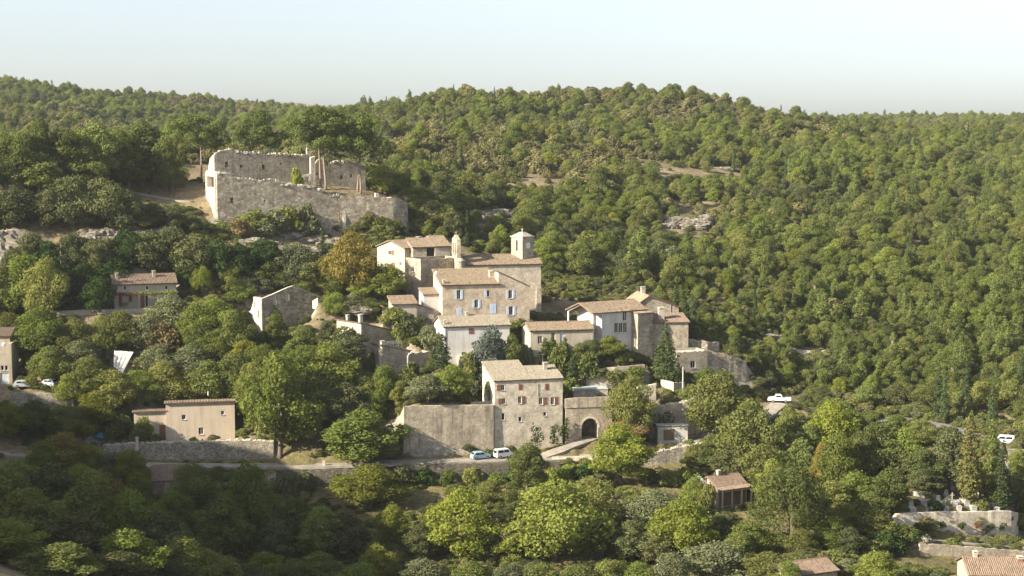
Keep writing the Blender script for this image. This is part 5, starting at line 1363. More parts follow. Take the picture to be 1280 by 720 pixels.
def feather(key, mat, seed, w=13, h=12):
    """soft drooping crown like a willow or mimosa"""
    rg = np.random.default_rng(seed); lob = []
    for i in range(60):
        a = rg.uniform(0, 2 * math.pi); f = rg.random()
        r = w / 2 * math.sqrt(f) * 0.78; z = h * (0.92 - 0.80 * f * rg.uniform(0.25, 1.0))
        lob.append((r * math.cos(a), r * math.sin(a), z, w * 0.10, w * 0.10, h * rg.uniform(0.10, 0.17)))
    Q, lc = leaf_arrays(rg, lob, 9000, 0.42, 0.1, 0.8, aspect=(0.3, 0.6))
    add_kind(key, quads_mesh('crown', Q, lc, mat), trunk_mesh('trunk', h * 0.7, 0.3, [(l[0] * .7, l[1] * .7, l[2]) for l in lob[::5]], 'bark', 0.05, seed), w, h)
feather('willow', 'bright', 81)

def umbrella(key, seed, w=14.0, h=19.0, twin=False):
    rg = np.random.default_rng(seed); lob = []; limbs = []
    B = MB(); r = 0.25
    stems = [(0.0, 0.0)] if not twin else [(-0.7, 0.0), (1.3, 0.4)]
    for si, (sx, sy) in enumerate(stems):
        bx, by = (rg.uniform(0.05, 0.11) * (-1, 1)[(si + seed) % 2]) * h, rg.uniform(-0.05, 0.05) * h
        B.tube([(sx * 0.6, sy, -1), (sx, sy, h * 0.06), (sx + bx * 0.4, sy + by * 0.4, h * 0.3), (sx + bx * 0.8, sy + by, h * 0.55), (sx + bx * 1.1, sy + by, h * 0.78), (sx + bx, sy + by, h * 0.92)], [r * 1.4, r * 1.1, r * 0.9, r * 0.75, r * 0.5, r * 0.15], 7)
        for i in range(13):
            a = rg.uniform(0, 2 * math.pi); f = rg.uniform(0.1, 1.0)
            rr_ = w / 2 * f * 0.80; z = h * (0.94 - 0.16 * f * f - rg.uniform(0, 0.32))
            if i < 3: rr_, z = w * rg.uniform(0.2, 0.36), h * rg.uniform(0.54, 0.64)
            x, y = sx + bx + rr_ * math.cos(a), sy + by + rr_ * math.sin(a)
            s = w * rg.uniform(0.11, 0.18)
            for k in range(4):
                lob.append((x + rg.normal(0, s * 0.6), y + rg.normal(0, s * 0.6), z + rg.normal(0, s * 0.3), s * 0.72, s * 0.72, s * rg.uniform(0.40, 0.6)))
            zs_ = min(z - 0.14 * h, h * 0.72); f2 = zs_ / h
            B.tube([(sx + bx * f2, sy + by * f2, zs_), (sx + bx + (x - sx - bx) * 0.55, sy + by + (y - sy - by) * 0.55, z - 0.05 * h), (x, y, z - 0.1)], [r * 0.36, r * 0.24, r * 0.08], 5)
    Q, lc = leaf_arrays(rg, lob, 18000 if twin else 12000, 0.40, 0.35, 0.7, aspect=(0.45, 0.8))
    add_kind(key, quads_mesh('crown', Q, lc, 'umbrella'), B.mesh('trunk', M['pinebark'], True), w, h)
umbrella('umbrella', 91); umbrella('umbrella', 92); umbrella('umbrella2', 93, 14, 20, True); umbrella('umbrella2', 95, 15, 19, True)

def cypress(key, seed, w=2.4, h=13.0):
    rg = np.random.default_rng(seed); lob = []
    for i in range(30):
        f = (i + 0.5) / 30; z = h * (0.05 + 0.93 * f)
        env = w / 2 * min(1.0, (f * 5 + 0.35)) * (1 - f) ** 0.55 * 1.15
        a = rg.uniform(0, 6.28); r = env * 0.45
        lob.append((r * math.cos(a), r * math.sin(a), z, env * 0.62 + 0.05, env * 0.62 + 0.05, h * 0.05))
    Q, lc = leaf_arrays(rg, lob, 2600, 0.36, 0.25, 0.8, aspect=(0.35, 0.7))
    add_kind(key, quads_mesh('crown', Q, lc, 'cypress'), trunk_mesh('trunk', h * 0.8, 0.2, [], 'bark', 0.0, seed), w, h)
cypress('cypress', 101); cypress('cypress', 102)

def conifer(key, mat, seed, w=6.0, h=13.0, tiers=9, droop=0.25, leaves=4200):
    rg = np.random.default_rng(seed); lob = []
    for i in range(tiers):
        f = i / (tiers - 1); z = h * (0.08 + 0.84 * f); r = w / 2 * (1 - f) ** 0.85 * rg.uniform(0.85, 1.05) + 0.15
        n = max(3, int(9 * (1 - f) + 3))
        for k in range(n):
            a = 6.283 * k / n + rg.uniform(-.3, .3) + i
            for q in (0.45, 0.85):
                rr_ = r * q * rg.uniform(0.8, 1.1)
                lob.append((rr_ * math.cos(a), rr_ * math.sin(a), z - droop * rr_ * 0.6, r * 0.26 + 0.12, r * 0.26 + 0.12, h * 0.026 + 0.05))
    lob.append((0, 0, h * 0.96, 0.22, 0.22, h * 0.05))
    Q, lc = leaf_arrays(rg, lob, leaves, 0.36, 0.25, 0.8, aspect=(0.3, 0.6))
    add_kind(key, quads_mesh('crown', Q, lc, mat), trunk_mesh('trunk', h * 0.95, 0.02 * h, [], 'bark', 0.0, seed), w, h)
conifer('fir', 'cypress', 111); conifer('thuja', 'thuja', 112, 6.0, 12.5, 16, 0.1, 11000)
broad('cedar', 'bluegrey', 113, 7.5, 8.5, 0.0, 26, (0.24, 0.38), 9000, 0.27)
for s in range(3):   # hillside pines: loose rounded cones
    rg = np.random.default_rng(121 + s); lob = []
    for i in range(26):
        f = rg.random(); z = 9 * (0.12 + 0.80 * f); r = 3.0 * (1 - f * 0.75) * rg.uniform(0.3, 0.9); a = rg.uniform(0, 6.28)
        lob.append((r * math.cos(a), r * math.sin(a), z, 0.95 * (1.2 - 0.6 * f), 0.95 * (1.2 - 0.6 * f), 0.6))
    lob.append((0, 0, 8.6, 0.5, 0.5, 0.6)); lob.append((0, 0, 3.8, 1.4, 1.4, 2.2))
    Q, lc = leaf_arrays(rg, lob, 3600, 0.38, 0.25, 0.85, aspect=(0.3, 0.6))
    add_kind('pine', quads_mesh('crown', Q, lc, 'pine'), trunk_mesh('trunk', 7.5, 0.2, [(l[0], l[1], l[2]) for l in lob[:18:4]], 'pinebark', 0.04, s), 6.0, 9.2)

FIRST = {}
TREES = []
def tree(kind, x, y, h, w, name, label, cat, group=None, mat=None, rz=None, z=None, var=None):
    ks = KINDS[kind]
    crown, trunk, w0, h0 = ks[(var if var is not None else random.randrange(len(ks))) % len(ks)]
    z = zt1(x, y) if z is None else z
    root = empty(name, (x, y, z - 0.1), random.uniform(0, 6.28) if rz is None else rz)
    root.scale = (w / w0, w / w0, h / h0)
    tag(root, label, cat, group)
    o = bpy.data.objects.new('crown', crown); COL.objects.link(o); o.parent = root
    if mat:
        o.material_slots[0].link = 'OBJECT'; o.material_slots[0].material = M[mat]
    else: FIRST.setdefault(crown.name, o)
    t = bpy.data.objects.new('trunk', trunk); COL.objects.link(t); t.parent = root
    TREES.append((x, y, w))
    return root
def tpx(kind, px, top, foot, wpx, name, label, cat='tree', group=None, mat=None, var=None, D=None):
    if D is None: x, y = ground_hit(px, foot)
    else: p = W(px, foot, D); x, y = p.x, D
    zg = zt1(x, y); zt_ = W(px, top, y).z
    if zt_ - zg < 1.2: zt_ = zg + 1.2
    return tree(kind, x, y, zt_ - zg, wpx * y / FPX * 1.06, name, label, cat, group, mat, var=var, z=zg)

# --- trees that stand out in the photograph, one by one: kind, px, top, foot, width
NT = {'oak': 'oak_tree', 'ash': 'broadleaf_tree', 'limetree': 'broadleaf_tree', 'holm': 'holm_oak', 'olive': 'olive_tree', 'bush': 'bush', 'scrub': 'bush', 'willow': 'broadleaf_tree', 'umbrella': 'umbrella_pine', 'umbrella2': 'umbrella_pine', 'cypress': 'cypress', 'fir': 'fir_tree', 'thuja': 'conifer', 'cedar': 'cedar', 'pine': 'pine_tree'}
def T(kind, px, top, foot, w, label, mat=None, group=None, var=None, D=None):
    nm = NT[kind]
    tpx(kind, px, top, foot, w, nm, label, 'bush' if nm == 'bush' else 'tree', group, mat, var, D)
T('umbrella', 252, 137, 232, 70, 'umbrella pine at the left end of the castle ruin', var=0, D=412)
T('umbrella', 328, 136, 222, 64, 'umbrella pine rising behind the castle rear wall', var=1, D=425)
T('umbrella2', 406, 130, 241, 76, 'twin-stemmed umbrella pine on the castle terrace with pale bare trunks', var=0, D=398)
T('umbrella2', 448, 136, 241, 70, 'darker umbrella pine at the right end of the castle terrace', var=1, D=400)
T('pine', 374, 166, 222, 34, 'low spreading pine between the castle pines', var=0, D=418)
T('cypress', 404, 287, 322, 8, 'slim small cypress at the foot of the castle bastion')
T('oak', 441, 289, 366, 62, 'large golden-brown tree left of the corner house', 'gold')
T('ash', 483, 329, 378, 52, 'bright green tree below the corner house')
T('fir', 78, 294, 390, 36, 'pointed dark fir left of the cream farmhouse')
T('thuja', 832, 399, 479, 40, 'conical dark green conifer in front of the low grey house', 'thuja')
T('cedar', 614, 408, 462, 54, 'blue-grey cedar in front of the white plastered house', None, None, None, 316.5)
T('olive', 535, 407, 446, 32, 'silvery olive tree at the corner of the white plastered house')
T('cypress', 553, 416, 466, 22, 'broad dark cypress left of the white plastered house', None, None, 0, 318)
T('bush', 590, 440, 468, 30, 'green shrub against the foot of the white plastered house', 'oak', None, None, 316)
T('ash', 640, 418, 468, 30, 'leafy tree at the right corner of the white plastered house', 'oak', None, None, 317)
T('cypress', 540, 438, 466, 14, 'short cypress beside the broad dark cypress', 'pine')
T('oak', 535, 468, 508, 52, 'pale fig-like tree above the streaked garden wall', 'olive')
T('ash', 566, 456, 503, 52, 'fresh green tree behind the streaked garden wall')
T('oak', 480, 456, 512, 44, 'rounded green tree below the small grey house with railing', 'bright')
T('limetree', 350, 438, 574, 96, 'big sunlit green tree right of the beige house', 'bright')
T('ash', 455, 513, 588, 104, 'wide green tree at the road left of the streaked garden wall')
T('limetree', 462, 581, 655, 96, 'yellow-green tree just below the road wall', None, None, 0, 278)
T('ash', 491, 630, 692, 44, 'small round-headed yellowish tree with bare stem in the orchard', 'lime')
T('limetree', 577, 611, 700, 92, 'yellow-green poplar-like tree in the middle of the orchard', None, None, 1)
T('ash', 660, 553, 622, 50, 'slender olive-green tree in front of the red-shuttered house', 'oak')
T('ash', 775, 529, 662, 84, 'tall bright green tree rising in front of the lane', 'lime', None, 1, 284)
T('oak', 736, 598, 668, 78, 'bushy tree left of the tall bright tree', 'oak')
T('oak', 694, 600, 702, 118, 'very wide leafy tree in the middle of the valley', 'bright')
T('oak', 822, 612, 664, 84, 'pale-leaved fig tree left of the cottage', 'olive')
T('limetree', 852, 624, 706, 88, 'yellow-green tree below the cottage')
T('holm', 897, 678, 742, 98, 'round grey-green bush tree at the bottom of the valley', 'olive', None, 0, 236)
T('oak', 900, 464, 548, 80, 'big round tree in front of the sloping ruined wall', 'oak', None, 0)
T('ash', 884, 459, 503, 34, 'bright leafy tree under the sloping ruined wall', 'bright')
T('oak', 938, 500, 592, 86, 'large leafy tree at the bend of the road', 'oak', None, 1)
T('willow', 985, 584, 690, 104, 'huge soft feathery tree right of the cottage', 'oak')
T('limetree', 1040, 499, 575, 66, 'sunlit yellow-green tree by the parked white pickup')
T('oak', 1026, 555, 622, 34, 'brown-leaved tree behind the feathery tree', 'gold')
T('ash', 1048, 541, 628, 54, 'upright green tree right of the brown-leaved tree')
T('ash', 1112, 584, 652, 52, 'glossy dark green tree beside the cemetery', 'oak')
T('oak', 1186, 540, 614, 64, 'spreading oak above the cemetery', 'holm')  # dark holm leaves put background shade into this oak's colour

T('cypress', 1210, 512, 640, 24, 'tall olive-brown cypress inside the cemetery wall', 'olivecy', None, 0, 271.5)
T('cypress', 1238, 523, 620, 19, 'green cypress behind the cemetery tombs', 'pine', None, 1, 277)
T('cypress', 1252, 549, 636, 19, 'dark slim cypress at the cemetery corner', None, None, 0, 272)
T('oak', 868, 596, 636, 36, 'vine-covered shrub against the cottage gable', 'bright', None, None, 273.5)
T('bush', 884, 606, 634, 26, 'leafy shrub at the cottage porch corner', 'oak', None, None, 271)
T('ash', 1095, 690, 742, 62, 'small bright tree at the edge of the dry meadow', 'bright')
T('oak', 790, 469, 542, 58, 'dark olive-green tree right of the archway', 'oak')
T('oak', 785, 522, 556, 52, 'sparse brownish tree by the lane right of the archway', 'dry')
T('cypress', 715, 443, 496, 16, 'narrow dark cypress right of the red-shuttered house', None, None, 1)
T('ash', 726, 428, 470, 36, 'green shrub tree behind the archway', 'oak')
T('ash', 762, 419, 452, 40, 'pollarded bright green tree below the white post', 'bright')
T('oak', 740, 424, 455, 36, 'dark rounded tree left of the pollarded tree', 'holm')
for px, tp, ft in ((681, 421, 452), (691, 419, 454), (706, 420, 456)):
    T('cypress', px, tp, ft, 13, 'short green cypress in front of the low white-gabled house', 'pine', 'short cypresses below the long tiled roof')
for px, tp, ft in ((845, 350, 418), (856, 368, 424), (865, 366, 428)):
    T('cypress', px, tp, ft, 13, 'dark cypress in the row beside the grey gabled house', None, 'cypress row behind the stone houses')
for px, tp, ft in ((1172, 452, 528), (1180, 470, 530), (1207, 445, 520), (1240, 478, 530)):
    T('cypress', px, tp, ft, 12, 'thin dark cypress in the shady wood above the far road', None, 'cypresses in the shady wood')
T('thuja', 1255, 395, 450, 50, 'broad layered dark pine on the lower right hillside', 'pine', None, 0)
T('oak', 613, 600, 640, 40, 'small leafy tree next to the orchard poplar', 'oak')
T('willow', 253, 334, 372, 30, 'pale lime-green small tree right of the cream farmhouse', 'lime')
T('oak', 290, 329, 372, 42, 'rounded green tree under the castle rock', 'oak')
T('ash', 232, 399, 440, 16, 'narrow bright green poplar in the thicket', 'lime')
T('bush', 206, 403, 444, 40, 'leafless grey-brown bush in the thicket', 'dry')
T('olive', 157, 369, 386, 17, 'small silvery olive in front of the cream farmhouse')
T('olive', 150, 519, 558, 40, 'rounded olive-green tree beside the beige annex', 'oak')
T('olive', 178, 521, 556, 30, 'little rounded tree in front of the beige annex', 'oak')
T('oak', 240, 577, 640, 58, 'dark green tree beside the old barn roof', 'oak')
T('ash', 214, 613, 668, 50, 'leafy tree in front of the old barn', 'bright')
T('limetree', 312, 578, 690, 82, 'tall soft yellow-green tree below the dry stone wall', 'bright')
T('ash', 282, 622, 712, 74, 'soft green tree at the valley edge by the old barn', 'oak')
T('ash', 985, 505, 566, 32, 'slim small tree standing below the parked white pickup', 'oak', None, 0)
T('bush', 371, 210, 236, 18, 'lime-green bush growing inside the castle ruin', 'lime', None, 0, 391)
# sets of look-alikes
def TS(kind, label, group, spots, mat=None):
    for s in spots:
        mt = mat[random.randrange(len(mat))] if isinstance(mat, (list, tuple)) else mat
        T(kind, s[0], s[1], s[2], s[3], label, mt, group, None, s[4] if len(s) > 4 else None)
TS('ash', 'leafy green tree on the hilltop left of the castle', 'hilltop trees left of the castle', [(52, 147, 240, 40), (30, 165, 245, 56), (82, 160, 240, 60), (122, 152, 238, 60), (150, 160, 238, 50), (178, 151, 236, 62), (208, 170, 240, 44), (8, 170, 246, 50), (215, 195, 242, 40), (105, 185, 242, 56), (50, 190, 246, 60), (160, 190, 240, 60), (-15, 165, 246, 60)], ('bright', 'oak', 'oak', 'pine'))
TS('oak', 'leafy tree behind the castle bastion', 'trees behind the castle bastion', [(478, 205, 250, 40, 412), (500, 215, 262, 44, 414), (522, 232, 285, 46, 408), (540, 250, 292, 40, 404), (468, 212, 246, 30, 416), (510, 235, 275, 36, 406)], ('bright', 'oak', 'garrigue'))
TS('holm', 'dark dense holm oak on the slope left of the castle', 'holm oaks on the castle slope', [(214, 258, 288, 40), (238, 264, 292, 30), (192, 252, 284, 34), (92, 219, 284, 74), (128, 222, 286, 66), (20, 234, 284, 60), (158, 238, 290, 54), (60, 238, 284, 56), (178, 268, 292, 46), (-12, 238, 286, 50)])
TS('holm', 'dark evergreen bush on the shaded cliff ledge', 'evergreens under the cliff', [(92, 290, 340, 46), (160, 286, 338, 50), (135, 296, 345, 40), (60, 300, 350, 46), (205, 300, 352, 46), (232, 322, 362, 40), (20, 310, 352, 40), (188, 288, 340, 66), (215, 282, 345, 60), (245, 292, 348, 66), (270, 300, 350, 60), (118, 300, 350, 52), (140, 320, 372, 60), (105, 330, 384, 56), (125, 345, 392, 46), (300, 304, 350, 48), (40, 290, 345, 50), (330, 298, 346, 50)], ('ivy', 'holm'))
TS('bush', 'ruddy and green bush at the foot of the castle wall', 'bushes at the castle wall', [(318, 262, 290, 40), (345, 262, 292, 34), (362, 258, 294, 34), (384, 254, 296, 22), (300, 274, 296, 30), (390, 270, 300, 26), (330, 275, 296, 30)], ('dry', 'olive', 'garrigue', 'oak'))
TS('oak', 'leafy tree on the slope above the ruined house', 'trees above the ruined house', [(425, 342, 372, 44), (455, 345, 374, 40), (420, 365, 396, 34), (440, 368, 398, 34), (462, 372, 400, 30), (300, 350, 385, 40), (345, 322, 370, 58), (370, 304, 368, 62), (398, 318, 370, 62), (420, 330, 372, 50), (318, 338, 372, 48), (380, 340, 375, 44), (355, 338, 368, 46), (410, 355, 380, 34)], ('oak', 'olive', 'bright'))
TS('oak', 'broad green tree in front of the farmhouse hillside', 'trees around the cream farmhouse', [(30, 318, 398, 74), (58, 322, 398, 58), (-8, 330, 400, 60), (12, 390, 440, 50), (50, 384, 446, 64), (95, 398, 446, 46), (130, 394, 446, 44), (152, 388, 446, 54), (178, 394, 446, 48), (214, 368, 424, 60), (250, 376, 432, 56), (268, 372, 428, 60), (255, 398, 446, 46), (290, 388, 446, 50), (275, 410, 455, 50), (100, 425, 470, 50), (64, 432, 478, 50), (200, 430, 470, 50), (240, 430, 480, 60)], ('oak', 'bright', 'oak', 'olive'))
TS('oak', 'green tree in the thicket above the beige house', 'thicket above the beige house', [(112, 446, 505, 60), (140, 462, 518, 60), (170, 462, 506, 56), (205, 452, 508, 62), (232, 462, 506, 54), (262, 450, 508, 66), (295, 440, 510, 62), (318, 452, 512, 50), (90, 465, 512, 50), (120, 490, 534, 56), (45, 500, 545, 60), (10, 505, 548, 60), (80, 505, 548, 50), (105, 515, 555, 40), (300, 470, 520, 50), (305, 425, 470, 44), (330, 430, 480, 40)], ('oak', 'bright', 'oak', 'lime'))
TS('ash', 'leafy tree on the terraces left of the small grey house', 'trees on the middle terraces', [(345, 392, 440, 34), (385, 432, 505, 72), (412, 428, 510, 74), (432, 408, 470, 62), (395, 470, 540, 66), (430, 478, 545, 60), (365, 470, 540, 60), (455, 470, 520, 44), (465, 488, 530, 40), (500, 476, 512, 26), (440, 450, 510, 50), (410, 400, 450, 30), (380, 410, 460, 50)], ('oak', 'oak', 'bright', 'holm'))
TS('bush', 'garden shrub between the village houses', 'shrubs between the houses', [(493, 384, 418, 36), (511, 392, 424, 32), (520, 420, 440, 22), (505, 405, 430, 26), (640, 402, 416, 16), (672, 390, 404, 30), (655, 386, 402, 24), (655, 430, 464, 24), (700, 430, 470, 30), (735, 440, 474, 34), (715, 470, 500, 24), (792, 458, 484, 34), (770, 462, 486, 30), (705, 488, 512, 20), (865, 480, 505, 26), (600, 490, 508, 18), (590, 470, 500, 26), (470, 440, 470, 20), (515, 452, 484, 22), (620, 450, 470, 20), (745, 455, 480, 30)], ('oak', 'bright', 'holm', 'olive', 'pine'))
TS('oak', 'yellowing bush beside the road bend', 'yellowing bushes by the road', [(80, 540, 598, 66), (55, 552, 600, 50), (110, 556, 604, 56), (160, 562, 622, 52), (135, 566, 612, 50), (100, 580, 625, 60), (130, 590, 640, 50), (170, 590, 630, 40)], ('gold', 'lime', 'olive', 'bright'))
TS('ash', 'tall tree in the deep shade of the near slope', 'shaded trees on the near slope', [(22, 575, 760, 90, 215), (70, 580, 760, 90, 212), (120, 590, 770, 90, 208), (165, 612, 770, 80, 206), (205, 640, 780, 80, 205), (40, 610, 790, 100, 190), (100, 640, 800, 110, 185), (160, 662, 800, 100, 182), (230, 672, 800, 90, 190), (10, 650, 820, 110, 172), (80, 680, 830, 110, 168), (265, 690, 790, 80, 195), (-10, 575, 770, 90, 205), (150, 690, 820, 90, 175), (210, 698, 810, 80, 185)], ('oak', 'holm', 'bright'))
TS('ash', 'orchard tree in the valley below the road', 'orchard trees in the valley', [(370, 622, 690, 60), (402, 632, 705, 64), (432, 640, 705, 60), (345, 650, 712, 56), (525, 655, 705, 44), (540, 640, 690, 40), (620, 640, 700, 60), (640, 655, 705, 50), (740, 645, 700, 60), (790, 650, 706, 60), (820, 660, 712, 50), (905, 640, 690, 56), (935, 650, 704, 56), (960, 690, 728, 60), (640, 612, 660, 40), (880, 652, 700, 50), (925, 665, 715, 50), (330, 690, 735, 60), (400, 690, 738, 60), (470, 680, 730, 50)], ('oak', 'bright', 'oak', 'holm', 'lime'))
TS('oak', 'low leafy crown along the stream at the valley bottom', 'crowns along the stream', [(528, 698, 745, 64), (640, 706, 750, 60), (680, 704, 750, 70), (720, 706, 752, 70), (760, 700, 748, 60), (800, 702, 748, 56), (840, 690, 744, 56), (590, 702, 748, 60), (450, 704, 750, 70), (370, 700, 748, 70), (310, 706, 752, 60), (985, 700, 745, 40)], ('olive', 'oak', 'bright'))
TS('bush', 'bush growing along the wall under the road', 'bushes under the road wall', [(530, 584, 607, 26), (560, 588, 608, 22), (590, 584, 607, 28), (735, 578, 606, 36), (645, 584, 606, 30), (505, 583, 606, 30), (480, 586, 615, 36), (620, 590, 612, 24), (715, 580, 604, 40), (750, 590, 612, 36), (690, 585, 606, 26), (665, 588, 610, 30), (810, 585, 604, 30), (835, 588, 606, 30), (860, 585, 604, 26), (380, 590, 618, 30), (425, 592, 618, 28), (225, 610, 640, 40), (355, 592, 620, 34), (300, 590, 615, 30)], ('oak', 'holm', 'bright', 'ivy'))
TS('ash', 'leafy tree on the wooded bank below the far road', 'trees below the far road', [(1090, 516, 550, 40), (1120, 518, 554, 40), (1150, 524, 560, 40), (1190, 533, 566, 34), (1062, 522, 556, 36), (1030, 530, 556, 30), (1000, 548, 610, 46), (1075, 540, 612, 60), (1095, 528, 604, 62), (1130, 535, 606, 56), (1152, 560, 618, 50), (1070, 590, 650, 60), (1040, 600, 660, 60), (1085, 615, 672, 56), (1020, 610, 680, 60), (950, 555, 625, 60), (965, 575, 640, 50), (1040, 645, 695, 60), (1095, 640, 680, 44), (1000, 660, 700, 50), (1060, 660, 700, 46), (1270, 590, 645, 40), (1272, 560, 610, 30), (1225, 585, 625, 36), (1155, 585, 622, 46), (1010, 530, 580, 40), (890, 545, 590, 50), (915, 560, 605, 56), (868, 555, 590, 36), (960, 540, 590, 50), (1060, 510, 560, 50), (1120, 555, 610, 40)], ('oak', 'holm', 'oak', 'bright', 'pine'))
TS('oak', 'green tree on the bank above the far road', 'trees above the far road', [(1190, 478, 512, 40), (1225, 476, 512, 40), (1262, 474, 512, 44), (1288, 478, 515, 40), (1158, 480, 515, 40), (1205, 492, 522, 34), (1120, 478, 512, 38), (1085, 480, 512, 36), (1275, 500, 528, 30)], ('oak', 'pine', 'holm'))
TS('bush', 'bush tucked against the cemetery and path', 'bushes near the cemetery', [(1128, 655, 680, 40), (1110, 665, 692, 44), (1145, 662, 684, 24), (1090, 675, 700, 40), (1168, 625, 640, 24), (1245, 612, 636, 30), (1225, 622, 640, 20), (1275, 640, 670, 30)], ('holm', 'oak', 'ivy'))

# --- wooded foot of the right-hand hillside, and gaps in the village slopes
def blocked(x, y, clear=0.0):
    for f in FOOT:
        if inside(f, x, y): return True
    for nm, hw, P3 in ROADS:
        for a, b in zip(P3, P3[1:]):
            ax, ay, bx, by = a.x, a.y, b.x, b.y
            t = max(0, min(1, ((x - ax) * (bx - ax) + (y - ay) * (by - ay)) / ((bx - ax) ** 2 + (by - ay) ** 2)))
            if math.hypot(x - ax - t * (bx - ax), y - ay - t * (by - ay)) < hw + 0.3 + clear: return True
    return False
CLEAR = [(1135, 690, 1215, 712), (160, 228, 262, 262), (1125, 596, 1262, 640), (385, 612, 450, 632), (405, 234, 470, 250)]
CLEAR_PX = [(826, 210, 925, 217), (828, 268, 886, 288), (650, 217, 672, 226), (680, 222, 698, 230), (880, 368, 908, 388), (275, 116, 335, 122), (838, 250, 900, 257), (996, 434, 1036, 444), (590, 263, 640, 278), (1140, 300, 1160, 305), (960, 350, 1000, 356), (900, 420, 960, 428)]
def hides(x, y, z, w, h, slack=4):
    """would a plant here cover a facade or wall that the photograph shows"""
    pxa, pyt = proj((x, y, z + h)); _, pyb = proj((x, y, z))
    hw = w / 2 * FPX / y * 0.8
    for (a, b, c, d_, D) in PROTECT:
        if y < D - 0.5 and pxa + hw > a + slack and pxa - hw < c - slack and pyt < d_ - slack and pyb > b: return True
    for (a, b, c, d_) in CLEAR:
        if a < pxa < c and b < pyb < d_: return True
    return False
rg = random.Random(5); n_hill = 0; placed = []
tries = 0
while n_hill < 170 and tries < 6000:
    tries += 1
    y = rg.uniform(338, 440); x = rg.uniform(30, 155) * y / 400
    pxg, pyg = proj((x, y, zt1(x, y)))
    if pxg > 1300 or pxg < 690 or pyg > 545 or blocked(x, y): continue
    if any(math.hypot(x - a, y - b) < 3.9 for a, b in placed): continue
    if any(math.hypot(x - a, y - b) < 0.32 * w for a, b, w in TREES): continue
    k = rg.choices(['pine', 'oak', 'ash', 'holm'], [6 if pxg > 980 else 1, 3, 1, 2])[0]
    h = {'pine': rg.uniform(6.5, 10.5), 'oak': rg.uniform(4, 7), 'ash': rg.uniform(5, 8), 'holm': rg.uniform(3.5, 6)}[k]
    if pxg < 980: h *= 0.7
    w = h * {'pine': 0.66, 'oak': 1.0, 'ash': 0.75, 'holm': 1.1}[k]
    if hides(x, y, zt1(x, y), w, h) or any(a < pxg < c and b < pyg < d_ for a, b, c, d_ in CLEAR_PX): continue
    placed.append((x, y)); n_hill += 1
    lab = {'pine': ('pine_tree', 'pine at the foot of the wooded right hillside', 'pines at the foot of the hillside'), 'oak': ('oak_tree', 'oak at the foot of the wooded right hillside', 'oaks at the foot of the hillside'),
           'ash': ('broadleaf_tree', 'light green tree at the foot of the wooded right hillside', 'light trees at the foot of the hillside'), 'holm': ('holm_oak', 'dark holm oak at the foot of the wooded right hillside', 'holm oaks at the foot of the hillside')}[k]
    tree(k, x, y, h, w, lab[0], lab[1], 'tree', lab[2])

# ------------------------------------------------------------------ forest and undergrowth: uncountable, instanced on points
def scatter_object(name, pts, label, kinds_used):
    """pts: list of (x,y,z,scale,rot,kind index, zscale)"""
    P_ = np.array(pts)
    me = bpy.data.meshes.new(name)
    me.vertices.add(len(P_)); me.vertices.foreach_set('co', P_[:, :3].astype(np.float32).ravel())
    for nm, col in (('sc', 3), ('rot', 4), ('zs', 6)):
        at = me.attributes.new(nm, 'FLOAT', 'POINT'); at.data.foreach_set('value', P_[:, col].astype(np.float32))
    at = me.attributes.new('idx', 'INT', 'POINT'); at.data.foreach_set('value', P_[:, 5].astype(np.int32))
    me.update()
    o = bpy.data.objects.new(name, me); COL.objects.link(o)
    tag(o, label, name.split('_')[-1], kind='stuff')
    ng = bpy.data.node_groups.new(name + '_nodes', 'GeometryNodeTree')
    ng.interface.new_socket('Geometry', in_out='INPUT', socket_type='NodeSocketGeometry')
    ng.interface.new_socket('Geometry', in_out='OUTPUT', socket_type='NodeSocketGeometry')
    N, L = ng.nodes, ng.links
    gi, go = N.new('NodeGroupInput'), N.new('NodeGroupOutput')
    m2p = N.new('GeometryNodeMeshToPoints'); L.new(gi.outputs[0], m2p.inputs[0])
    join = N.new('GeometryNodeJoinGeometry')
    def att(nm, dt):
        a = N.new('GeometryNodeInputNamedAttribute'); a.data_type = dt; a.inputs[0].default_value = nm
        return a.outputs[0]
    idx = att('idx', 'INT'); sc = att('sc', 'FLOAT'); ro = att('rot', 'FLOAT'); zs = att('zs', 'FLOAT')
    cx = N.new('ShaderNodeCombineXYZ'); L.new(ro, cx.inputs[2])
    mz = N.new('ShaderNodeMath'); mz.operation = 'MULTIPLY'; L.new(sc, mz.inputs[0]); L.new(zs, mz.inputs[1])
    cs = N.new('ShaderNodeCombineXYZ'); L.new(sc, cs.inputs[0]); L.new(sc, cs.inputs[1]); L.new(mz.outputs[0], cs.inputs[2])
    for i, src in enumerate(kinds_used):
        oi = N.new('GeometryNodeObjectInfo'); oi.inputs[0].default_value = src; oi.inputs[1].default_value = True; oi.transform_space = 'ORIGINAL'
        cmp_ = N.new('FunctionNodeCompare'); cmp_.data_type = 'INT'; cmp_.operation = 'EQUAL'
        L.new(idx, cmp_.inputs[2]); cmp_.inputs[3].default_value = i
        iop = N.new('GeometryNodeInstanceOnPoints')
        L.new(m2p.outputs[0], iop.inputs['Points']); L.new(oi.outputs['Geometry'], iop.inputs['Instance'])
        L.new(cmp_.outputs[0], iop.inputs['Selection']); L.new(cx.outputs[0], iop.inputs['Rotation']); L.new(cs.outputs[0], iop.inputs['Scale'])
        L.new(iop.outputs[0], join.inputs[0])
    L.new(join.outputs[0], go.inputs[0])
    md = o.modifiers.new('scatter', 'NODES'); md.node_group = ng
    return o
def crowns(kind): return [(FIRST[c.name], w, h) for c, t, w, h in KINDS[kind] if c.name in FIRST]
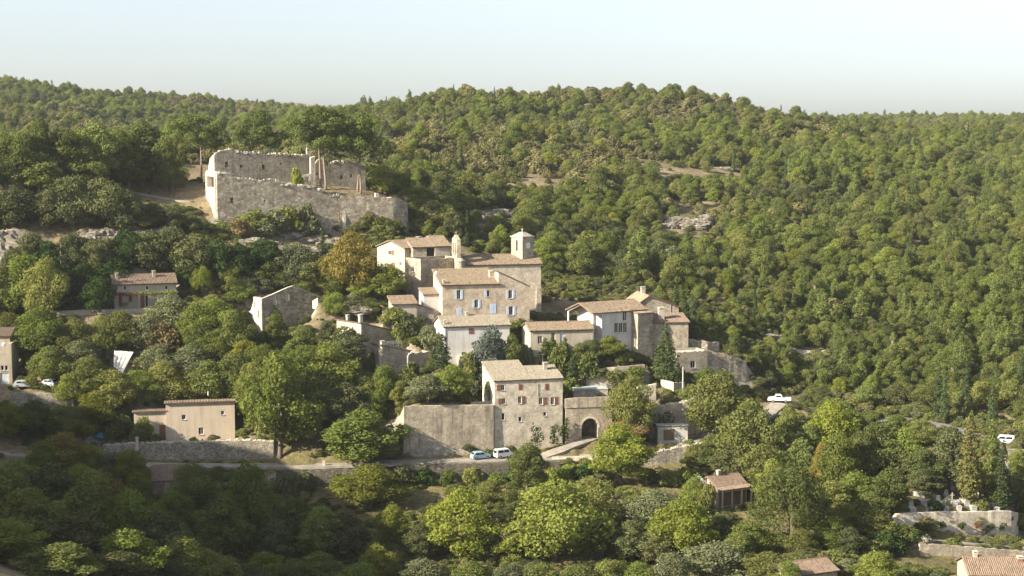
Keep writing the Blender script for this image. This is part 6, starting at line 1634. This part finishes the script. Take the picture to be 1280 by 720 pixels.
# a source plant of each kind the forest repeats, standing among the others in view
for q_ in range(3): T('bush', 1004 + 13 * q_, 470 - 3 * q_, 478, 16, 'green bush on the bank above the parked white pickup', None, 'bushes above the white pickup', q_)
T('scrub', 700, 214, 222, 9, 'low brown scrub bush beside a bare patch high on the hillside', None, 'brown scrub bushes high on the hillside', 0, 560)
T('scrub', 716, 216, 224, 9, 'low brown scrub bush beside a bare patch high on the hillside', None, 'brown scrub bushes high on the hillside', 1, 560)
SRC = []; IDX = {}
for k in ('oak', 'ash', 'holm', 'scrub', 'pine', 'bush', 'limetree', 'olive', 'cypress'):
    IDX[k] = []
    for (o, w, h) in crowns(k): IDX[k].append((len(SRC), w, h)); SRC.append(o)
def vnoise(x, y, s, seed=0):
    return 0.5 + 0.25 * (math.sin(x * s + 1.7 * seed) * math.cos(y * s * 0.8 - seed) + math.sin((x + y) * s * 0.63 + 2.1 + seed) + 0.6 * math.sin(x * s * 2.1 - y * s * 1.7 + seed * 3))
rg = random.Random(9)
pts = []
# hillside: jittered grid, thinner with distance, only where the slopes can be seen
cand = []
y = 342.0
while y < 1560:
    step = 2.6 + max(0, y - 395) / 1000 * 2.5
    x = -0.44 * y
    while x < 0.44 * y:
        cand.append((x + rg.uniform(-.5, .5) * step, y + rg.uniform(-.5, .5) * step, step)); x += step
    y += step * 0.95
cand.sort(key=lambda c: c[1])
zz = zt([c[0] for c in cand], [c[1] for c in cand])
skyl = {}
for (x, y, step), z in zip(cand, zz):
    pxg, pyg = proj((x, y, z))
    if pxg < -190 or pxg > 1470: continue
    col = int(pxg // 10)
    lim = min(skyl.get(col, 999), skyl.get(col - 1, 999), skyl.get(col + 1, 999))
    skyl[col] = min(skyl.get(col, 999), pyg)
    if pyg - 9 * FPX / y > lim + 18: continue
    if y < 395 and pxg < 870: continue
    if y < 445 and x < 20 and (x > -135 * y / 400 * 0.97 and pyg > 205 and pxg < 520): continue
    if blocked(x, y): continue
    if y < 450 and any(math.hypot(x - a, y - b) < 0.26 * w for a, b, w in TREES[-190:]): continue
    nz = vnoise(x, y, 0.030, 1); n2 = vnoise(x, y, 0.085, 4); n3 = vnoise(x, y, 0.05, 7)
    upper = (230 - pyg) / 90 + (700 - pxg) / 420          # browner scrub towards the upper left of the hill
    if pxg < 430 and y > 500: upper = 0.2
    if n2 > 0.76 and rg.random() < (0.65 if upper > 0 else 0.35): continue     # small bare gaps
    behind = 225 < pxg < 490 and y < 660
    r = rg.random()
    ps = min(0.9, max(0.08, 0.38 + 0.44 * upper + (nz - 0.5) * 1.8))
    if r < ps: k = 'scrub'
    else: k = rg.choices(['oak', 'ash', 'holm', 'pine', 'limetree', 'bush', 'olive', 'cypress'], [2.0 + 5 * nz, 9 * max(0.06, n3 - 0.42), 6 * max(0.05, 0.52 - n3), 6 * n3 if (pxg > 930 and pyg > 225) else 0.35, 4 * max(0.05, n2 - 0.55), 3, 0.7, 0.1])[0]
    if behind: k = rg.choice(['scrub', 'bush', 'scrub', 'olive'])
    i, w0, h0 = rg.choice(IDX[k])
    big = rg.lognormvariate(0.0, 0.42) * (0.75 + 0.55 * vnoise(x, y, 0.06, 9))
    w = min(8.5, (2.6 if k in ('scrub', 'bush', 'olive') else 4.0) * big * (1 + max(0, y - 500) / 2600))
    if k == 'pine': w *= 0.9
    if k == 'cypress': w = 1.7
    if y < 395: w = min(w, 3.6 if k in ('scrub', 'bush', 'olive') else 4.5)
    s = w / w0; zs = rg.uniform(0.75, 1.2) * (1.0 if k not in ('ash', 'limetree') else 0.8)
    pyt = proj((x, y, z + s * h0 * zs))[1]; hw = w / 2 * FPX / y * 0.7
    if any(pxg + hw > a and pxg - hw < c and pyt < d_ - 1 and pyg > b for a, b, c, d_ in CLEAR_PX) and rg.random() < 0.9: continue
    if y < 395 and hides(x, y, z, w, s * h0 * zs): continue
    pts.append((x, y, z - 0.2, s, rg.uniform(0, 6.28), i, zs))
print('forest', len(pts))
scatter_object('hillside_forest', pts, 'dense green and brown scrub and oak wood covering the hills behind the village', SRC)

# undergrowth over the village slopes and the valley
pts = []
ug = []
yy = 206.0
while yy < 412:
    xx = -0.37 * yy - 4
    while xx < 0.37 * yy + 4:
        ug.append((xx + rg.uniform(-.8, .8), yy + rg.uniform(-.8, .8))); xx += 1.75
    yy += 1.75
zz = zt([c[0] for c in ug], [c[1] for c in ug])
for (x, y), z in zip(ug, zz):
    if blocked(x, y): continue
    n = vnoise(x, y, 0.16, 2)
    if n < 0.30 or rg.random() < 0.12: continue
    h = rg.uniform(0.5, 1.7) * (0.6 + n)
    if hides(x, y, z, 1.5, h * 0.9, 1.5): 
        if rg.random() < 0.85: continue
        h *= 0.4
    k = rg.choices(['bush', 'scrub', 'olive', 'holm'], [5, 2.2, 0.8, 2])[0]
    i, w0, h0 = rg.choice(IDX[k])
    w = h * rg.uniform(1.3, 2.2)
    pts.append((x, y, z - 0.1, w / w0, rg.uniform(0, 6.28), i, (h / h0) / (w / w0)))
print('undergrowth', len(pts))
scatter_object('slope_undergrowth', pts, 'tangled low bushes and brambles covering the slopes between the houses', SRC)
# ------------------------------------------------------------------ ivy and flowering climbers on walls
def climber(name, label, px, py, D, wpx, hpx, mat, n, seed, dy=-0.25, depth=0.35):
    p = W(px, py, D); s = D / FPX
    root = empty(name, p); tag(root, label, 'plant', 'shrubs on the cemetery wall' if name == 'wall_shrub' else None)
    rgn = np.random.default_rng(seed)
    lob = [(rgn.uniform(-.5, .5) * wpx * s, dy, rgn.uniform(0, 1) * hpx * s * (0.95), 0.22 * wpx * s + .1, depth, 0.18 * hpx * s + .1) for _ in range(10)]
    leaf_object('leaves', lob, n, 0.32, mat, seed, root)
    B = MB(); B.tube([(0, dy + 0.2, -0.6), (0.1, dy + .1, hpx * s * 0.5), (-0.1, dy + .1, hpx * s * 0.9)], [0.07, 0.05, 0.02], 5); B.build('stem', M['bark'], root)
climber('ivy_plant', 'ivy clump climbing the middle of the red-shuttered house wall', 672, 556, 301.6, 14, 22, 'ivy', 420, 1)
climber('ivy_plant', 'narrow ivy climbing near the right edge of the red-shuttered house', 693, 552, 303.0, 10, 24, 'ivy', 380, 2)
climber('ivy_plant', 'ivy in the dark corner between the tall house and the archway', 706, 549, 304.4, 9, 24, 'ivy', 380, 3)
climber('vine_plant', 'bright vine on the sunlit gable of the red-shuttered house', 611, 505, 304.5, 9, 30, 'vine', 420, 4)
climber('ivy_plant', 'dark ivy hanging inside the castle keep', 308, 222, 397, 12, 16, 'ivy', 320, 5)
climber('flowering_climber', 'climber covered in white blossom at the cottage corner', 866, 612, 277, 18, 22, 'vine', 420, 6)
climber('flowering_climber', 'white blossom hanging from the cottage roof corner', 872, 616, 275.5, 14, 20, 'flower', 150, 7)
climber('ivy_plant', 'ivy patch on the ruined house between two windows', 345, 404, 344.5, 14, 22, 'ivy', 350, 8)
climber('ivy_plant', 'ivy spilling over the terrace wall under the utility pole', 830, 545, 307.8, 18, 30, 'ivy', 420, 9)
for i, (px, py) in enumerate(((1163, 662), (1176, 658), (1202, 660), (1222, 658), (1238, 660), (1254, 660))):
    climber('wall_shrub', 'small %s shrub rooted in the face of the cemetery wall' % ('green' if i % 3 else 'reddish'), px, py, 262.8 + (px - 1121) / 143 * 7.4, 7, 6, 'ivy' if i % 3 else 'redvine', 130, 20 + i)
# ------------------------------------------------------------------ rocks
from mathutils import noise as mnoise
def rock(name, label, px, py, D, sx, sy, sz, seed, mat='cliffrock', kind=None, sink=0.35, group=None):
    p = W(px, py, D)
    n, m_ = 44, 26
    vs = []; fs = []
    for j in range(m_ + 1):
        ph = math.pi * j / m_
        for i in range(n):
            th = 2 * math.pi * i / n
            d = Vector((math.sin(ph) * math.cos(th), math.sin(ph) * math.sin(th), math.cos(ph)))
            q = d * 1.6 + Vector((seed * 3.1, 0, 0))
            r = 0.92 + 0.30 * mnoise.noise(q) + 0.34 * (0.5 - abs(mnoise.noise(q * 2.3))) + 0.26 * (0.4 - abs(mnoise.noise(q * 5.1))) + 0.10 * mnoise.noise(q * 11)
            # blocky
            mx = max(abs(d.x), abs(d.y), abs(d.z)); r *= 0.72 + 0.28 / mx * 0.85
            vs.append((d.x * r * sx, d.y * r * sy, d.z * r * sz + sz * (1 - 2 * sink) * 0.6))
    for j in range(m_):
        for i in range(n):
            fs.append((j * n + i, j * n + (i + 1) % n, (j + 1) * n + (i + 1) % n, (j + 1) * n + i))
    me = bpy.data.meshes.new(name); me.from_pydata(vs, [], fs); me.materials.append(M[mat]); me.update()
    o = bpy.data.objects.new(name, me); COL.objects.link(o); o.location = p
    if kind: tag(o, kind=kind)
    else: tag(o, label, 'rock', group)
    return o
M['cliffrock'] = stone_mat('weathered limestone rock', (0.20, 0.18, 0.15), (0.36, 0.325, 0.27), (0.10, 0.09, 0.075), 0.9, 1.0, 0.6, 0.7, (0.09, 0.085, 0.07), 0.6)
for i, (px, py, D, sx, sy, sz) in enumerate([(8, 318, 350, 6.5, 3.5, 6.0), (105, 303, 355, 4, 3, 2.6), (150, 304, 356, 4, 3, 2.6), (128, 298, 357, 6, 3, 3.0), (175, 300, 357, 4, 3, 3.0), (205, 300, 360, 5, 3, 3.5), (262, 285, 377, 5, 4, 2.6), (300, 292, 380, 6, 4, 2.2), (345, 296, 383, 6, 4, 2.4), (385, 300, 385, 6, 4, 2.2), (420, 305, 384, 5, 3, 2.0), (320, 312, 366, 7, 3, 3.2), (370, 318, 366, 7, 3, 3.0), (275, 318, 362, 6, 3, 3.0), (450, 386, 343, 3, 2, 1.4)]):
    rock('cliff', None, px, py + 3, D, sx, sy, sz * 0.8, i + 1, kind='structure')
for i, (px, py, D, sx, sz) in enumerate([(845, 280, 480, 4.5, 2.0), (868, 284, 478, 5.0, 2.2), (835, 286, 476, 3, 1.6), (880, 276, 484, 3, 1.5), (850, 216, 585, 6, 1.3), (905, 213, 592, 6, 1.3), (880, 218, 582, 5, 1.1), (892, 376, 402, 3.2, 2.4), (886, 388, 398, 2.4, 1.5), (905, 372, 404, 2.2, 1.6), (660, 222, 550, 3.5, 1.3), (690, 228, 545, 3.5, 1.2), (735, 133, 770, 3, 1.2), (610, 272, 440, 3.5, 1.6), (628, 268, 445, 3.0, 1.4), (596, 276, 436, 2.5, 1.4), (930, 430, 366, 2.4, 1.2), (965, 425, 372, 2.8, 1.2), (805, 240, 540, 2.5, 1.2), (985, 440, 364, 2.0, 1.0)]):
    rock('rock_outcrop', 'bare pale limestone outcrop showing through the hillside scrub', px, py, D, sx, sx * 0.6, sz, 40 + i, sink=0.4, group='limestone outcrops on the hillside')
rock('boulder', 'large pale boulder at the foot of the cemetery path', 1150, 686, 254, 1.9, 1.6, 1.9, 70)
rock('boulder', 'rounded boulder on the bank below the feathery tree', 1040, 693, 250, 1.7, 1.4, 1.2, 71)
rock('boulder', 'long low rock under the bank bushes', 1052, 668, 262, 2.6, 1.3, 0.9, 72)

# ------------------------------------------------------------------ cars
M['tyre'] = plain_mat('tyre rubber', (0.02, 0.02, 0.02), 0.9)
M['headlamp'] = plain_mat('lamp glass', (0.6, 0.6, 0.6), 0.15)
M['taillamp'] = plain_mat('red lamp', (0.3, 0.02, 0.02), 0.25)
def paint(name, col):
    m_, nt, N, L, P = newmat(name)
    P.inputs['Base Color'].default_value = (*col, 1); P.inputs['Roughness'].default_value = 0.3; P.inputs['Coat Weight'].default_value = 0.4
    return m_
M['blue_paint'] = paint('pale blue car paint', (0.30, 0.42, 0.52)); M['white_paint'] = paint('white car paint', (0.78, 0.78, 0.76)); M['silver_paint'] = paint('silver car paint', (0.46, 0.50, 0.54))
def car(name, label, px, py, D, rz, mat, kind='hatch', L_=4.0):
    p = W(px, py, D); z = zt1(p.x, p.y) + 0.15
    best = 9.0
    for nm_, hw_, P3_ in ROADS:
        for a_, b_ in zip(P3_, P3_[1:]):
            d_ = b_.xy - a_.xy; t_ = max(0, min(1, (p.xy - a_.xy).dot(d_) / d_.length_squared)); q_ = a_.lerp(b_, t_)
            if (q_.xy - p.xy).length < min(best, hw_ + 2): best = (q_.xy - p.xy).length; z = q_.z + 0.1
    root = empty(name, (p.x, p.y, z), R(rz)); tag(root, label, 'van' if kind == 'van' else 'pickup' if kind == 'pickup' else 'car')
    if kind == 'van':
        body = [(-2.0, .35), (-2.02, .95), (-1.95, 1.75), (-1.6, 1.86), (0.7, 1.86), (1.25, 1.12), (1.9, .95), (2.02, .6), (2.0, .35)]
        glass = [(-1.7, 1.2, -0.5, 1.68), (-0.4, 1.2, 0.72, 1.68)]
    elif kind == 'pickup':
        body = [(-2.3, .45), (-2.32, 1.05), (-0.55, 1.05), (-0.5, 1.6), (-0.3, 1.72), (0.7, 1.72), (1.25, 1.12), (2.2, 1.0), (2.3, .5), (2.28, .42)]
        glass = [(-0.35, 1.15, 0.65, 1.58)]
    else:
        body = [(-1.95, .3), (-2.0, .75), (-1.85, .98), (-1.45, 1.42), (-1.1, 1.5), (0.2, 1.5), (0.55, 1.42), (1.05, 1.0), (1.85, .86), (2.0, .6), (1.96, .3)]
        glass = [(-1.35, 1.02, -0.45, 1.36), (-0.38, 1.02, 0.5, 1.36)]
    sc = L_ / 4.0
    B = MB(); n = len(body)
    def sec(y, f):      # narrower towards the roof
        return [(x * sc, y * (1 - 0.16 * max(0, (zz - 0.95) / 0.9)), zz) for x, zz in body]
    ys = (-0.82, -0.78, 0.78, 0.82)
    rings = []
    for k, y in enumerate(ys):
        s_ = sec(y, 1)
        if k in (0, 3): s_ = [(x * 0.985, yy, 0.32 + (zz - 0.32) * 0.97) for x, yy, zz in s_]
        rings.append(len(B.v)); B.v += s_
    for k in range(3):
        for i in range(n):
            j = (i + 1) % n
            B.f.append((rings[k] + i, rings[k] + j, rings[k + 1] + j, rings[k + 1] + i)); B.c.append(None)
    B.f.append(tuple(rings[0] + i for i in range(n))); B.f.append(tuple(rings[3] + i for i in reversed(range(n)))); B.c += [None, None]
    bd = B.build('body', M[mat], root)
    for s_ in (-1, 1):
        for g in glass:
            B = MB(); f0 = 1 - 0.16 * (g[1] - 0.95) / 0.9; f1 = 1 - 0.16 * (g[3] - 0.95) / 0.9
            x0, x1 = g[0] * sc, g[2] * sc
            B.quad((x0, s_ * 0.832 * f0, g[1]), (x1 + 0.12, s_ * 0.832 * f0, g[1]), (x1 - 0.12, s_ * 0.836 * f1, g[3]), (x0 + 0.06, s_ * 0.836 * f1, g[3])); B.build('window', M['glass'], root)
    # windscreen and rear window lie on the sloping body edges
    fi = [i for i in range(n - 1) if body[i][1] > 1.3 and body[i + 1][1] < 1.2 and body[i + 1][0] > body[i][0]]
    ri = [i for i in range(n - 1) if body[i][1] < 1.1 and body[i + 1][1] > 1.3]
    for i in fi[:1] + ri[:1]:
        (xa, za), (xb, zb_) = body[i], body[i + 1]
        nv = Vector((zb_ - za, 0, -(xb - xa))).normalized()
        if nv.z < 0: nv = -nv
        B = MB(); q = []
        for f, yy in ((0.12, -0.62), (0.12, 0.62), (0.9, 0.66), (0.9, -0.66)): q.append(Vector(((xa + (xb - xa) * f) * sc, yy, za + (zb_ - za) * f)) + nv * 0.012)
        B.quad(*q); B.build('windscreen', M['glass'], root)
    for sx in (-1.22, 1.25):
        for sy in (-0.76, 0.76):
            B = MB(); pr = [(0.30, -0.1), (0.32, -0.08), (0.32, 0.08), (0.30, 0.1)]
            cx, cz = sx * sc, 0.32
            for (r0, y0), (r1, y1) in zip(pr, pr[1:]):
                for k in range(14):
                    a0, a1 = 6.2832 * k / 14, 6.2832 * (k + 1) / 14
                    B.quad((cx + r0 * math.cos(a0), sy + y0, cz + r0 * math.sin(a0)), (cx + r0 * math.cos(a1), sy + y0, cz + r0 * math.sin(a1)), (cx + r1 * math.cos(a1), sy + y1, cz + r1 * math.sin(a1)), (cx + r1 * math.cos(a0), sy + y1, cz + r1 * math.sin(a0)))
            for y_ in (-0.1, 0.1):
                B.v += [(cx + .3 * math.cos(6.2832 * k / 14), sy + y_, cz + .3 * math.sin(6.2832 * k / 14)) for k in range(14)]
                B.f.append(tuple(range(len(B.v) - 14, len(B.v)))); B.c.append(None)
            wh = B.build('wheel', M['tyre'], root)
            B = MB(); yo = 0.105 if sy > 0 else -0.105
            B.v += [(cx + .19 * math.cos(6.2832 * k / 12), sy + yo, cz + .19 * math.sin(6.2832 * k / 12)) for k in range(12)]
            B.f.append(tuple(range(12))); B.c.append(None); B.build('rim', M['metal'], wh)
    xf = max(b[0] for b in body) * sc; xr = min(b[0] for b in body) * sc
    for sy in (-0.62, 0.62):
        B = MB(); B.box(xf - 0.14, xf + 0.01, sy - 0.14, sy + 0.14, 0.62, 0.78); B.build('headlight', M['headlamp'], root)
        B = MB(); B.box(xr - 0.012, xr + 0.1, sy - 0.12, sy + 0.12, 0.72, 0.95); B.build('tail_light', M['taillamp'], root)
    return root
car('hatchback_car', 'pale blue hatchback parked under the streaked wall', 600.5, 575, 295.8, 24, 'blue_paint', 'hatch', 3.9)
car('panel_van', 'small white van parked behind the blue hatchback', 630, 573, 297.2, 30, 'white_paint', 'van', 4.0)
car('estate_car', 'silver car parked beside the cream house', 31, 489, 309.5, 10, 'silver_paint', 'hatch', 4.4)
car('compact_car', 'partly hidden grey car next to the silver car', 61, 491, 309.5, 160, 'silver_paint', 'hatch', 3.8)
car('pickup_truck', 'white pickup parked on the hillside road', 974, 502, 331, 172, 'white_paint', 'pickup', 4.4)
car('delivery_van', 'white van on the far road near the tall cypresses', 1254, 556, 302.5, 158, 'white_paint', 'van', 4.3)

# ------------------------------------------------------------------ poles, posts
def pole(label, px, top, foot, D, r=0.11, arm=True, mat='concrete'):
    a = W(px, foot, D); h = W(px, top, D).z - a.z
    root = empty('utility_pole', a); tag(root, label, 'pole')
    B = MB(); B.tube([(0, 0, -1), (0, 0, h)], [r * 1.3, r * 0.8], 8); B.build('shaft', M[mat], root)
    if arm:
        B = MB(); B.box(-0.6, 0.6, -0.05, 0.05, h - 0.4, h - 0.28); B.build('crossarm', M['metal'], root)
        for k in (-0.5, 0.0, 0.5):
            B = MB(); B.lathe(k, 0, [(0.05, h - 0.28), (0.06, h - 0.2), (0.03, h - 0.1)], 6); B.build('insulator', M['whitepaint'], root)
pole('pale utility pole standing by the low sunlit wall', 853.5, 459, 496, 314, 0.16, False)
pole('wooden utility pole at the bottom of the valley', 825, 704, 742, 243, 0.12, True, 'wood')
def stone_post(label, px, top, foot, D):
    a = W(px, foot, D); h = W(px, top, D).z - a.z
    root = empty('gate_post', a); tag(root, label, 'post')
    B = MB(); B.box(-0.25, 0.25, -0.25, 0.25, -1, h); B.build('shaft', M['slab'], root)
    B = MB(); B.box(-0.32, 0.32, -0.32, 0.32, h, h + 0.12); B.build('cap', M['slab'], root)
stone_post('pale stone gate post above the overgrown wall', 405, 577, 586, 291.5)
stone_post('white post in front of the dry stone wall', 171.5, 547, 557, 297)
# garden things on the terraces
M['bluebin'] = plain_mat('blue tarpaulin', (0.05, 0.22, 0.36), 0.6)
p = W(126, 548, 300.5)
root = empty('tarpaulin', p); tag(root, 'blue tarpaulin heap beside the small olive tree', 'tarpaulin')
B = MB()
for i in range(8):
    for j in range(6):
        f = lambda a, b: ((a - 4) * 0.42, (b - 3) * 0.3, 1.3 * math.exp(-((a - 4) / 3.2) ** 2 - ((b - 3) / 2.4) ** 2) + 0.1 * math.sin(a * 2.3 + b * 1.7))
        B.quad(f(i, j), f(i + 1, j), f(i + 1, j + 1), f(i, j + 1))
B.build('sheet', M['bluebin'], root, True)
# small shed against the terrace wall
fr = Frame(822, 551, 305, 4)
root = empty('lean_to_shed', fr.O, fr.a); tag(root, 'grey flat-roofed store with plank doors against the terrace wall', 'shed')
B = MB(); panel(B, (0, 0, 0), (1, 0, 0), (0, 1, 0), [(0, 2.8), (6.2, 3.0)], 2.4, [(1.2, 3.4, 0.02, 2.3, 0.3)], -1.5); B.build('wall', M['concrete'], root)
for k in range(2):
    B = MB()
    for j in range(5): B.box(1.22 + k * 1.1 + j * 0.215, 1.22 + k * 1.1 + j * 0.215 + 0.2, 0.16 + 0.01 * (j % 2), 0.24, 0.03, 2.28)
    dr = B.build('door', M['wood'], root)
    B = MB(); B.box(2.2 + k * 0.12, 2.26 + k * 0.12, 0.08, 0.16, 1.0, 1.14); B.build('handle', M['metal'], dr)
B = MB(); B.box(-0.15, 6.35, -0.2, 2.5, 3.02, 3.16); B.build('roof', M['concrete'], root)

# ------------------------------------------------------------------ tombs in the cemetery
rg = random.Random(21)
spots = [(1140, 640), (1152, 630), (1160, 638), (1166, 622), (1174, 634), (1182, 640), (1184, 624), (1192, 632), (1198, 640), (1206, 630), (1215, 641), (1222, 632), (1232, 641), (1236, 628), (1244, 640), (1147, 620), (1160, 612), (1172, 610), (1190, 612), (1225, 618)]
for i, (px, py) in enumerate(spots):
    x, y = ground_hit(px, py, 262, 300)
    z = zt1(x, y)
    root = empty('tomb', (x, y, z), R(rg.uniform(-6, 10)))
    s = rg.uniform(0.8, 1.1)
    B = MB(); B.box(-0.5 * s, 0.5 * s, -1.0 * s, 1.0 * s, -0.6, 0.45); B.build('base', M['tomb'], root)
    B = MB(); B.box(-0.56 * s, 0.56 * s, -1.06 * s, 1.06 * s, 0.452, 0.58); B.build('slab', M['slab'] if i % 3 == 0 else M['tomb'], root)
    if i % 2:
        B = MB(); B.box(-0.08, 0.08, 0.75 * s, 0.9 * s, 0.582, 1.9); B.box(-0.4, 0.4, 0.77 * s, 0.88 * s, 1.35, 1.5); B.build('cross', M['tomb'], root)
        tag(root, 'grey tomb with an upright stone cross in the walled cemetery', 'tomb', 'tombs with crosses')
    else:
        B = MB(); B.hexa([(-0.45, 0.75 * s, 0.582), (0.45, 0.75 * s, 0.582), (0.45, 0.95 * s, 0.582), (-0.45, 0.95 * s, 0.582), (-0.3, 0.77 * s, 1.5), (0.3, 0.77 * s, 1.5), (0.3, 0.93 * s, 1.5), (-0.3, 0.93 * s, 1.5)]); B.build('headstone', M['tomb'], root)
        tag(root, 'grey tomb with a tapered headstone in the walled cemetery', 'tomb', 'tombs with headstones')
fr = Frame(1217, 612, 281, -8)
root = empty('tomb_chapel', fr.O, fr.a); tag(root, 'pale arcaded tomb monument between the cypresses', 'monument')
for k in range(5):
    B = MB(); B.box(k * 1.1, k * 1.1 + 0.25, 0, 0.3, -1, 1.9); B.build('column', M['slab'], root)
B = MB(); B.hexa([(-0.2, -0.1, 1.902), (4.9, -0.1, 1.902), (4.9, 0.7, 1.902), (-0.2, 0.7, 1.902), (-0.1, 0, 2.6), (4.8, 0, 2.1), (4.8, 0.6, 2.1), (-0.1, 0.6, 2.6)]); B.build('roof', M['slab'], root)
B = MB(); B.box(-0.1, 4.8, 0.4, 0.6, -1, 1.9); B.build('back_wall', M['tomb'], root)

# ------------------------------------------------------------------ air
m_ = bpy.data.materials.new('evening haze'); m_.use_nodes = True
nt = m_.node_tree; nt.nodes.remove(nt.nodes['Principled BSDF'])
pv = nt.nodes.new('ShaderNodeVolumePrincipled')
pv.inputs['Color'].default_value = (0.86, 0.92, 1.0, 1); pv.inputs['Density'].default_value = HAZE; pv.inputs['Anisotropy'].default_value = 0.2
nt.links.new(pv.outputs[0], nt.nodes['Material Output'].inputs['Volume'])
B = MB(); B.box(-940, 940, -120, 2260, float(GZ.min()) - 3, float(GZ.max()) + 25)
if HAZE > 0: tag(B.build('haze', m_), kind='stuff')
